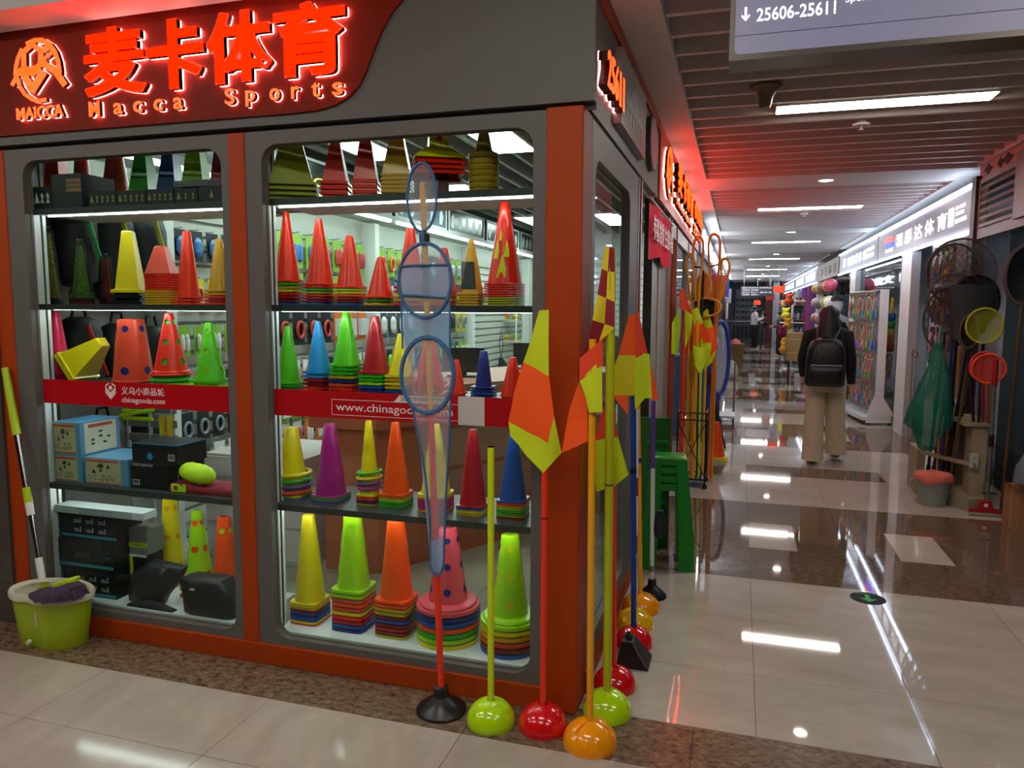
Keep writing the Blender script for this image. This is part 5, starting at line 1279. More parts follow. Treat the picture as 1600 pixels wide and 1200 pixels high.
def lobed(c, r):
    """half-ball base with radial slots"""
    mb = MB(); n = 60; h = r*0.84
    prof = [(1.0, 0.0), (1.0, 0.10)] + [(math.cos(a*PI/20), 0.10 + 0.84*math.sin(a*PI/20)) for a in range(1, 10)] + [(0.10, 0.94)]
    vs = []
    for rr, z in prof:
        for j in range(n):
            g = 2*PI*j/n + 0.25
            s = math.cos(3*g); dep = 0.0
            if s > 0.93 and 0.18 < rr < 0.86: dep = 0.22
            d2 = 0.05 if (abs(math.cos(6*g)) < 0.35 and 0.86 < rr < 0.97) else 0
            k = 1 - dep*0.6 - d2
            vs.append((c[0] + r*rr*k*math.cos(g), c[1] + r*rr*k*math.sin(g), c[2] + r*z*(1 - dep*0.45)))
    fs = [(i*n+j, i*n+(j+1) % n, (i+1)*n+(j+1) % n, (i+1)*n+j) for i in range(len(prof)-1) for j in range(n)]
    return mb.add(vs, fs)
def pole_base(name, u, v, kind, m, r, label, zt=None):
    """u, v: pixel of the base's nearest edge on the floor"""
    q = zp(u, v); dh = Vector((q.x-CAM.x, q.y-CAM.y, 0)).normalized()
    r = r * (q-CAM).dot(FWD) / FPX / (1 - r*0.00035)          # half width in pixels -> metres at that distance
    c = Vector((q.x, q.y, 0)) + dh*r
    t = thing(name, (c.x, c.y, 0), label, 'pole')
    if kind == 'dome': mb = MB(); dome(mb, c, r); obj('base', mb, m, t, 40)
    elif kind == 'lobed': obj('base', lobed(c, r), m, t, 35)
    else:
        obj('base', MB().lathe([(r, 0.0), (r, 0.008), (r*0.95, 0.016), (r*0.45, 0.05), (r*0.30, 0.06), (r*0.28, 0.095), (r*0.14, 0.098)], c, 32), m, t, 30)
    return t, c
def pole_part(t, c, z0, z1, r, m, name='pole', lean=0.0, top=None):
    """straight tube from the base; lean shifts the top in x"""
    b = Vector((c.x, c.y, 0)); tt = top or Vector((c.x, c.y, 2.0))
    f = lambda z: Vector((b.x + (tt.x-b.x)*z/tt.z, b.y + (tt.y-b.y)*z/tt.z, z))
    return obj(name, MB().tube(f(z0), f(z1), r, n=14), m, t, 40)
def sheet(name, px, Y, m, parent, amp=0.012, fr=38.0, ph=0.0, thick=0.0012, plane=None, sub=3):
    """cloth panel: outline read from the photo, hung at its pole's distance, with soft vertical folds"""
    P = [plane(u, v) if plane else yp(u, v, Y) for u, v in px]
    bm = bmesh.new(); vs = [bm.verts.new(p) for p in P]; bm.faces.new(vs)
    bmesh.ops.triangulate(bm, faces=bm.faces[:])
    bmesh.ops.subdivide_edges(bm, edges=bm.edges[:], cuts=sub, use_grid_fill=True)
    for v in bm.verts:
        v.co.y += amp*math.sin(v.co.x*fr*1.9 + v.co.z*6 + ph) + amp*0.4*math.sin(v.co.z*fr*0.6 + v.co.x*21 + ph)
    bmesh.ops.recalc_face_normals(bm, faces=bm.faces[:])
    me = bpy.data.meshes.new(name); bm.to_mesh(me); bm.free(); shade(me, 60)
    me.materials.append(m)
    return obj(name, me, None, parent)
f_lime = mat('flag_lime', '#cfe213', 0.6, noise=0.05); f_org = mat('flag_orange', '#ff5a0c', 0.6, noise=0.05); f_mar = mat('flag_maroon', '#8f1420', 0.6); f_yel = mat('flag_yellow', '#e2cf14', 0.6)
f_red = mat('flag_red', '#e8441a', 0.6)
tape = mat('black_tape', '#101012', 0.5)

# ---- mesh free-kick dummy on a red pole
t, c = pole_base('kick_dummy', 690, 1131, 'disc', rubber, 40, 'blue-edged mesh free-kick dummy on a red pole with black disc base')
Yd = c.y
pts = lambda l: [yp(u, v, Yd) for u, v in l]
top = yp(660, 285, Yd); f_top = Vector((top.x, Yd, top.z))
bx = Vector((c.x, Yd, 0.06))
def on_pole(z): 
    k = (z-bx.z)/(f_top.z-bx.z); return Vector((bx.x + (f_top.x-bx.x)*k, Yd, z))
zj = yp(688, 885, Yd).z; zm = yp(690, 640, Yd).z
obj('lower_pole', MB().tube(bx, on_pole(zj), 0.0125, n=14), pole_c['red'], t, 40)
obj('middle_pole', MB().tube(on_pole(zj), on_pole(zm), 0.0118, n=14), pole_c['red'], t, 40)
obj('upper_pole', MB().tube(on_pole(zm), f_top, 0.0112, n=14), pole_c['tan'], t, 40)
zc = yp(668, 373, Yd).z
obj('clip', MB().tube(on_pole(zc-0.016), on_pole(zc+0.016), 0.019, n=14), tape, t, 40)
obj('joint', MB().tube(on_pole(zj-0.01), on_pole(zj+0.012), 0.017, n=14), tape, t, 40)
trim = mat('dummy_blue_trim', '#3a6796', 0.6, bump=0.2); solid = mesh_cloth('dummy_blue_cloth', '#8fb0d2', 0.82); netc = mesh_cloth('dummy_net', '#c3c8d6', 0.36)
def oval(cu, cv, ru, rv, n=28, ph=0.0):
    return [(cu + ru*math.cos(2*PI*k/n), cv + rv*math.sin(2*PI*k/n)) for k in range(n)]
def clothpart(name, px, m, dy=-0.016):
    sheet(name, px, Yd+dy, m, t, amp=0.002, fr=20, thick=0.0008, sub=1)
def edge(px, closed=True, r=0.0055, dy=-0.017):
    obj('edge_trim', MB().path([yp(u, v, Yd+dy) for u, v in px], r, 6, closed=closed), trim, t, 60)
h_ = oval(659, 308, 23, 54); clothpart('head_net', h_, netc); edge(h_)
tor = oval(664, 438, 41, 58)
upper = [p for p in tor if p[1] < 416]; upper = sorted(upper, key=lambda p: math.atan2(p[1]-416, p[0]-664))
def clip_oval(o, y0, y1):
    res = []
    n = len(o)
    for i in range(n):
        a, b = o[i], o[(i+1) % n]
        if y0 <= a[1] <= y1: res.append(a)
        for y in ((y0, y1) if a[1] < b[1] else (y1, y0)):
            if (a[1]-y)*(b[1]-y) < 0:
                k = (y-a[1])/(b[1]-a[1]); res.append((a[0]+(b[0]-a[0])*k, y))
    return res
clothpart('chest_net', clip_oval(tor, 370, 416), netc); clothpart('chest_band', clip_oval(tor, 416, 464), solid); clothpart('belly_net', clip_oval(tor, 464, 500), netc)
edge(tor, r=0.007); edge([(624, 417), (645, 415), (685, 414), (704, 414)], False); edge([(625, 461), (650, 462), (685, 465), (703, 466)], False)
edge([(660, 360), (660, 382)], False, 0.008)
clothpart('waist_cloth', [(628, 470), (640, 490), (664, 497), (688, 490), (703, 470), (702, 545), (690, 538), (670, 530), (650, 534), (632, 548)], solid, -0.013)
edge([(627, 470), (629, 545)], False, 0.004); edge([(703, 470), (703, 550)], False, 0.004)
hip = oval(668, 586, 41, 59); clothpart('hip_net', hip, netc); edge(hip, r=0.0085)
leg = [(643, 635), (660, 643), (680, 645), (702, 630), (702, 680), (697, 770), (693, 880), (688, 897), (677, 897), (673, 885), (671, 810), (664, 740), (655, 690)]
clothpart('leg_net', leg, netc, -0.015); edge([(643, 632), (655, 690), (664, 740), (671, 810), (673, 885), (677, 896), (683, 900), (689, 896), (693, 880), (697, 770), (702, 690), (704, 628)], False, 0.0045)
clothpart('foot_cloth', [(673, 846), (692, 838), (692, 880), (686, 894), (677, 894), (673, 884)], solid, -0.021)

# ---- poles: (u, v of near edge), lean given by the pole's top pixel
def top_at(c, u, v): return yp(u, v, c.y)
t, c = pole_base('slalom_pole', 767, 1150, 'dome', lime_g, 39, 'bare lime slalom pole on a lime half-ball base')
tp = top_at(c, 767, 697); pole_part(t, c, 0.06, tp.z, 0.0125, pole_c['lime'], top=tp)
obj('cap', MB().tube(tp - Vector((0, 0, 0.004)), tp + Vector((0, 0, 0.004)), 0.0130, n=14), tape, t)
t, c = pole_base('corner_flag', 848, 1158, 'dome', red_g, 39.5, 'corner flag in lime and orange on a red pole with red half-ball')
tp = top_at(c, 853, 486); pole_part(t, c, 0.06, tp.z, 0.0118, pole_c['red'], top=tp)
z = yp(849, 809, c.y).z; pole_part(t, c, z-0.002, z+0.003, 0.0125, tape, 'joint_ring', top=tp)
Yf = c.y - 0.02
sheet('flag_upper', [(843, 485), (857, 484), (858, 588), (818, 566)], Yf, f_lime, t, 0.008)
sheet('flag_middle', [(818, 566), (858, 588), (866, 650), (857, 692), (794, 658), (803, 612)], Yf, f_org, t, 0.008)
sheet('flag_side', [(866, 650), (877, 708), (857, 692)], Yf, f_lime, t, 0.008)
sheet('flag_lower', [(794, 659), (857, 692), (877, 708), (848, 740), (797, 682)], Yf, f_lime, t, 0.008)
t, c = pole_base('corner_flag', 921, 1187, 'lobed', org_g, 43, 'corner flag in orange and lime on a yellow pole with slotted amber base')
tp = top_at(c, 926, 530); pole_part(t, c, 0.06, tp.z, 0.0125, pole_c['yellow'], top=tp)
Yf = c.y - 0.018
z = yp(924, 632, c.y).z; pole_part(t, c, z-0.015, z+0.015, 0.0145, tape, 'tape_wrap', top=tp)
sheet('flag_top', [(905, 560), (941, 530), (942, 570), (930, 572), (912, 590), (905, 596)], Yf, f_red, t, 0.006)
sheet('flag_mid', [(905, 596), (913, 588), (930, 570), (940, 572), (941, 644), (920, 644), (915, 620)], Yf, f_lime, t, 0.006)
sheet('flag_corner', [(904, 597), (917, 625), (918, 690), (877, 708), (890, 640)], Yf+0.01, f_org, t, 0.006)
t, c = pole_base('corner_flag', 948, 1135, 'dome', lime_g, 39, 'chequered maroon and yellow corner flag on a thick lime pole with lime half-ball')
tp = top_at(c, 955, 390); pole_part(t, c, 0.06, tp.z, 0.0165, pole_c['olive'], top=tp)
z = yp(949, 757, c.y).z; pole_part(t, c, z-0.002, z+0.003, 0.0172, tape, 'joint_ring', top=tp)
Yf = c.y - 0.022
L = [(945, 386), (940, 420), (934, 460), (926, 500), (916, 540)]
Rr = [(960, 388), (960, 425), (960, 472), (960, 512), (947, 525)]
mid = [(952, 386), (949, 424), (947, 466), (945, 506), (936, 534)]
slant = lambda u, v: yp(u, v, Yf - max(0.0, 936-u)*0.0026)
for k in range(4):
    a_, b_ = (f_mar, f_yel) if k % 2 else (f_yel, f_mar)
    sheet('flag_check', [L[k], mid[k], mid[k+1], L[k+1]], Yf, a_, t, 0.005, plane=slant)
    sheet('flag_check', [mid[k], Rr[k], Rr[k+1], mid[k+1]], Yf, b_ if k != 2 else f_mar, t, 0.005, plane=slant)
sheet('flag_check', [(916, 540), (936, 534), (947, 525), (940, 545), (925, 556), (908, 575), (904, 598), (903, 575), (908, 555)], Yf, f_mar, t, 0.004, plane=slant)
t, c = pole_base('corner_flag', 960, 1090, 'dome', red_g, 34, 'corner flag in red and yellow on a thin red pole with red half-ball')
tp = top_at(c, 958, 640); pole_part(t, c, 0.06, tp.z, 0.0095, pole_c['red'], top=tp)
Yf = c.y - 0.02
sheet('flag_top', [(941, 640), (957, 636), (966, 682), (930, 688)], Yf, f_red, t, 0.006)
sheet('flag_bottom', [(930, 688), (966, 682), (982, 742), (960, 760), (932, 768), (928, 730)], Yf, f_lime, t, 0.008)
# black rubber wedge foot
q = zp(982, 1052)
w_ = thing('rubber_foot', (q.x, q.y+0.1, 0), 'black rubber wedge foot between the two red half-balls', 'base')
c2 = Vector((q.x+0.012, q.y+0.115, 0))
obj('wedge', MB().loft([[(c2.x+sx*0.070, c2.y+sy*0.080, 0.0) for sx, sy in ((-1, -1), (1, -1), (1, 1), (-1, 1))], [(c2.x+sx*0.066-0.005, c2.y+sy*0.076, 0.015) for sx, sy in ((-1, -1), (1, -1), (1, 1), (-1, 1))], [(c2.x+sx*0.025-0.03, c2.y+sy*0.040, 0.108) for sx, sy in ((-1, -1), (1, -1), (1, 1), (-1, 1))]]), rubber, w_, bevel=0.006)
obj('socket', MB().lathe([(0.016, 0), (0.016, 0.02), (0.010, 0.02), (0.010, 0.0)], (c2.x-0.03, c2.y, 0.106), 14), black_m, w_)
t, c = pole_base('corner_flag', 990, 1020, 'dome', red_g, 30, 'corner flag in orange and yellow on a blue pole with red half-ball')
tp = top_at(c, 989, 493); pole_part(t, c, 0.06, tp.z, 0.0135, pole_c['blue'], top=tp)
Yf = c.y - 0.02
z = yp(986, 611, c.y).z; pole_part(t, c, z-0.015, z+0.015, 0.0150, tape, 'tape_wrap', top=tp)
z = yp(985, 735, c.y).z; pole_part(t, c, z-0.012, z+0.012, 0.0145, tape, 'tape_wrap', top=tp)
sheet('flag_top_left', [(983, 493), (991, 490), (993, 555), (966, 555)], Yf, f_org, t, 0.006)
sheet('flag_top_right', [(991, 490), (998, 488), (1012, 552), (1000, 556), (993, 560)], Yf-0.006, f_red, t, 0.006)
sheet('flag_mid_left', [(966, 555), (993, 555), (991, 618), (958, 618), (957, 580)], Yf, f_yel, t, 0.007)
sheet('flag_mid_right', [(993, 560), (1000, 552), (1015, 553), (1019, 622), (1008, 622), (992, 640), (991, 600)], Yf-0.006, f_lime, t, 0.007)
sheet('flag_tip_left', [(957, 618), (982, 618), (981, 648)], Yf, f_org, t, 0.004)
sheet('flag_tip_right', [(1015, 565), (1019, 575), (1029, 625), (1019, 624)], Yf-0.006, f_org, t, 0.003)
t, c = pole_base('slalom_pole', 991, 990, 'lobed', yel_g, 30, 'red-banded white slalom pole on a slotted yellow base')
tp = top_at(c, 996, 640); pole_part(t, c, 0.06, tp.z, 0.0095, pole_c['white'], top=tp)
for v in (850, 760): z = yp(990, v, c.y).z; pole_part(t, c, z-0.045, z+0.045, 0.0100, mat('band_dark_red', '#8f1a1c', 0.4), 'red_band', top=tp)
t, c = pole_base('slalom_pole', 1001, 964, 'lobed', org_g, 29.5, 'yellow slalom pole with black rings on a slotted orange base')
tp = top_at(c, 997, 630); pole_part(t, c, 0.06, tp.z, 0.0115, pole_c['yellow'], top=tp)
z = yp(998, 719, c.y).z; pole_part(t, c, z-0.012, z+0.012, 0.0122, tape, 'tape_wrap', top=tp)
t, c = pole_base('slalom_pole', 1018, 940, 'disc', rubber, 23, 'leaning pole in purple and white on a black disc base')
tp = top_at(c, 1021, 626)
zmid = yp(1016, 731, c.y).z
pole_part(t, c, 0.06, zmid, 0.0115, pole_c['white'], top=tp); pole_part(t, c, zmid, tp.z, 0.0118, pole_c['purple'], 'upper_pole', top=tp)
z = yp(1009, 887, c.y).z; pole_part(t, c, z-0.016, z+0.016, 0.0135, steel, 'clamp', top=tp)
# dark cloth hanging at the pole
q = yp(1026, 800, c.y)
cl = single('hanging_cloth', MB().loft([[(q.x+0.02+0.035*w*math.cos(g*PI/6), c.y+0.02*math.sin(g*PI/6), q.z+dz) for g in range(12)] for dz, w in ((0.01, 0.5), (-0.05, 0.9), (-0.10, 1.0), (-0.14, 0.7))]), mat('navy_cloth', '#1a1d30', 0.7, bump=0.3), 'small navy cloth hung against the green stools', 'cloth', smooth=60)
# ---- stack of green stools
gs = mat('stool_green', '#1c8a2c', 0.3, noise=0.05)
def stool_mesh(part):
    mb = MB(); H = 0.46; a, b, t_ = 0.125, 0.19, 0.0058      # thin legs outside a slightly smaller seat skirt, so the stools nest
    if part == 'seat':
        mb.loft([[(x*k/a, y*k/a, z) for x, y in rrect(-a, a, -a, a, 0.03, 4)] for k, z in ((a-t_-0.0012, H-0.040), (a-t_-0.0012, H-0.013), (a-0.0004, H-0.012), (a-0.0004, H-0.004), (a*0.94, H))])
    else:
        sx, sy = part; vs = []
        for z, X in ((H-0.012, a), (0.0, b)):
            p = 0.42
            for x, y in ((X, X*p), (X, X), (X*p, X), (X*p, X-t_), (X-t_, X-t_), (X-t_, X*p)): vs.append((sx*x, sy*y, z))
        mb.add(vs, [(i, (i+1) % 6, (i+1) % 6+6, i+6) for i in range(6)] + [(0, 1, 2, 3, 4, 5), (11, 10, 9, 8, 7, 6)])
    return mb.mesh('stool', 30)
sm = {'seat': stool_mesh('seat')}
for s in ((-1, -1), (1, -1), (1, 1), (-1, 1)): sm[s] = stool_mesh(s)
for me in sm.values(): me.materials.append(gs)
b0 = zp(1062, 872)
sc0 = Vector((0.135, 1.86, 0))
for k in range(4):
    t = thing('stool', (sc0.x, sc0.y, 0.001 + 0.052*k), ['bottom', 'second', 'third', 'topmost'][k] + ' green plastic stool in the stack by the poles', 'stool', 'stacked green stools')
    obj('seat', sm['seat'], None, t, local=True)
    for s in ((-1, -1), (1, -1), (1, 1), (-1, 1)): obj('leg', sm[s], None, t, local=True)
    t.rotation_euler = (0, 0, 0.12); t.scale = (0.82, 0.82, 1.12)
ch = thing('green_chair_back', (0.03, 2.0, 0), 'dark green plastic backrest standing behind the stool stack', 'chair')
obj('backrest', MB().loft([[(0.02+0.10*math.cos(g*PI/8), 2.12+0.02*math.sin(g*PI/8), z) for g in range(16)] for z in (0.0, 0.45, 0.8, 0.86)]), mat('green_dark', '#0f5a1c', 0.35), ch, 50)
for z in (0.3, 0.5, 0.7): obj('rib', MB().box((-0.03, 2.085, z), (0.11, 2.10, z+0.02)), gs, ch)

# ---- mop bucket and mop by the left post
lg = mat('bucket_lime', '#9fb90f', 0.3, noise=0.04)
bc = Vector((-2.50, -0.105, 0))
bk = thing('mop_bucket', bc, 'lime mop bucket with a cream spin basket rim', 'bucket')
def bucket_ring(z, k, off=0.0, n=40):
    out = []
    for j in range(n):
        g = 2*PI*j/n
        x = 0.205*k*math.cos(g); y = 0.125*k*math.sin(g)
        y -= 0.022*k*math.exp(-((x+0.02)/0.05)**2)*(1 if math.sin(g) < 0 else 0)*-1.0
        out.append((bc.x + x + off, bc.y + y, z))
    return out
prof = ((0.0, 0.80), (0.01, 0.83), (0.12, 0.91), (0.225, 0.985), (0.235, 1.0))
inner = ((0.235, 0.95), (0.12, 0.87), (0.03, 0.80))
obj('body', MB().loft([bucket_ring(z, k) for z, k in prof + inner]), lg, bk, 50)
cream = mat('bucket_cream', '#c9c9b4', 0.35)
obj('rim', MB().loft([bucket_ring(z, k) for z, k in ((0.225, 1.0), (0.222, 1.045), (0.240, 1.06), (0.252, 1.02), (0.250, 0.93), (0.238, 0.90))], caps=False), cream, bk, 60)
obj('spin_basket', MB().lathe([(0.10, 0.005), (0.098, -0.04), (0.085, -0.10), (0.001, -0.105)], (bc.x-0.085, bc.y, 0.235), 28), cream, bk, 50)
obj('drain_plug', MB().tube((bc.x-0.035, bc.y-0.112, 0.03), (bc.x-0.035, bc.y-0.095, 0.032), 0.011, n=12), cream, bk)
obj('divider', MB().box((bc.x+0.018, bc.y-0.108, 0.12), (bc.x+0.024, bc.y+0.108, 0.238)), cream, bk)
mo = thing('mop', (bc.x-0.03, bc.y, 0.18), 'mop with a lime grip and steel handle standing in the bucket', 'mop')
A = yp(66, 905, bc.y-0.02); B = yp(8, 575, -0.03)
def al(k): return A + (B-A)*k
obj('handle_lower', MB().tube(al(0.06), al(0.42), 0.0105, n=12), chrome, mo, 40)
obj('handle_middle', MB().tube(al(0.40), al(0.80), 0.0125, n=12), chrome, mo, 40)
obj('lock_collar', MB().tube(al(0.30), al(0.36), 0.017, n=12), white_p, mo, 40)
obj('lime_sleeve', MB().tube(al(0.36), al(0.43), 0.018, n=12), mat('sleeve_lime', '#a6c71a', 0.35), mo, 40)
obj('grip', MB().tube(al(0.68), al(1.0), 0.019, 0.016, n=12), MATS['sleeve_lime'], mo, 40)
obj('joint', MB().tube(al(0.0), al(0.10), 0.016, n=12), white_p, mo, 40)
hc = yp(92, 916, bc.y-0.05)
obj('mop_plate', MB().loft([[(hc.x + 0.075*math.cos(g*PI/12)*k + 0.01, hc.y + 0.03 + 0.035*math.sin(g*PI/12)*k, hc.z + z + 0.35*0.075*math.cos(g*PI/12)*k) for g in range(24)] for z, k in ((0.0, 1.0), (0.016, 1.0), (0.022, 0.9))]), MATS['sleeve_lime'], mo, 50)
yarn = mat('mop_yarn', '#3a2740', 0.9, noise=0.5, nscale=90)
mb = MB(); rr = random.Random(11)
for k in range(150):
    g = 2*PI*k/150; rx, ry = 0.092, 0.05
    x0 = hc.x + 0.01 + rx*0.6*math.cos(g); y0 = hc.y + 0.02 + ry*0.6*math.sin(g); z0 = hc.z + 0.35*rx*0.6*math.cos(g)
    l = rr.uniform(0.055, 0.09)
    x1 = hc.x + 0.01 + (rx + l*0.3)*math.cos(g); y1 = hc.y + 0.0 + (ry + l*0.5)*math.sin(g) - 0.012; z1 = hc.z + 0.35*rx*math.cos(g) - l*0.5
    x2 = x1 + rr.uniform(-0.01, 0.01) + 0.01*math.cos(g); y2 = y1 + rr.uniform(-0.008, 0.004); z2 = z1 - l*0.55
    mb.path([(x0, y0, z0), (x1, y1, max(z1+0.012, 0.262)), (x2, y2, max(z2, 0.260))], [0.0065, 0.006, 0.005], 5)
o = obj('yarn_strands', mb, yarn, mo, 60); o['kind'] = 'stuff'
# ================================================================== CORRIDOR, LEFT SIDE
# ---- wire rack with flags
wr = mat('wire_black', '#18181a', 0.4, 0.3)
x0, x1, y0, y1 = 0.035, 0.275, 3.86, 4.16
t = thing('flag_rack', (0.155, 4.0, 0), 'black wire rack on castors holding flag poles by the shop door', 'rack')
for x in (x0, x1):
    for y in (y0, y1):
        obj('leg', MB().tube((x, y, 0.045), (x, y, 0.66), 0.0075, n=8), wr, t)
        obj('castor', MB().lathe([(0.001, 0.0), (0.018, 0.004), (0.022, 0.02), (0.018, 0.04), (0.006, 0.046)], (x, y, 0.0), 12), rubber, t, 50)
for z in (0.66, 0.60, 0.08):
    for a, b in (((x0, y0), (x1, y0)), ((x1, y0), (x1, y1)), ((x1, y1), (x0, y1)), ((x0, y1), (x0, y0))):
        obj('rail', MB().tube((*a, z), (*b, z), 0.006, n=8), wr, t)
for a, b in (((x0, y0), (x1, y0)), ((x1, y0), (x1, y1))):
    obj('cross_brace', MB().tube((*a, 0.10), (*b, 0.58), 0.004, n=6), wr, t); obj('cross_brace', MB().tube((*a, 0.58), (*b, 0.10), 0.004, n=6), wr, t)
obj('base_grid', MB().box((x0, y0, 0.070), (x1, y1, 0.076)), wr, t)
mb = MB()
for i in range(6):
    for j in range(6): mb.box((x0+0.02+i*0.038, y0+0.02+j*0.046, 0.076), (x0+0.035+i*0.038, y0+0.045+j*0.046, 0.0775))
o = obj('grid_slots', mb, white_p, t); o['kind'] = 'stuff'
def rack_flag(u, vt, y, m, label, cols, px, xb=None):
    tp = yp(u, vt, y); b = Vector((xb if xb is not None else tp.x, y, 0.078))
    f = thing('corner_flag', b, label, 'flag', 'corner flags in the wire rack')
    obj('pole', MB().tube(b, tp, 0.0125, n=10), m, f, 40)
    for k, (c, poly) in enumerate(zip(cols, px)): sheet('flag_panel', poly, y-0.02-0.004*k, c, f, 0.010, 30, ph=k)
rack_flag(1070, 458, 3.92, pole_c['red'], 'red pole flag with an orange peak and lime sides in the wire rack', (f_red, f_lime, f_lime), ([(1061, 455), (1068, 450), (1082, 492), (1074, 488), (1062, 482)], [(1061, 482), (1063, 510), (1058, 556), (1049, 552), (1056, 530), (1050, 505)], [(1070, 484), (1082, 492), (1080, 520), (1070, 545)]))
rack_flag(1080, 485, 4.02, pole_c['yellow'], 'orange-yellow pole flag showing a wide orange panel in the wire rack', (f_lime, f_org, f_lime), ([(1078, 486), (1090, 480), (1100, 506), (1085, 508)], [(1068, 540), (1083, 508), (1100, 505), (1110, 535), (1086, 538), (1070, 557)], [(1086, 536), (1112, 535), (1108, 560), (1092, 583), (1072, 568)]))
rack_flag(1090, 500, 3.90, pole_c['yellow'], 'yellow pole flag with lime hem nearest the wire rack front', (f_lime,), ([(1083, 540), (1100, 545), (1112, 545), (1095, 584), (1085, 570)],))
rack_flag(1105, 484, 4.143, pole_c['yellow'], 'yellow pole flag with lime top and orange fold at the rack corner', (f_lime, f_org, f_lime), ([(1098, 488), (1105, 482), (1114, 510), (1100, 515)], [(1100, 515), (1115, 508), (1122, 545), (1108, 560)], [(1104, 560), (1122, 545), (1113, 565), (1098, 582)]))
for k, (u, m, vt) in enumerate(((1070, 'red', 470), (1077, 'yellow', 500), (1084, 'yellow', 520), (1096, 'lime', 530))):
    ys_ = (3.965, 3.972, 3.965, 3.972)[k]; tp = yp(u, vt, ys_); b = Vector((tp.x+0.01, ys_, 0.078))
    single('spare_pole', MB().tube(b, tp, 0.011, n=10), pole_c[m], ['bare red pole at the back of the wire rack', 'bare yellow pole second in the wire rack', 'bare yellow pole beside the wide orange flag', 'bare lime pole at the rack edge'][k], 'pole', smooth=40)
# tall tube hurdles folded into loops
hy_ = mat('tube_amber', '#d99a1c', 0.35); ho = mat('tube_orange', '#d9741c', 0.35)
def loop(pxs, y, m, label, r=0.011):
    t = thing('tube_hurdle', yp(*pxs[0], y), label, 'hurdle', 'folded tube hurdles')
    P = [yp(u, v, y) for u, v in pxs]; Q = []
    for i in range(len(P)-1):
        a, b, c, d = P[max(i-1, 0)], P[i], P[i+1], P[min(i+2, len(P)-1)]
        for k in range(5):
            s = k/5; Q.append(0.5*((2*b) + (c-a)*s + (2*a-5*b+4*c-d)*s*s + (3*b-a-3*c+d)*s*s*s))
    Q.append(P[-1]); Q.append(Vector((P[-1].x, y, 0.078 if y < 4.15 else 0.0)))
    obj('tube', MB().path(Q, r, 8), m, t, 60)
    return t
t1 = loop([(1077, 470), (1075, 440), (1073, 410), (1077, 398), (1082, 399), (1085, 410), (1083, 440), (1080, 475)], 4.115, hy_, 'slim yellow tube loop standing behind the flags')
t2 = loop([(1087, 470), (1084, 430), (1083, 390), (1087, 373), (1092, 370), (1098, 376), (1099, 392), (1096, 420), (1092, 460)], 4.06, hy_, 'tall amber tube loop with a black strap')
obj('strap', MB().tube(yp(1084, 417, 4.058), yp(1096, 418, 4.058), 0.008, n=8), tape, t2)
t3 = loop([(1112, 470), (1109, 420), (1107, 388), (1110, 370), (1117, 366), (1124, 373), (1125, 390), (1123, 420), (1120, 470)], 4.178, ho, 'tallest orange tube loop with a black strap')
obj('strap', MB().tube(yp(1109, 417, 4.176), yp(1123, 413, 4.176), 0.008, n=8), tape, t3)
t4 = loop([(1122, 480), (1127, 440), (1127, 412), (1131, 405), (1137, 406), (1140, 416), (1136, 435), (1125, 470), (1120, 500)], 4.205, hy_, 'short yellow tube loop leaning outward beside the orange one')
q = yp(1100, 446, 4.09)
t5 = thing('tube_hurdle', (q.x, 4.09, 0.1), 'round amber ring on a black post above the flags', 'hurdle', 'folded tube hurdles')
obj('ring', MB().path([(q.x + 0.055*math.cos(g*PI/12), 4.09, q.z + 0.115*math.sin(g*PI/12)) for g in range(24)], 0.010, 8, closed=True), hy_, t5, 60)
obj('post', MB().tube((q.x-0.01, 4.09, 0.078), (q.x-0.01, 4.09, q.z+0.13), 0.012, n=10), tape, t5, 40)
obj('lower_ring', MB().path([(q.x + 0.02 + 0.13*math.cos(g*PI/12), 4.09, q.z - 0.19 + 0.08*math.sin(g*PI/12)) for g in range(24)], 0.010, 8, closed=True), hy_, t5, 60)
ot = thing('folded_tent', (0.22, 4.37, 0), 'orange fabric target folded behind the tube loops', 'target')
sheet('orange_fabric', [(1083, 465), (1090, 440), (1098, 427), (1108, 430), (1122, 445), (1121, 466)], 4.34, mat('fabric_orange2', '#d98a3a', 0.7), ot, 0.02)
sheet('dark_fabric', [(1083, 465), (1121, 466), (1120, 560), (1108, 560), (1090, 510)], 4.38, blackmat, ot, 0.02)
obj('stake', MB().tube(yp(1120, 440, 4.37), Vector((0.285, 4.37, 0.0)), 0.012, n=8), ho, ot)
# basin, cone, easel
q = zp(1112, 741); c = Vector((q.x, q.y+0.10, 0))
single('plastic_basin', MB().lathe([(0.085, 0.0), (0.09, 0.008), (0.125, 0.085), (0.132, 0.09), (0.130, 0.094), (0.120, 0.088), (0.082, 0.012), (0.001, 0.010)], c, 28), mat('basin_olive', '#8f8a68', 0.4), 'shallow khaki basin on the floor beside the wire rack', 'basin', smooth=40)
q = zp(1118, 722); c = Vector((q.x, q.y+0.10, 0))
t = thing('traffic_cone', c, 'orange floor cone with cut-out triangles and a yellow foot', 'cone')
obj('cone_body', MB().lathe([(0.088, 0.045), (0.075, 0.12), (0.035, 0.36), (0.024, 0.40), (0.001, 0.402)], c, 28), plastic('orange'), t, 40)
me = MB(); flange_ring(me, 0.08, 0.105, 0.046, 0.2); me.v = [(x+c.x, y+c.y, z) for x, y, z in me.v]; obj('foot', me, plastic('yellow'), t, 40)
mb = MB()
for g in range(-2, 3):
    for k in range(3):
        z = 0.12 + 0.08*k; r = 0.088 + (0.024-0.088)*(z-0.045)/0.355; a = -PI/2 + g*0.5
        mb.add([(c.x + (r+0.002)*math.cos(a+d), c.y + (r+0.002)*math.sin(a+d), z+dz) for d, dz in ((-0.10, 0), (0.10, 0), (0, 0.03))], [(0, 1, 2)])
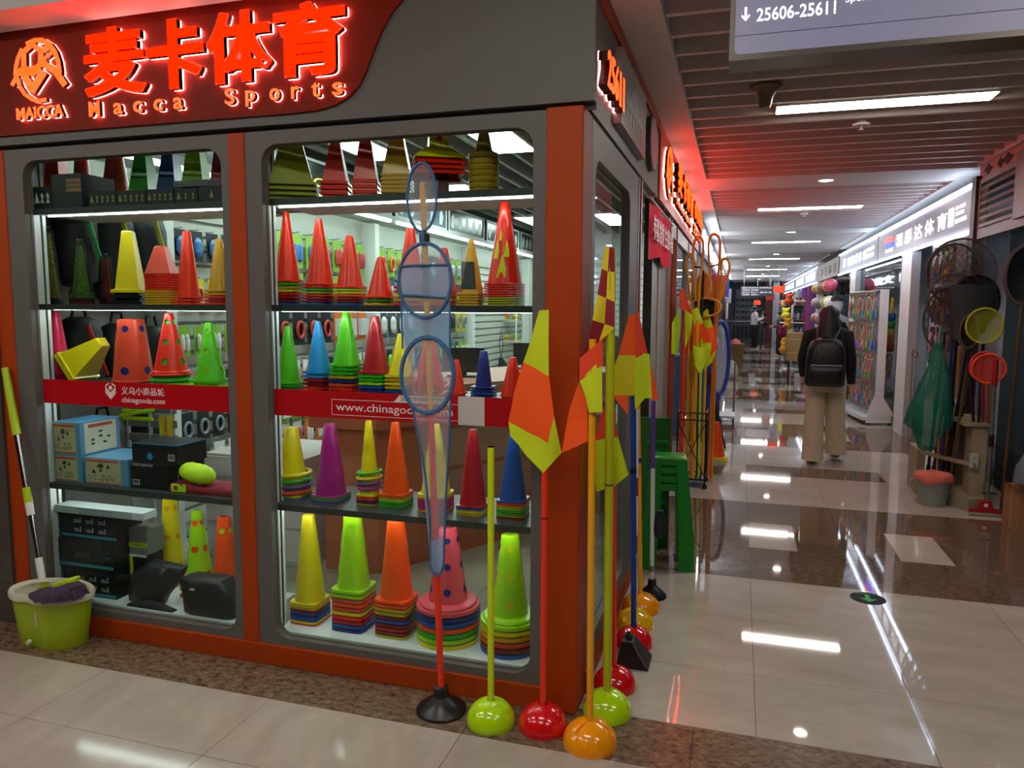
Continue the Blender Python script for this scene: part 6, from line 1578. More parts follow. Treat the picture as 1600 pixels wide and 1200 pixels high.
o = obj('cut_outs', mb, mat('cutout_dark', '#c2330c', 0.5), t); o['kind'] = 'stuff'
es = thing('easel', (0.36, 5.6, 0), 'black metal easel with a dark board leaning by the flag rack', 'easel')
A = zp(1133, 700); 
for nm, a, b in (('leg', yp(1107, 588, 5.5), A), ('leg', yp(1110, 590, 5.7), zp(1120, 700))): obj(nm, MB().tube(a, b, 0.012, n=8), wr, es)
obj('board', MB().loft([[yp(u, v, 5.55)+Vector((0, d, 0)) for u, v in ((1104, 585), (1110, 583))] + [yp(u, v, 5.55)+Vector((0, d, 0)) for u, v in ((1126, 660), (1119, 664))] for d in (0, 0.03)]), blackmat, es)
# blue hoop goal and box
bl = thing('round_target', (0.30, 6.2, 0), 'royal blue oval pop-up target with pale netting by the shop wall', 'target')
q = yp(1124, 560, 6.2)
P = [(q.x + 0.10*math.cos(g*PI/16), 6.2 + 0.12*math.cos(g*PI/16), q.z + 0.42*math.sin(g*PI/16)) for g in range(32)]
obj('rim', MB().path(P, 0.028, 8, closed=True), mat('target_blue', '#2345a8', 0.5), bl, 60)
obj('netting', MB().add(P, [tuple(range(32))]), mesh_cloth('target_net', '#cfd6e2', 0.6), bl)
obj('stand', MB().tube((q.x, 6.2, 0), (q.x, 6.2, q.z-0.40), 0.02), MATS['target_blue'], bl)
bb = thing('storage_bin', (0.12, 7.0, 0), 'deep blue storage bin against the corridor wall', 'bin')
obj('bin_body', MB().box((0.0, 6.7, 0.0), (0.24, 7.2, 0.95)), MATS['target_blue'], bb, bevel=0.01)
obj('bin_lip', MB().box((-0.01, 6.69, 0.95), (0.25, 7.21, 0.98)), mat('bin_lip', '#3a5ac0', 0.5), bb)
# step-ladder / trolley silhouettes at mid distance
tr = thing('hand_trolley', (0.36, 8.0, 0), 'small silver trolley parked beside the corridor wall', 'trolley')
obj('platform', MB().box((0.18, 7.7, 0.08), (0.50, 8.2, 0.11)), white_p, tr)
for x in (0.2, 0.48):
    for y in (7.75, 8.15): obj('wheel', MB().tube((x-0.012, y, 0.04), (x+0.012, y, 0.04), 0.04, n=14), rubber, tr)
obj('handle', MB().path([(0.2, 8.2, 0.1), (0.2, 8.25, 0.8), (0.48, 8.25, 0.8), (0.48, 8.2, 0.1)], 0.012, 8), steel, tr)
# paper sack, white bag further on
q = zp(1148, 577)
sk = thing('paper_sack', (q.x, q.y, 0), 'tall brown paper sack standing open at the left wall', 'sack')
obj('sack_body', MB().loft([[(q.x+sx*wx, q.y+sy*wy, z) for sx, sy in ((-1, -1), (1, -1), (1, 1), (-1, 1))] for z, wx, wy in ((0, 0.18, 0.15), (0.35, 0.19, 0.16), (0.66, 0.22, 0.18))], caps=True), mat('kraft', '#8a6d3e', 0.7), sk)
obj('contents', MB().lathe([(0.001, 0.16), (0.10, 0.12), (0.14, 0.0)], (q.x, q.y, 0.63), 14), mat('pinkstuff', '#d06a6a', 0.6), sk, 50)
q = zp(1138, 592)
sk = thing('white_sack', (q.x, q.y, 0), 'crumpled off-white sack lying on the floor before the paper sack', 'sack')
obj('sack_body', MB().lathe([(0.10, 0.0), (0.2, 0.08), (0.22, 0.2), (0.15, 0.36), (0.05, 0.44), (0.08, 0.5)], (q.x, q.y, 0), 16), mat('sack_white', '#b9b5a8', 0.7, bump=0.6, bscale=8), sk, 50)
obj('tie', MB().path([(q.x+0.06*math.cos(g*PI/6), q.y+0.06*math.sin(g*PI/6), 0.44) for g in range(12)], 0.012, 6, closed=True), blackmat, sk)

# ---- further shops on the left: walls, hanging wares, projecting signs
wfl = struct('wall_left_far', MB().box((XS-0.2, 7.4, 0), (XS-0.02, 36, ZC)), mat('far_wall', '#7f7d7c', 0.6))
for n, (a, b, c, tx) in enumerate(((7.6, 11.6, '#e8eef6', '体育用品'), (11.9, 16.6, '#dfe8f8', '运动器材'), (17.0, 22.6, '#eef4fa', '健身休闲'), (23, 31, '#e4ecf8', '文体百货'))):
    t = thing('shop_sign', (XS, (a+b)/2, 2.32), ['white lit fascia sign just past the orange one', 'white lit fascia sign of the second shop past the orange one', 'white lit fascia sign of the third shop past the orange one', 'white lit fascia sign near the far end, left wall'][n], 'sign')
    obj('sign_panel', MB().box((XS-0.02, a, 2.30), (XS+0.03, b, 2.74)), mat('far_sign', '#8f97a4', 0.4), t)
    obj('lettering', text_mesh(tx, (XS+0.031, a+0.3, 2.38), *SIDE, b-a-0.6, 0.27, 0.02, 0.02), mat('far_sign_lit', '#ffffff', 0.5, emit=1.0, ecol='#e6f0ff'), t)
rr = random.Random(21)
warec = ['#3a3f4a', '#8a8f96', '#b23a3a', '#3a6a9a', '#c9b25a', '#4a7a4a', '#d8d8d8', '#6a4a7a', '#1f2226']
WN = ['dark slate', 'mid grey', 'brick red', 'denim blue', 'straw', 'moss green', 'off-white', 'plum', 'black']
k = 0
for y in (7.9, 8.8, 9.7, 10.7, 12.3, 13.3, 14.4, 15.6, 17.6, 19.2, 21.0, 24.0, 27.0):
    for z0, hh in ((0.3, 0.7), (1.15, 0.75)):
        ci = rr.randrange(9); dx = rr.uniform(0.10, 0.22); k += 1
        rings = [[(XS + (dx if 0 < g < 4 else 0.0)*wd + 0.001, y + 0.34*wd*(g-2)/2, z0+f*hh) for g in range(5)] for f, wd in ((0, 0.8), (0.1, 1.0), (0.85, 0.95), (1.0, 0.6))]
        t = thing('hanging_ware', (XS, y, z0), '%s wrapped ware hung %s on the far left wall' % (WN[ci], 'low' if z0 < 1 else 'at head height'), 'ware', 'wares along the far left wall')
        obj('bundle', MB().loft(rings), mat('ware%d' % ci, warec[ci], 0.55, bump=0.4, bscale=14), t, 50)
        obj('hook', MB().tube((XS, y, z0+hh-0.02), (XS+0.1, y, z0+hh+0.03), 0.008), steel, t)
for n, (y, z, c, lb) in enumerate(((11.5, 2.05, '#c9332a', 'small red projecting sign on the left wall'), (15.0, 2.1, '#2a4fb8', 'blue projecting banner on the left wall'), (20.1, 2.0, '#dfe6ee', 'pale projecting sign on the left wall'))):
    t = thing('projecting_sign', (XS+0.16, y, z-0.3), lb, 'sign')
    obj('board', MB().box((XS+0.02, y-0.03, z-0.28), (XS+0.30, y+0.03, z+0.12)), mat('proj%d' % n, c, 0.4), t)
    obj('arm', MB().tube((XS, y, z+0.14), (XS+0.30, y, z+0.14), 0.012), steel, t)

# ================================================================== CORRIDOR, RIGHT SIDE
XW = XR + 0.06
wood = mat('louver_wood', '#6d4636', 0.45, noise=0.15, nscale=8)
# near bay: glazing, louver
wn = struct('wall_right', MB().box((XW+0.9, 2.2, 0), (XW+1.0, 36, 3.0)), mat('rear_shop_wall', '#7e8488', 0.6))
obj('head_panel', MB().box((XR-0.01, 2.2, 2.66), (XR+0.06, 4.78, ZC)), mat('head_salmon', '#b0705a', 0.6, noise=0.25, nscale=6), wn)
mb = MB()
for k, (y, s) in enumerate(((4.55, 0.10), (4.25, 0.07), (4.08, 0.12))):
    mb.prism([(y+s*r_*math.cos(g), 2.725+0.045*r_*math.sin(g)) for g, r_ in ((0, 1.2), (0.8, 0.7), (1.6, 1.0), (2.3, 0.6), (3.1, 1.3), (4.0, 0.8), (4.7, 1.0), (5.5, 0.6))], lambda u, v, d: (d, u, v), XR-0.014, XR-0.0105)
obj('peeled_paint', mb, mat('peel_dark', '#3a2620', 0.8), wn)
lv = struct('trim_louver', frame_mesh(2.4, 4.72, 2.16, 2.66, 2.5, 4.66, 2.24, 2.62, 0.004, SX, XR-0.03, XR+0.02), wood)
for k in range(6): obj('louver_slat', MB().prism([(-0.025, -0.016), (0.015, 0.006), (0.02, 0.030), (-0.02, 0.012)], lambda u, v, d, z=2.27+k*0.062: (XR-0.005+u, d, z+v), 2.5, 4.66), wood, lv)
obj('louver_block', MB().box((XR-0.06, 3.3, 2.22), (XR+0.02, 3.72, 2.70)), wood, lv)
obj('side_post', MB().box((XR-0.05, 4.72, 0), (XR+0.05, 4.84, 2.70)), mat('post_dark', '#3a2a24', 0.5), lv)
struct('window_8', MB().box((XR+0.27, 2.3, 0.0), (XR+0.278, 4.84, 2.24)), glass_dk)
led_stripe = led('led_interior', 5.0, '#f2fbff')
for k in range(3):
    t = thing('light_tube', (XW+0.5, 3.5, 2.4), 'thin light tube behind the wooden louver', 'light', 'light tubes behind the louver')
    obj('tube', MB().box((XR+0.35+k*0.16, 2.6, 2.44), (XR+0.37+k*0.16, 4.5, 2.46)), led_stripe, t)
for k, (y, c, nm) in enumerate(((3.05, '#3f7a2c', 'grass green'), (3.45, '#39702a', 'leaf green'))):
    t = thing('turf_roll', (XR+0.35, y, 0), '%s artificial turf strip standing behind the dark glass' % nm, 'turf')
    for j, (z0, z1) in enumerate(((0, 0.55), (0.57, 1.15), (1.17, 1.55))): obj('turf_piece', MB().box((XR+0.32, y-0.1, z0), (XR+0.38, y+0.14, z1)), mat('turf%d' % k, c, 0.8, bump=0.5), t)
for k in range(4):
    t = thing('display_shelf', (XR+0.5, 3.6, 0.6+0.4*k), '%s glass shelf with small goods behind the dark window' % ['lowest', 'second', 'third', 'highest'][k], 'shelf')
    obj('board', MB().box((XR+0.50, 2.5, 0.6+0.4*k), (XR+0.92, 4.6, 0.615+0.4*k)), white_p, t)
    for j in range(7): obj('goods', MB().box((XR+0.52, 2.6+j*0.28, 0.615+0.4*k), (XR+0.65, 2.78+j*0.28, 0.75+0.4*k+0.03*((j*3+k) % 4))), mat('shelfgoods%d' % ((j+k) % 4), ['#3a3f44', '#8a7f5a', '#9fa4a6', '#4a5a6a'][(j+k) % 4], 0.5), t)
# lit fascia
fasc = mat('fascia_mauve', '#8a8592', 0.35, noise=0.02); lit = mat('fascia_lit', '#ffffff', 0.5, emit=0.75, ecol='#eaf2ff'); edge_l = led('fascia_edge', 5.0, '#d2e4ff')
def fascia(a, b, label, items, body=fasc, lit_m=lit, edges=True, end=True):
    t = thing('shop_sign', (XR, (a+b)/2, 2.24), label, 'sign')
    obj('sign_panel', MB().box((XR-0.02, a, 2.26), (XR+0.06, b, 2.66)), body, t)
    if end: obj('end_panel', MB().box((XR-0.03, a-0.05, 2.22), (XR+0.06, a, 2.68)), mat('fascia_brown', '#6b4a40', 0.5), t)
    if edges:
        for z in (2.252, 2.655): obj('edge_light', MB().box((XR-0.042, a+0.01, z-0.010), (XR-0.020, b, z+0.010)), edge_l, t)
    for body_t, y0_, y1_, z0_, z1_, m in items:
        if body_t == '#': obj('lit_block', MB().box((XR-0.032, y0_, z0_), (XR-0.021, y1_, z1_)), m or lit_m, t)
        else: obj('lettering', text_mesh(body_t, (XR-0.021, y1_, z0_), *RSIDE, y1_-y0_, z1_-z0_, 0.004, 0.012), m or lit_m, t)
lred = mat('lit_red', '#d8302a', 0.5, emit=1.2, ecol='#e8402a'); lblue = mat('lit_blue', '#2a3ad0', 0.5, emit=1.6, ecol='#2a3cf0')
fascia(4.90, 9.6, 'mauve lightbox fascia with five white Chinese characters and lit edges', [('羽 彩 达 体 育', 5.75, 8.25, 2.36, 2.53, None), ('#', 5.50, 5.66, 2.36, 2.53, None), ('25-5598', 5.12, 5.44, 2.495, 2.53, None), ('25608', 5.16, 5.44, 2.44, 2.475, None), ('25607 25606', 5.06, 5.44, 2.37, 2.41, None), ('#', 8.45, 9.0, 2.47, 2.53, lred), ('#', 8.45, 9.0, 2.40, 2.46, lblue), ('体育', 8.45, 9.0, 2.335, 2.385, None)])
fascia(9.66, 14.1, 'slate lightbox fascia with slim white characters past the red and blue logo', [('铭 起 盛 体 育', 10.7, 12.9, 2.36, 2.53, None), ('#', 13.2, 13.45, 2.37, 2.53, None), ('25610', 9.95, 10.7, 2.47, 2.53, None), ('25609', 9.95, 10.7, 2.37, 2.44, None)], body=mat('fascia_slate', '#7f8a98', 0.35), end=False)
fascia(14.2, 18.6, 'beige unlit fascia with raised brown lettering', [('丰 艺 体 育', 14.6, 17.8, 2.34, 2.56, mat('letter_brown', '#3a2a24', 0.5))], body=mat('fascia_beige', '#9a8c84', 0.5), edges=False)
fascia(18.7, 27.0, 'white lightbox fascia with pale blue characters beside the beige one', [('文体世界', 19.2, 22.4, 2.34, 2.58, None), ('运动用品', 23.2, 26.6, 2.34, 2.58, None)], body=mat('fascia_slate', '#7f8a98'), end=False)
fascia(27.1, 34.0, 'far white lightbox fascia at the corridor end', [('体育百货', 27.6, 33.5, 2.34, 2.58, None)], body=mat('fascia_slate', '#7f8a98'), end=False)
# columns and openings
whc = mat('column_white', '#c9cac8', 0.4, noise=0.02)
for n, (a, b) in enumerate(((4.9, 6.35), (7.35, 7.95), (11.9, 12.6), (18.4, 19.0), (26.6, 27.2))):
    cdo = struct('trim_%d' % (20+n), MB().box((XR+0.0, a, 0), (XR+0.10, b, 2.25)), whc)
    obj('black_seam', MB().box((XR-0.004, b-0.03, 0), (XR+0.10, b-0.005, 2.25)), black_m, cdo)
for n, (a, b) in enumerate(((7.95, 11.9), (12.6, 18.4), (19.0, 26.6))):
    struct('window_%d' % (10+n), MB().box((XR+0.08, a, 1.85), (XR+0.088, b, 2.25)), glass_dk)
# ---- skipping rope bundles
ROPE = ['#e0559a', '#f08a2a', '#3fae3a', '#3a78d0', '#e8d23a', '#8a5ac0', '#e04a4a', '#4ab8b0', '#c8c8c0']
RNM = ['pink', 'orange', 'green', 'blue', 'yellow', 'violet', 'red', 'teal', 'grey']
_rope = {}
def rope_meshes(ci):
    if ci in _rope: return _rope[ci]
    rr = random.Random(ci+40); st = MB(); hd = MB()
    for k in range(14):
        a = rr.uniform(-0.06, 0.06); b = rr.uniform(-0.095, 0.095); d = rr.uniform(-0.05, 0.02); ln = rr.uniform(0.24, 0.36); mi = rr.randrange(3)
        st.path([(0, 0.0, 0), (a*0.6, d*0.4, -ln*0.3), (a, d, -ln*0.65), (b, d-0.01, -ln)], 0.0075, 4, mi)
        st.path([(0, 0, 0), (a*1.2, d, 0.05), (a*0.4, d, 0.10), (-a*0.6, d, 0.04), (0, 0, 0)], 0.006, 4, mi)
        hd.path([(b, d-0.01, -ln), (b*1.12, d-0.012, -ln-0.11)], [0.013, 0.011], 6, (mi+k) % 3)
    cs = [ROPE[ci], ROPE[(ci+2) % 9], ROPE[(ci+5) % 9]]
    bd = MB().lathe([(0.014, -0.03), (0.024, -0.02), (0.024, 0.0), (0.014, 0.01)], (0, 0, 0), 10)
    out = [st.mesh('strands', 60), bd.mesh('binding', 60), hd.mesh('handles', 60)]
    for h_ in ('#8f8a70', cs[0], '#a89a80'): out[0].materials.append(mat('rope_strand_' + h_[1:], h_, 0.6))
    out[1].materials.append(mat('rope_bind%d' % ci, ROPE[(ci+4) % 9], 0.5))
    for h_ in (cs[0], cs[0], cs[1]): out[2].materials.append(mat('rope_handle_' + h_[1:], h_, 0.4))
    _rope[ci] = out; return out
def rope(x, y, z, ci, where, s=1.0, row='', rot=-PI/2):
    t = thing('rope_bundle', (x, y, z), '%s-handled skipping rope bundle hanging on the %s%s' % (RNM[ci], row, where), 'rope', 'skipping ropes on the %s' % where)
    a, b, c = rope_meshes(ci)
    obj('strands', a, None, t, local=True); obj('binding', b, None, t, local=True); obj('handles', c, None, t, local=True)
    t.scale = (s, s, s); t.rotation_euler = (0, 0, rot)
rk = thing('rope_rack', (2.3, 8.5, 0), 'white mobile display rack carrying rainbow skipping ropes', 'rack')
bw_ = mat('rack_white', '#d2d2d0', 0.4)
px = [(1376, 452), (1391, 452), (1383, 620), (1396, 645), (1392, 660), (1350, 662), (1352, 640), (1366, 618)]
P = [yp(u, v, 8.25) for u, v in ((1376, 452), (1390, 452), (1381, 622), (1395, 646), (1395, 661), (1352, 661), (1357, 640), (1368, 618))]
mb = MB(); n = len(P)
mb.add([tuple(p) for p in P] + [(p.x, p.y+0.03, p.z) for p in P], [tuple(range(n)), tuple(range(2*n-1, n-1, -1))] + [(i, (i+1) % n, (i+1) % n+n, i+n) for i in range(n)])
obj('end_board', mb, bw_, rk)
xr0 = P[5].x; zt = P[0].z
obj('top_bar', MB().tube((P[0].x-0.02, 8.28, zt-0.02), (2.105, 9.6, zt-0.02), 0.012), steel, rk)
obj('back_board', MB().loft([[(P[0].x+0.02, 8.28, z), (2.16, 9.6, z), (2.18, 9.6, z), (P[0].x+0.05, 8.28, z)] for z in (0.15, zt-0.05)]), mat('rack_mesh', '#8f9294', 0.5), rk)
obj('tray', MB().loft([[(P[5].x-0.05, 8.25, z), (1.95, 9.7, z), (2.2, 9.7, z), (P[4].x, 8.25, z)] for z in (0.06, 0.11)]), bw_, rk)
for x, y in ((P[5].x+0.02, 8.3), (P[4].x-0.03, 8.3), (2.0, 9.6), (2.16, 9.6)): obj('castor', MB().lathe([(0.001, 0), (0.02, 0.004), (0.026, 0.03), (0.01, 0.062)], (x, y, 0), 10), rubber, rk)
rr = random.Random(9)
ux_, uy_ = 2.16-(P[0].x+0.02), 9.6-8.28; ul = math.hypot(ux_, uy_); rth = math.atan2(-uy_, -ux_)
for r_, z in enumerate((zt-0.10, zt-0.52, zt-0.93, zt-1.32)):
    for k in range(9):
        f = (k+0.5)/9; x = P[0].x+0.02 + ux_*f - uy_/ul*0.055; y = 8.28 + uy_*f + ux_/ul*0.055
        rope(x, y, z + rr.uniform(-0.006, 0.006), rr.randrange(9), 'white mobile rack', 0.67 if r_ < 3 else 0.58, ('top', 'second', 'third', 'lowest')[r_] + ' tier of the ', rth)
q0 = yp(1393, 490, 8.7)
for k in range(3): rope(q0.x, 8.52+0.17*k, q0.z-0.61, (k*3+1) % 9, 'side of the white rack', 0.60)
t = thing('rainbow_rope', (2.43, 8.7, 0.9), 'fat rainbow bundle hanging behind the white rack board', 'rope')
q0 = yp(1393, 490, 8.7)
obj('cord', MB().tube((q0.x, 8.7, q0.z+0.22), (q0.x, 8.7, q0.z), 0.02), mat('cord_amber', '#d9a02a', 0.5), t)
for k, c in enumerate(('#3a78c0', '#4aa84a', '#d8b83a', '#d8702a', '#c03a3a')):
    obj('band', MB().lathe([(0.035, 0), (0.055, 0.02), (0.058, 0.08), (0.05, 0.105)], (q0.x, 8.7, q0.z-0.105*(k+1)), 14), mat('rain%d' % k, c, 0.6, bump=0.4), t, 50)
# second rope panel beside the nets
pn = thing('display_board', (2.45, 5.6, 0.3), 'slotted grey panel of bright ropes beside the fishing nets', 'panel')
obj('board', MB().box((XR-0.03, 4.95, 0.75), (XR-0.002, 5.75, 2.22)), mat('panel_slot', '#8f8d8c', 0.5), pn)
for z in (1.0, 1.3, 1.6, 1.9): obj('hook_rail', MB().box((XR-0.045, 4.97, z), (XR-0.03, 5.73, z+0.02)), steel, pn)
for r_, z in enumerate((2.1, 1.71, 1.32, 0.95)):
    for k in range(4): rope(XR-0.10, 5.05 + k*0.2, z, (r_*2+k*3+1) % 9, 'grey slotted panel', 0.64, ('top', 'second', 'third', 'lowest')[r_] + ' rail of the ')
st = thing('walking_stick', (XR-0.08, 6.2, 0), 'thin grey stick with a red loop leaning on the white column', 'stick')
A = yp(1427, 545, 6.1); obj('shaft', MB().tube((A.x, 6.1, A.z), (A.x+0.01, 6.12, 0.0), 0.007), steel, st)
obj('loop', MB().path([(A.x+0.03*math.cos(g*PI/6)+0.02, 6.1, A.z-0.06+0.03*math.sin(g*PI/6)) for g in range(12)], 0.005, 6, closed=True), mat('loop_red', '#8f2a24', 0.6), st)

# ---- landing net stand
wdn = mat('stand_wood', '#8f8266', 0.6, noise=0.12, nscale=9)
ns = thing('net_stand', (2.3, 3.95, 0), 'weathered beige wooden stand for landing net poles', 'stand')
obj('step', MB().prism([(2.13, 3.98), (2.26, 3.74), (2.44, 3.82), (2.44, 4.5), (2.13, 4.5)], TZ, 0.0, 0.10), wdn, ns)
ub = [yp(u, v, 3.86) for u, v in ((1519, 668), (1543, 668), (1540, 780), (1513, 780))]
obj('upright', MB().box((ub[0].x, 3.84, 0.10), (ub[1].x, 4.02, 0.66)), wdn, ns)
obj('top_shelf', MB().box((ub[0].x-0.07, 3.82, 0.655), (ub[1].x+0.04, 4.4, 0.685)), wdn, ns, bevel=0.006)
obj('upright', MB().box((ub[0].x-0.05, 4.3, 0.10), (ub[1].x, 4.42, 0.66)), wdn, ns)
obj('rail', MB().loft([[(2.02, 4.28, z), (2.30, 3.80, z), (2.32, 3.82, z), (2.04, 4.30, z)] for z in (0.34, 0.37)]), wdn, ns)
obj('rail', MB().loft([[(2.02, 4.55, z), (2.30, 4.4, z), (2.30, 4.43, z), (2.02, 4.58, z)] for z in (0.34, 0.37)]), wdn, ns)
obj('end_post', MB().box((2.0, 4.27, 0.0), (2.06, 4.60, 0.38)), wdn, ns)
obj('picture_tag', MB().box((2.27, 3.815, 0.33), (2.33, 3.819, 0.45)), mat('tag_print', '#a9ab9a', 0.5, noise=0.6, nscale=40), ns)
npn = {'black': mat('rod_black', '#1b1a1a', 0.35), 'navy': mat('rod_navy', '#22306a', 0.35), 'blue': mat('rod_blue', '#2f4f9a', 0.35), 'gold': mat('rod_gold', '#b8862a', 0.4), 'brown': mat('rod_brown', '#5a4028', 0.4), 'grey': mat('rod_grey', '#8f8f8a', 0.35), 'pink': mat('rod_pink', '#b23a5a', 0.4), 'orange': mat('rod_orange', '#e06a2a', 0.4), 'green': mat('rod_green', '#2f6a5a', 0.4)}
netk = mesh_cloth('net_black', '#121010', 0.30); netk2 = mesh_cloth('net_black_dense', '#0d0c0c', 0.86); 
def net(u, v, ru, rv, y, rim, netm_, label, bag=0.2, rod='black', foot=None, shear=0.0, n=28, grid=True, r=0.008):
    c = yp(u, v, y); sc2 = (yp(u+10, v, y).x-yp(u-10, v, y).x)/20
    a, b = ru*sc2, rv*sc2
    t = thing('landing_net', c - Vector((0, 0, b)), label, 'net', 'landing nets on the wooden stand')
    pt = lambda g, k=1.0, d=0.0: Vector((c.x + a*k*math.cos(g), y + d + shear*math.cos(g)*k, c.z + b*k*math.sin(g)))
    obj('rim', MB().path([pt(2*PI*k/n) for k in range(n)], r, 6, closed=True), rim, t, 60)
    rings = [[pt(2*PI*k/n, kk, dd) for k in range(n)] for kk, dd in ((1.0, 0.0), (0.92, bag*0.4), (0.7, bag*0.8), (0.4, bag), (0.02, bag*1.02))]
    rings = [[p - Vector((0, 0, i*0.02)) for p in rg] for i, rg in enumerate(rings)]
    obj('netting', MB().loft(rings, caps=False), netm_, t, 60)
    if grid:
        mb = MB(); m_ = 9
        for k in range(m_):
            g = -0.9+1.8*(k+0.5)/m_; w2 = math.sqrt(max(0, 1-g*g))
            for s in (-1, 1):
                Q = []
                for j in range(7):
                    f = -1+2*j/6; x = f*w2*0.7 + s*g*0.5; z = g*0.7*s*0 + (f*w2*0.7 - s*g*0.5)*1.0
                    x, z = (g*0.7+f*w2*0.7), (s*(g*0.7-f*w2*0.7))
                    rr_ = min(1, math.hypot(x, z)); Q.append(Vector((c.x+a*x, y+bag*0.9*(1-rr_**2), c.z+b*z)))
                mb.path(Q, 0.0016, 3)
        o = obj('mesh_threads', mb, rim, t); o['kind'] = 'stuff'
    if foot is not None:
        obj('rod', MB().tube(pt(-PI/2), Vector(foot), 0.012, n=8), npn[rod], t, 40)
    return t
brn = mat('rim_brown', '#4a3a34', 0.45); 
net(1502, 425, 56, 58, 3.97, brn, netk, 'largest black landing net highest on the stand', 0.045, 'black', (2.185, 4.10, 0.10), 0.0)
net(1490, 428, 42, 52, 4.13, brn, netk, 'brown-rimmed landing net behind the largest one', 0.045, 'grey', (2.20, 4.25, 0.10), 0.0)
net(1493, 470, 46, 48, 3.89, brn, netk, 'mid-height landing net overlapping the largest one', 0.045, 'navy', (2.155, 4.15, 0.10), 0.0)
net(1478, 500, 36, 55, 4.05, brn, mesh_cloth('net_purple', '#2a1420', 0.5), 'landing net with a purple-tinged bag hanging lowest', 0.045, 'gold', (2.14, 4.19, 0.10), 0.0)
net(1524, 470, 38, 46, 3.80, black_m, netk2, 'dense black square-shouldered landing net', 0.05, 'brown', (2.20, 4.06, 0.10), 0.0, grid=False)
bgn = thing('net_bag', (2.12, 3.745, 1.15), 'long dense black net bag drooping from the landing nets', 'net')
obj('drape', MB().loft([[(yp(u, v, 3.745).x + w_*math.cos(g*PI/8), 3.745+0.05*math.sin(g*PI/8), yp(u, v, 3.745).z) for g in range(16)] for u, v, w_ in ((1520, 445, 0.15), (1518, 480, 0.16), (1512, 520, 0.11), (1500, 530, 0.06))]), blackmat, bgn, 60)
net(1538, 509, 29, 31, 3.60, mat('rim_olive', '#9a9a1c', 0.4), mesh_cloth('net_lime', '#b8bc14', 0.42), 'round lime-yellow butterfly net', 0.03, 'black', (2.33, 3.88, 0.69), 0.0, grid=False)
net(1514, 518, 14, 30, 3.66, brn, netk2, 'small black net tucked behind the lime one', 0.02, 'black', (2.3, 3.9, 0.69), 0.0, grid=False)
net(1545, 576, 27, 26, 3.553, mat('rim_orange', '#e0521c', 0.4), mesh_cloth('net_orange', '#e8401c', 0.55), 'round orange-red butterfly net low on the stand', 0.015, 'orange', (2.40, 3.9, 0.69), 0.0, grid=False)
net(1537, 573, 22, 26, 3.580, mat('rim_pink', '#c0304a', 0.4), mesh_cloth('net_pink', '#c02a4a', 0.6), 'crimson butterfly net behind the orange one', 0.010, 'pink', (2.37, 3.92, 0.69), 0.0, grid=False)
net(1600, 430, 30, 52, 3.5, brn, netk2, 'dark landing net with a thick brown rim against the window', 0.1, 'brown', (2.50, 3.80, 0.0), 0.0, grid=False, r=0.014)
for k, (u, c_, vt, lb) in enumerate(((1471, 'black', 520, 'slim black net pole leftmost in the stand'), (1483, 'navy', 525, 'navy blue net pole in the stand'), (1489, 'blue', 540, 'brighter blue net pole in the stand'), (1496, 'gold', 540, 'gold net pole with black grips in the stand'), (1504, 'black', 545, 'thick black net pole in the stand'), (1511, 'grey', 550, 'silver net pole in the stand'))):
    bx_ = 2.085 + k*0.026; B = Vector((bx_, 4.28 - (bx_-2.02)*1.714 + 0.14, 0.10 if bx_ > 2.13 else 0.0)); A = yp(u+6, vt, 4.27)
    t = thing('net_pole', B, lb, 'pole', 'net poles in the stand')
    obj('shaft', MB().tube(B, A, 0.013, 0.010, n=8), npn[c_], t, 40)
    for f in (0.08, 0.5): obj('grip', MB().tube(B+(A-B)*f, B+(A-B)*(f+0.10), 0.017, n=8), black_m, t, 40)
# green keep net
gn = thing('keep_net', (1.98, 3.85, 0.4), 'sea-green gathered keep net hanging from the stand', 'net')
gc = mesh_cloth('net_seagreen', '#0d7a62', 0.62)
rings = []
for u, v, w in ((1466, 535, 6), (1465, 572, 14), (1461, 600, 24), (1453, 640, 33), (1450, 662, 34), (1452, 672, 24), (1446, 685, 14), (1447, 700, 12), (1448, 705, 5)):
    c = yp(u, v, 3.85); s2 = w*(yp(u+10, v, 3.85).x-yp(u-10, v, 3.85).x)/20
    rings.append([(c.x + s2*(1+0.16*math.sin(6*g*2*PI/24+v*0.05))*math.cos(g*2*PI/24), 3.85 + s2*0.7*(1+0.12*math.cos(7*g*2*PI/24))*math.sin(g*2*PI/24), c.z) for g in range(24)])
obj('net_bag', MB().loft(rings), gc, gn, 60)
obj('rope', MB().tube(yp(1466, 535, 3.85), yp(1470, 510, 3.884), 0.01), npn['green'], gn)
# grey bucket with coral cloth
c = Vector((2.045, 3.90, 0)); 
b_ = thing('bucket', c, 'pale grey bucket with a handle beside the net stand', 'bucket')
obj('bucket_body', MB().lathe([(0.095, 0.0), (0.10, 0.01), (0.125, 0.225), (0.135, 0.235), (0.13, 0.24), (0.118, 0.23), (0.095, 0.02), (0.001, 0.018)], c, 28), mat('bucket_grey', '#8f9490', 0.4), b_, 40)
obj('handle', MB().path([(c.x-0.13, c.y, 0.215), (c.x-0.165, c.y-0.02, 0.20), (c.x-0.17, c.y-0.02, 0.14), (c.x-0.12, c.y, 0.12)], 0.008, 8), MATS['bucket_grey'], b_, 50)
cl = []
for k, (rr_, z) in enumerate(((0.001, 0.262), (0.06, 0.268), (0.11, 0.262), (0.140, 0.25), (0.146, 0.225), (0.143, 0.20))):
    cl.append([(c.x+rr_*(1+0.05*math.sin(g*1.3))*math.cos(g*PI/14), c.y+rr_*(1+0.05*math.cos(g*1.1))*math.sin(g*PI/14), z + (0.018*math.sin(g*0.9) if k > 3 else 0.004*math.sin(g+k))) for g in range(28)])
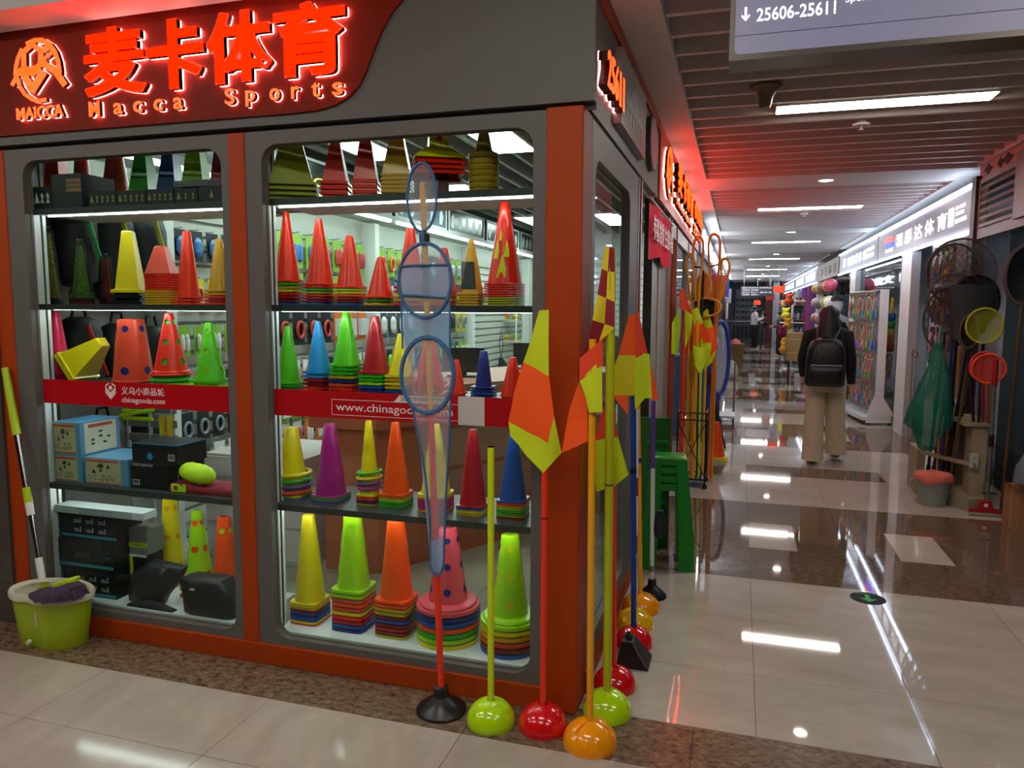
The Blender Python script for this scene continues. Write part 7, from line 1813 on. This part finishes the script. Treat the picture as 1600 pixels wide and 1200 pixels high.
single('floor_cloth', MB().loft(cl, caps=False), mat('cloth_coral', '#c0604a', 0.85, bump=0.5, bscale=50), 'coral floor cloth draped over the grey bucket', 'cloth', smooth=70)
# red flat mop
m_ = thing('flat_mop', (2.35, 3.66, 0), 'red sponge mop with a steel handle standing by the net stand', 'mop')
A = Vector((2.36, 3.64, 0.09)); B = yp(1556, 565, 3.46)
obj('handle', MB().tube(A+(B-A)*0.05, B, 0.012, n=10), steel, m_, 40); obj('grip', MB().tube(A+(B-A)*0.84, B+(B-A)*0.02, 0.018, n=10), mat('mop_red', '#9a1420', 0.35), m_, 40)
obj('collar', MB().tube(A+(B-A)*0.42, A+(B-A)*0.50, 0.019, n=10), black_m, m_, 40); obj('lever', MB().path([A+(B-A)*0.30, A+Vector((-0.035, 0, 0.14)), A+Vector((-0.02, 0, 0.05))], 0.005, 6), steel, m_)
obj('lever', MB().path([A+(B-A)*0.30, A+Vector((0.035, 0, 0.14)), A+Vector((0.02, 0, 0.05))], 0.005, 6), steel, m_)
obj('lever_bar', MB().tube(A+Vector((-0.045, 0, 0.09)), A+Vector((0.055, 0, 0.09)), 0.006), black_m, m_)
obj('head', MB().prism([(-0.11, 0.028), (0.11, 0.028), (0.11, 0.05), (0.05, 0.055), (0.035, 0.12), (-0.035, 0.12), (-0.05, 0.055), (-0.11, 0.05)], lambda u, v, d: (2.35+u, d, v), 3.63, 3.67), MATS['mop_red'], m_)
obj('sponge', MB().tube((2.24, 3.65, 0.018), (2.46, 3.65, 0.018), 0.018, n=12), mat('sponge_cream', '#a9a592', 0.8), m_, 40)
obj('label', MB().box((2.335, 3.627, 0.075), (2.362, 3.63, 0.10)), white_p, m_)
# carton with bagged rods
cb = thing('carton_box', (2.52, 3.3, 0), 'open brown carton of plastic-wrapped goods at the shop window', 'box')
kr = mat('cardboard', '#8f6a42', 0.7, noise=0.12)
cx0, cx1, cy0, cy1, ch_ = 2.40, 2.66, 3.12, 3.44, 0.34
obj('carton', MB().box((cx0, cy0, 0), (cx1, cy1, ch_*0.92)), kr, cb)
for a, b in (((cx0, cy0), (cx1, cy0)), ((cx0, cy0), (cx0, cy1))): obj('flap', MB().add([(*a, ch_*0.92), (*b, ch_*0.92), (b[0]-0.03, b[1]-0.03, ch_*1.02), (a[0]-0.03, a[1]-0.03, ch_*1.02)], [(0, 1, 2, 3)]), kr, cb)
obj('tape', MB().box((cx0-0.001, cy0+0.13, 0.02), (cx0, cy0+0.18, ch_*0.9)), mat('tape_tan', '#a5855a', 0.4), cb)
plw = mesh_cloth('poly_bag', '#9aa3ac', 0.55, 0.2)
pl = thing('plastic_bundle', (2.55, 3.3, 0.31), 'crumpled clear plastic bundle in the carton', 'bag')
obj('film', MB().lathe([(0.05, 0.0), (0.13, 0.05), (0.12, 0.15), (0.08, 0.24), (0.03, 0.28), (0.05, 0.32)], (2.54, 3.3, 0.30), 14), plw, pl, 40)
obj('contents', MB().lathe([(0.04, 0.0), (0.10, 0.06), (0.08, 0.18), (0.02, 0.22)], (2.54, 3.3, 0.30), 12), mat('contents_slate', '#4a515a', 0.6), pl, 40)
for k, (x, y, z, c_, lb) in enumerate(((2.50, 3.50, 1.0, 'grey', 'grey boxed rod leaning on the dark window'), (2.50, 3.58, 1.15, 'black', 'thin black rod leaning on the dark window'), (2.50, 3.66, 1.25, 'brown', 'brown rod leaning on the dark window'))):
    single('leaning_rod', MB().tube((x, y-0.02, 0), (XR+0.262, y, z), (0.016, 0.008, 0.010)[k], n=8), npn[c_], lb, 'rod', smooth=40)
# ---- mannequin with bag
q = zp(1312, 645)
mq = thing('mannequin', (2.2, 9.9, 0), 'white headless mannequin torso with a dark cap and grey shirt', 'mannequin')
C0 = yp(1308, 480, 9.9)
mx = C0.x
obj('torso', MB().loft([[(mx + w*math.cos(g*PI/10), 9.9 + d*math.sin(g*PI/10), z) for g in range(20)] for z, w, d in ((0.70, 0.15, 0.11), (0.9, 0.16, 0.11), (1.1, 0.17, 0.12), (1.3, 0.20, 0.12), (1.42, 0.17, 0.10), (1.47, 0.07, 0.07))]), mat('shirt_grey', '#a9aeb0', 0.7), mq, 60)
obj('neck_head', MB().loft([[(mx + w*math.cos(g*PI/10), 9.9 + w*1.1*math.sin(g*PI/10), z) for g in range(20)] for z, w in ((1.44, 0.055), (1.52, 0.05), (1.56, 0.075), (1.64, 0.085), (1.72, 0.075), (1.76, 0.03))]), mat('mannequin_white', '#d6d6d2', 0.35), mq, 60)
obj('cap', MB().lathe([(0.10, 0.0), (0.095, 0.05), (0.06, 0.09), (0.001, 0.10)], (mx, 9.9, 1.68), 18), blackmat, mq, 60)
obj('stand', MB().tube((mx, 9.9, 0.0), (mx, 9.9, 0.72), 0.02), steel, mq); obj('foot_plate', MB().lathe([(0.16, 0), (0.16, 0.01), (0.02, 0.015)], (mx, 9.9, 0), 20), steel, mq)
bp = thing('sling_bag', (mx+0.05, 9.72, 0.85), 'black sling bag worn by the white mannequin', 'bag')
obj('bag_body', MB().loft([[(mx+0.06 + w*math.cos(g*PI/8), 9.70 + 0.08*math.sin(g*PI/8), z) for g in range(16)] for z, w in ((0.78, 0.05), (0.82, 0.14), (1.05, 0.13), (1.25, 0.09), (1.36, 0.04))]), blackmat, bp, 60)
obj('strap', MB().path([(mx+0.06, 9.72, 1.34), (mx-0.02, 9.77, 1.44), (mx-0.1, 9.85, 1.47), (mx-0.16, 9.95, 1.35)], 0.018, 6), blackmat, bp, 60)
# ---- balls on a rack
br = thing('ball_rack', (2.35, 14.6, 0), 'tall black rack stacked with colourful balls outside the ball shop', 'rack')
for y in (13.2, 14.6, 16.0): obj('post', MB().tube((2.38, y, 0), (2.38, y, 2.0), 0.02), wr, br)
for z in (0.5, 0.85, 1.2, 1.55, 1.88): obj('rail', MB().tube((2.26, 13.1, z), (2.26, 16.1, z), 0.012), wr, br)
rr = random.Random(4)
bcol = [('#d8a84a', 'tan'), ('#e0d6c8', 'cream'), ('#d8744a', 'orange'), ('#5a8ab0', 'blue'), ('#c0506a', 'pink'), ('#7aa85a', 'green'), ('#d8c83a', 'yellow'), ('#9a9aa0', 'grey')]
for z in (0.642, 0.992, 1.342, 1.692, 2.022):
    for k in range(9):
        c_, nm = rr.choice(bcol); r = 0.13
        single('ball', MB().lathe([(0.001, -r)] + [(r*math.cos(a*PI/12), r*math.sin(a*PI/12)) for a in range(-5, 6)] + [(0.001, r)], (2.22, 13.3+k*0.33, z), 16), mat('ball_'+nm, c_, 0.4, noise=0.25, nscale=9), '%s ball on the tall rack outside the ball shop' % nm, 'ball', 'balls on the tall rack', smooth=80)
# ---- brown box on a table
q = zp(1232, 602)
tb = thing('folding_table', (1.72, q.y+0.2, 0), 'thin-legged folding table carrying brown cartons', 'table')
x0 = q.x; y_ = q.y; 
for x in (x0, x0+0.45):
    for y in (y_, y_+0.5): obj('leg', MB().tube((x, y, 0), (x, y, 0.50), 0.012), wr, tb)
obj('table_top', MB().box((x0-0.05, y_-0.05, 0.50), (x0+0.5, y_+0.55, 0.53)), mat('kraft', '#8a6d3e'), tb)
for k in range(2):
    t = thing('carton_box', (x0+0.22, y_+0.2, 0.53+0.27*k), ['lower brown carton on the folding table', 'upper brown carton on the folding table'][k], 'box')
    obj('carton', MB().box((x0-0.06, y_-0.04, 0.531+0.271*k), (x0+0.5, y_+0.5, 0.80+0.271*k)), mat('kraft', '#8a6d3e'), t); obj('tape', MB().box((x0-0.06, y_-0.042, 0.66+0.271*k), (x0+0.5, y_-0.0405, 0.68+0.271*k)), mat('tape_tan', '#a5855a'), t)
# curtains, plush toys, flower stand
for k, (y, c_, nm) in enumerate(((19.4, '#6a2a8a', 'purple'), (20.4, '#a82a4a', 'crimson'), (21.4, '#5a2a7a', 'deep violet'), (22.6, '#7a3a9a', 'lilac-purple'))):
    single('hanging_fabric', MB().loft([[(2.40+0.04*math.sin(g*1.3+z*2), y + 0.38*(g/12-0.5)*2, z) for g in range(13)] + [(2.45, y + 0.38*(1-g/12*1.0)*2-0.38, z) for g in range(13)] for z in (0.75, 1.4, 2.2)]), mat('fabric_%d' % k, c_, 0.7), '%s fabric roll hanging in the far right shop front' % nm, 'fabric', smooth=60)
for k, (u, v, c_, nm) in enumerate(((1228, 492, '#e0d83a', 'yellow-green'), (1231, 508, '#f0a82a', 'amber'), (1229, 530, '#f0b02a', 'golden'), (1225, 545, '#e8a01c', 'orange'), (1233, 470, '#e0502a', 'red-orange'), (1222, 520, '#8a1a3a', 'wine'))):
    c = yp(u, v, (17.5, 17.24, 17.5, 17.24, 17.24, 17.0)[k]); r = 0.125
    t = thing('plush_toy', c, '%s plush toy hanging on the far toy stand' % nm, 'toy', 'plush toys on the far stand')
    obj('body', MB().lathe([(0.001, -r), (r*0.7, -r*0.8), (r, -r*0.2), (r*0.7, r*0.4), (r*0.55, r*0.6), (r*0.65, r*0.9), (r*0.4, r*1.3), (0.001, r*1.4)], c, 14), mat('plush%d' % k, c_, 0.8), t, 60)
    for s in (-1, 1): obj('ear', MB().tube(c+Vector((s*r*0.45, 0, r*1.1)), c+Vector((s*r*0.7, 0, r*1.5)), 0.04, 0.02), mat('plush%d' % k, c_), t, 60)
    obj('hanger', MB().path([c+Vector((0, 0.0, r*1.3)), c+Vector((0.17, 0, r*1.6)), Vector((max(c.x+0.2, yp(1236, 545, 17.7).x), 17.74, c.z+r*1.9))], 0.007, 6), steel, t)
q = yp(1236, 545, 17.7)
ts = thing('toy_stand', (q.x, 17.75, 0), 'thin white stand pole for the plush toys', 'stand')
obj('pole', MB().tube((q.x, 17.75, 0), (q.x, 17.75, 2.0), 0.03), white_p, ts); obj('arm', MB().tube((q.x-0.3, 17.72, 1.2), (q.x+0.3, 17.72, 1.2), 0.02), white_p, ts)
obj('foot', MB().lathe([(0.22, 0), (0.2, 0.03), (0.03, 0.05)], (q.x, 17.75, 0), 16), white_p, ts)
obj('arm', MB().tube((q.x-0.3, 17.72, 1.75), (q.x+0.3, 17.72, 1.75), 0.02), white_p, ts)
# ---- ceiling boards hung far down the corridor
t = thing('hanging_sign', (0.96, 20, 1.93), 'grey hanging directory board with white text far down the corridor', 'sign')
a = yp(1157, 447, 20); b = yp(1208, 463, 20)
obj('board', MB().box((a.x, 20, b.z), (b.x, 20.1, a.z)), mat('board_grey', '#5a5a6a', 0.4), t)
for k in range(4): obj('text_line', text_mesh(['国际商贸城 体育用品', '25550-25580', '出口 Exit  服务台', '25581-25611'][k], (a.x+0.05, 19.998, a.z-0.07-0.065*k), *FRONT, (b.x-a.x)*(0.9 if k % 2 == 0 else 0.5), 0.04, 0.002), sw, t)
for x in (a.x+0.1, b.x-0.1): obj('hanger', MB().tube((x, 20.05, a.z), (x, 20.05, ZC+0.2), 0.012), steel, t)
for n, (u, v, y, lb) in enumerate(((1217, 452, 18.0, 'bright orange hanging sign nearest of three'), (1204, 464, 22.0, 'middle orange hanging sign'), (1183, 473, 28.0, 'farthest small orange hanging sign'))):
    c = yp(u, v, y); s = 0.12
    t = thing('hanging_tag', c, lb, 'sign')
    obj('plate', MB().box((c.x-0.13, y, c.z-0.09), (c.x+0.13, y+0.03, c.z+0.09)), mat('tag_orange', '#f0502a', 0.4), t)
    obj('wire', MB().tube((c.x, y+0.015, c.z+0.09), (c.x, y+0.015, 3.03), 0.008), steel, t)
# ---- far end of the corridor
we = struct('wall_far', MB().box((-1.5, 36, 0), (4, 36.2, 3.1)), mat('far_end_wall', '#9aa0a6', 0.6))
t = thing('display_wall', (0.9, 35.8, 0), 'bright white shelving display with teal goods at the corridor end', 'display')
obj('back', MB().box((0.3, 35.8, 0.6), (1.55, 35.98, 2.5)), mat('far_white', '#e6ecee', 0.5), t)
for k in range(5):
    s_ = obj('shelf', MB().box((0.3, 35.6, 0.75+0.28*k), (1.55, 35.8, 0.78+0.28*k)), white_p, t)
    for j in range(9): obj('goods', MB().box((0.34+j*0.135, 35.62, 0.78+0.28*k), (0.44+j*0.135, 35.78, 0.90+0.28*k)), mat('far_goods%d' % (j % 3), ['#3a8a8a', '#6aa0b0', '#2f5f6a'][j % 3], 0.5), s_)
obj('counter', MB().box((0.2, 35.0, 0), (1.6, 35.3, 0.75)), mat('far_counter', '#3a3c3e', 0.4), t)
for n, (x, c_) in enumerate(((1.62, '#7a2a1c'), (1.95, '#d8d8d6'), (2.3, '#7a3a2a'))):
    struct('trim_%d' % (30+n), MB().box((x, 33.5, 0), (x+0.28, 34, 2.75)), mat('farcol%d' % n, c_, 0.5))
rl = thing('railing', (0.8, 31.5, 0), 'dark glass railing crossing the far corridor end', 'railing')
obj('top_rail', MB().tube((0.0, 31.5, 1.0), (1.3, 31.5, 1.0), 0.03), steel, rl)
for k in range(8): obj('baluster', MB().tube((0.05+k*0.17, 31.5, 0.25), (0.05+k*0.17, 31.5, 1.0), 0.012), steel, rl)
obj('kerb', MB().box((0.0, 31.4, 0), (1.3, 31.6, 0.25)), mat('far_counter', '#3a3c3e'), rl)
for n, (y, w_, c_, nm) in enumerate(((22.1, 0.5, '#3f4a3f', 'dark green-grey'), (24.5, 0.5, '#6a5a6a', 'mauve'), (29.0, 0.6, '#8a8f94', 'pale grey'))):
    t = thing('floor_display', (2.15, y, 0), '%s shelf unit of small goods projecting from the far right shops' % nm, 'display')
    obj('frame', MB().box((2.0, y, 0), (2.45, y+0.08, 1.9)), mat('fdisp%d' % n, c_, 0.5), t)
    for k in range(4):
        s_ = obj('shelf', MB().box((1.95, y-0.25, 0.3+0.45*k), (2.45, y, 0.33+0.45*k)), steel, t)
        for j in range(4): obj('goods', MB().lathe([(0.05, 0), (0.06, 0.1), (0.03, 0.2), (0.001, 0.21)], (2.01+0.12*j, y-0.12, 0.33+0.45*k), 8), mat('fg%d' % ((j+k+n) % 5), ['#c0504a', '#d8c86a', '#5a7ab0', '#9a6aa0', '#d8d8d8'][(j+k+n) % 5], 0.5), s_)
# ================================================================== PEOPLE
skin_m = mat('skin', '#c79a80', 0.5, noise=0.04)
def skin_body(name, nodes, edges, root):
    """continuous body surface grown over a skeleton"""
    me = bpy.data.meshes.new(name); keys = list(nodes)
    me.from_pydata([nodes[k][0] for k in keys], [(keys.index(a), keys.index(b)) for a, b in edges], [])
    o = bpy.data.objects.new(name, me); COL.objects.link(o)
    o.modifiers.new('skin', 'SKIN'); sv = me.skin_vertices[0].data
    for i, k in enumerate(keys):
        r = nodes[k][1]; sv[i].radius = r if isinstance(r, tuple) else (r, r)
        sv[i].use_root = (k == root)
    sb = o.modifiers.new('sub', 'SUBSURF'); sb.levels = 2; sb.render_levels = 2
    dg = bpy.context.evaluated_depsgraph_get()
    m2 = bpy.data.meshes.new_from_object(o.evaluated_get(dg)); bpy.data.objects.remove(o)
    for p in m2.polygons: p.use_smooth = True
    return m2
def ell(c, rx, ry, n=20, rot=0.0):
    return [(c[0] + rx*math.cos(g*2*PI/n)*math.cos(rot) - ry*math.sin(g*2*PI/n)*math.sin(rot), c[1] + rx*math.cos(g*2*PI/n)*math.sin(rot) + ry*math.sin(g*2*PI/n)*math.cos(rot), c[2]) for g in range(n)]
def person(loc, rz, H, label, top_c, pants_c, shoe_c, hair_c, elbowL, wristL, elbowR, wristR, footL, footR, hair_len=0.55, wide=1.0, name='person', curlL=1):
    """local frame: faces +y, L is -x; positions in fractions of a 1.6 m figure"""
    s = H/1.6
    root = thing(name, loc, label, 'person')
    V = lambda x, y, z: (x, y, z)
    N = {'pelvis': (V(0, 0, 0.90), 0.10), 'waist': (V(0, 0, 1.03), (0.105, 0.085)), 'chest': (V(0, 0, 1.20), (0.12, 0.09)), 'neck0': (V(0, 0, 1.335), 0.055), 'neck1': (V(0, 0.01, 1.40), 0.045),
         'head0': (V(0, 0.02, 1.455), 0.066), 'head1': (V(0, 0.015, 1.52), 0.078), 'head2': (V(0, 0.01, 1.572), 0.055)}
    E_ = [('pelvis', 'waist'), ('waist', 'chest'), ('chest', 'neck0'), ('neck0', 'neck1'), ('neck1', 'head0'), ('head0', 'head1'), ('head1', 'head2')]
    arms = {}
    for sd, sx, el, wr_ in (('L', -1, elbowL, wristL), ('R', 1, elbowR, wristR)):
        sh = Vector((sx*0.165, 0, 1.30)); el = Vector(el); wr_ = Vector(wr_); d = (wr_-el).normalized()
        palm = wr_ + d*0.055
        N['sh'+sd] = (tuple(sh), 0.052); N['el'+sd] = (tuple(el), 0.036); N['wr'+sd] = (tuple(wr_), 0.024); N['pa'+sd] = (tuple(palm), (0.030, 0.016))
        E_ += [('chest', 'sh'+sd), ('sh'+sd, 'el'+sd), ('el'+sd, 'wr'+sd), ('wr'+sd, 'pa'+sd)]
        side = d.cross(Vector((sx, 0, 0.0)));  side = side.normalized() if side.length > 0.1 else Vector((0, 1, 0))
        iv = Vector((-sx*(curlL if sx < 0 else 1), 0, 0)); inw = iv - d*d.dot(iv)
        for k, (off, ln) in enumerate(((-0.024, 0.060), (-0.008, 0.070), (0.008, 0.066), (0.024, 0.052))):
            a = palm + d*0.028 + side*off; b = a + d*ln*0.5 + inw*0.008; c = b + d*ln*0.45 + inw*0.024
            N['f%d%s' % (k, sd)] = (tuple(a), 0.0085); N['g%d%s' % (k, sd)] = (tuple(b), 0.008); N['h%d%s' % (k, sd)] = (tuple(c), 0.007)
            E_ += [('pa'+sd, 'f%d%s' % (k, sd)), ('f%d%s' % (k, sd), 'g%d%s' % (k, sd)), ('g%d%s' % (k, sd), 'h%d%s' % (k, sd))]
        a = wr_ + d*0.03 - side*0.03 + inw*0.012; b = a + d*0.03 - side*0.012 + inw*0.016
        N['t'+sd] = (tuple(a), 0.010); N['u'+sd] = (tuple(b), 0.0085); E_ += [('wr'+sd, 't'+sd), ('t'+sd, 'u'+sd)]
        arms[sd] = (sh, el, wr_)
    legs = {}
    for sd, sx, ft in (('L', -1, footL), ('R', 1, footR)):
        hip = Vector((sx*0.085, 0, 0.86)); an = Vector((ft[0], ft[1], ft[2]+0.075)); kn = hip*0.5 + an*0.5 + Vector((0, 0.035, 0.02))
        toe = Vector((ft[0], ft[1]+0.13, ft[2]*0.25+0.03))
        N['hp'+sd] = (tuple(hip), 0.085); N['kn'+sd] = (tuple(kn), 0.055); N['an'+sd] = (tuple(an), 0.038); N['to'+sd] = (tuple(toe), 0.03)
        E_ += [('pelvis', 'hp'+sd), ('hp'+sd, 'kn'+sd), ('kn'+sd, 'an'+sd), ('an'+sd, 'to'+sd)]
        legs[sd] = (hip, kn, an, toe)
    body = skin_body('body', N, E_, 'pelvis'); body.materials.append(skin_m)
    parts = [('body', body, None)]
    # face
    hd = Vector((0, 0.015, 1.51))
    mb = MB(); mb.lathe([(0.001, -0.016), (0.010, -0.010), (0.007, 0.01), (0.001, 0.018)], (hd.x, hd.y+0.082, hd.z-0.012), 8); parts.append(('nose', mb, skin_m))
    for sx in (-1, 1):
        mb = MB(); mb.lathe([(0.001, -0.007), (0.010, -0.003), (0.010, 0.003), (0.001, 0.007)], (sx*0.030, hd.y+0.072, hd.z+0.006), 8); parts.append(('eye', mb, mat('eye_dark', '#1a1412', 0.3)))
        mb = MB(); mb.loft([ell((sx*0.080, hd.y-0.005, hd.z-0.025+k*0.014), 0.010*w_, 0.018*w_, 8) for k, w_ in ((0, 0.5), (1, 1), (2, 1), (3, 0.5))]); parts.append(('ear', mb, skin_m))
    mb = MB(); mb.path([(-0.022, hd.y+0.074, hd.z-0.046), (0, hd.y+0.079, hd.z-0.048), (0.022, hd.y+0.074, hd.z-0.046)], 0.004, 6); parts.append(('mouth', mb, mat('lips', '#9a4a48', 0.5)))
    # hair: cap and long fall
    mb = MB(); rings = []
    zt = 1.607; zb = 1.607 - hair_len
    for f in range(15):
        u = f/14; z = zt - (zt-zb)*u
        if z > 1.47: k = math.sqrt(max(0.02, 1-((z-1.50)/0.108)**2)); rx, ry, cy = 0.097*k, 0.104*k, -0.004
        else:
            v = (1.47-z)/max(0.01, 1.47-zb); rx = 0.086 + 0.034*math.sin(min(v, 0.8)*PI*0.6) - 0.03*max(0, v-0.8)*5; ry = 0.070 - 0.028*v; cy = -0.045 - 0.075*v
        rings.append([(x*(1+0.03*math.sin(9*g+f)), y, zz) for g, (x, y, zz) in enumerate(ell((0, cy, z), rx, ry, 24))])
    mb.loft(rings); parts.append(('hair', mb, mat('hair_'+hair_c[1:], hair_c, 0.35, noise=0.3, nscale=60, bump=0.4, bscale=90)))
    # top
    tm = mat('top_'+top_c[1:], top_c, 0.75, noise=0.08, bump=0.2, bscale=30)
    mb = MB(); w = wide
    mb.loft([ell((0, 0, z), rx*w, ry*w, 24) for z, rx, ry in ((0.84, 0.165, 0.13), (0.92, 0.168, 0.13), (1.02, 0.155, 0.115), (1.14, 0.165, 0.12), (1.24, 0.175, 0.115), (1.31, 0.165, 0.095), (1.345, 0.11, 0.075), (1.375, 0.058, 0.055))], caps=False)
    for sd in 'LR':
        sh, el, wr_ = arms[sd]; sx = -1 if sd == 'L' else 1
        mb.path([sh - Vector((sx*0.06, 0, -0.015)), sh + Vector((sx*0.01, 0, 0.0)), sh*0.5+el*0.5, el, el*0.5+wr_*0.5, wr_*0.94+el*0.06], [0.066, 0.070, 0.062, 0.054, 0.047, 0.040], 14)
    parts.append(('top', mb, tm))
    # trousers
    pm = mat('pants_'+pants_c[1:], pants_c, 0.8, noise=0.06, bump=0.25, bscale=18)
    mb = MB()
    mb.loft([ell((0, 0, z), rx*w, ry*w, 24) for z, rx, ry in ((0.99, 0.148, 0.115), (0.90, 0.168, 0.132), (0.80, 0.172, 0.135), (0.73, 0.155, 0.115))], caps=False)
    for sd in 'LR':
        hip, kn, an, toe = legs[sd]; sx = -1 if sd == 'L' else 1
        rr = (0.100, 0.098, 0.094, 0.098, 0.105) if wide > 1 else (0.09, 0.078, 0.062, 0.055, 0.052)
        P = [hip+Vector((0, 0, -0.02)), hip*0.5+kn*0.5, kn, kn*0.5+an*0.5, an+Vector((0, 0, -0.035))]
        mb.loft([ell(tuple(p), r_, r_*1.02, 20) for p, r_ in zip(P, rr)])
    parts.append(('trousers', mb, pm))
    for sd in 'LR':
        hip, kn, an, toe = legs[sd]; lift = an.z - 0.075
        h0 = Vector((an.x, an.y-0.05, lift)); t0 = Vector((toe.x, toe.y+0.02, 0.0 if lift < 0.02 else lift*0.15))
        rings = []
        for k, (f, wx, hh) in enumerate(((0, 0.02, 0.045), (0.08, 0.036, 0.062), (0.35, 0.038, 0.07), (0.6, 0.042, 0.055), (0.85, 0.040, 0.042), (1.0, 0.018, 0.025))):
            c = h0 + (t0-h0)*f
            rings.append([(c.x + wx*math.cos(g*PI/6), c.y, c.z + max(0.0, 0.5*hh + 0.5*hh*math.sin(g*PI/6))) for g in range(12)])
        mb = MB().loft(rings); parts.append(('shoe', mb, mat('shoe_'+shoe_c[1:], shoe_c, 0.5)))
    R_ = Matrix.Rotation(rz, 4, 'Z') @ Matrix.Scale(s, 4)
    for nm, mb, mm in parts:
        me = mb if isinstance(mb, bpy.types.Mesh) else mb.mesh(nm, 70)
        me.transform(R_); obj(nm, me, mm, root, local=True)
    return root, R_
fw = Vector((1.375, 5.42, 0))
wmn, R1 = person(fw, 0.0, 1.60, 'person walking away in a black top, cream wide trousers and long dark hair', '#111114', '#c2b296', '#6a5a4a', '#100c0c',
       (-0.225, 0.03, 1.06), (-0.205, 0.10, 0.865), (0.225, 0.02, 1.04), (0.245, 0.09, 0.80), (-0.105, -0.10, 0.0), (0.135, 0.10, 0.04), hair_len=0.55, wide=1.08, curlL=-1)
# backpack
bp = thing('backpack', (fw.x-0.03, fw.y-0.19, 0.80), 'black leather backpack worn by the walking person', 'backpack')
lth = mat('leather_black', '#131315', 0.32, noise=0.1, bump=0.3, bscale=120)
bx, by, bz = fw.x-0.035, fw.y-0.217, 0.80
sec = lambda k, dd, z: [(bx + 0.185*k*math.copysign(abs(math.cos(g*PI/14))**0.55, math.cos(g*PI/14)), by + dd*math.copysign(abs(math.sin(g*PI/14))**0.7, math.sin(g*PI/14)), z) for g in range(28)]
obj('main_body', MB().loft([sec(0.90, 0.05, bz), sec(1.0, 0.075, bz+0.025), sec(1.0, 0.085, bz+0.12), sec(0.97, 0.08, bz+0.28), sec(0.90, 0.072, bz+0.38), sec(0.72, 0.06, bz+0.445), sec(0.35, 0.04, bz+0.475)]), lth, bp, 60)
pk = obj('front_pocket', MB().loft([[(bx + 0.155*k*math.copysign(abs(math.cos(g*PI/14))**0.5, math.cos(g*PI/14)), by-0.075 + d*math.sin(g*PI/14), z) for g in range(28)] for k, d, z in ((0.9, 0.01, bz+0.02), (1.0, 0.03, bz+0.04), (1.0, 0.035, bz+0.16), (0.97, 0.02, bz+0.205), (0.9, 0.005, bz+0.215))]), lth, bp, 60)
obj('zip', MB().tube((bx-0.14, by-0.098, bz+0.212), (bx+0.14, by-0.098, bz+0.212), 0.005), steel, pk)
obj('zip', MB().path([(bx+0.165*math.cos(a*PI/12), by-0.065, bz+0.27+0.18*math.sin(a*PI/12)) for a in range(0, 13)], 0.004, 6), mat('zip_dark', '#3a3a3e', 0.3, 0.6), bp)
obj('top_handle', MB().path([(bx-0.04, by+0.02, bz+0.46), (bx-0.03, by+0.02, bz+0.51), (bx+0.03, by+0.02, bz+0.51), (bx+0.04, by+0.02, bz+0.46)], 0.009, 8), lth, bp, 60)
for s in (-1, 1): obj('shoulder_strap', MB().path([(bx+s*0.07, by+0.05, bz+0.44), (fw.x+s*0.10, fw.y-0.06, 1.372), (fw.x+s*0.115, fw.y+0.07, 1.33), (fw.x+s*0.13, fw.y+0.135, 1.18), (fw.x+s*0.165, fw.y+0.05, 0.98), (bx+s*0.15, by+0.04, bz+0.06)], 0.018, 8), lth, bp, 60)
# cup in the left hand, phone in the right
hl = fw + R1 @ Vector((-0.228, 0.118, 0.79))
cp = thing('drink_cup', hl - Vector((0.035, 0, 0.06)), 'clear plastic cup held in the left hand of the walking person', 'cup')
obj('cup_body', MB().lathe([(0.030, 0.0), (0.040, 0.10), (0.042, 0.105)], (hl.x-0.03, hl.y+0.0, hl.z-0.03), 20, cap0=True), mesh_cloth('cup_plastic', '#d6d8dc', 0.5, 0.15), cp, 40)
obj('lid', MB().lathe([(0.043, 0.0), (0.043, 0.012), (0.030, 0.03), (0.001, 0.032)], (hl.x-0.03, hl.y, hl.z+0.072), 20), mesh_cloth('cup_lid', '#e4e4e6', 0.7, 0.15), cp, 40)
hr_ = fw + R1 @ Vector((0.222, 0.118, 0.70))
ph = single('phone', MB().box((hr_.x-0.005, hr_.y-0.02, hr_.z-0.06), (hr_.x+0.004, hr_.y+0.05, hr_.z+0.08)), black_m, 'black phone held low in the right hand of the walking person', 'phone', bevel=0.004)
# two people far down the corridor
person(Vector((1.06, 27.6, 0)), -PI/2+0.3, 1.66, 'far person in a white shirt and black trousers looking at a phone', '#c9c8c4', '#17181c', '#d8d8d8', '#14110f',
       (-0.20, 0.06, 1.06), (-0.10, 0.26, 1.12), (0.20, 0.06, 1.06), (0.10, 0.26, 1.14), (-0.10, 0.0, 0.0), (0.10, 0.04, 0.0), hair_len=0.22, wide=1.0)
person(Vector((1.42, 29.2, 0)), PI-0.4, 1.45, 'far person in dark clothes partly behind the white-shirted one', '#2a2c32', '#3a3c44', '#9a9a9a', '#17120f',
       (-0.20, 0.05, 1.05), (-0.12, 0.24, 1.10), (0.21, 0.03, 1.04), (0.22, 0.10, 0.82), (-0.09, 0.0, 0.0), (0.09, 0.03, 0.0), hair_len=0.20, wide=1.0)
person(Vector((1.80, 23.3, 0)), PI/2, 1.50, 'far person in mixed dark clothes standing before the right shops', '#4a3a3a', '#23242a', '#cfcfcf', '#17120f',
       (-0.20, 0.05, 1.05), (-0.14, 0.22, 1.06), (0.20, 0.05, 1.05), (0.14, 0.22, 1.02), (-0.09, 0.0, 0.0), (0.09, 0.05, 0.0), hair_len=0.3, wide=1.0)
# re-parenting of plain objects needs an up-to-date layer once
bpy.context.view_layer.update()
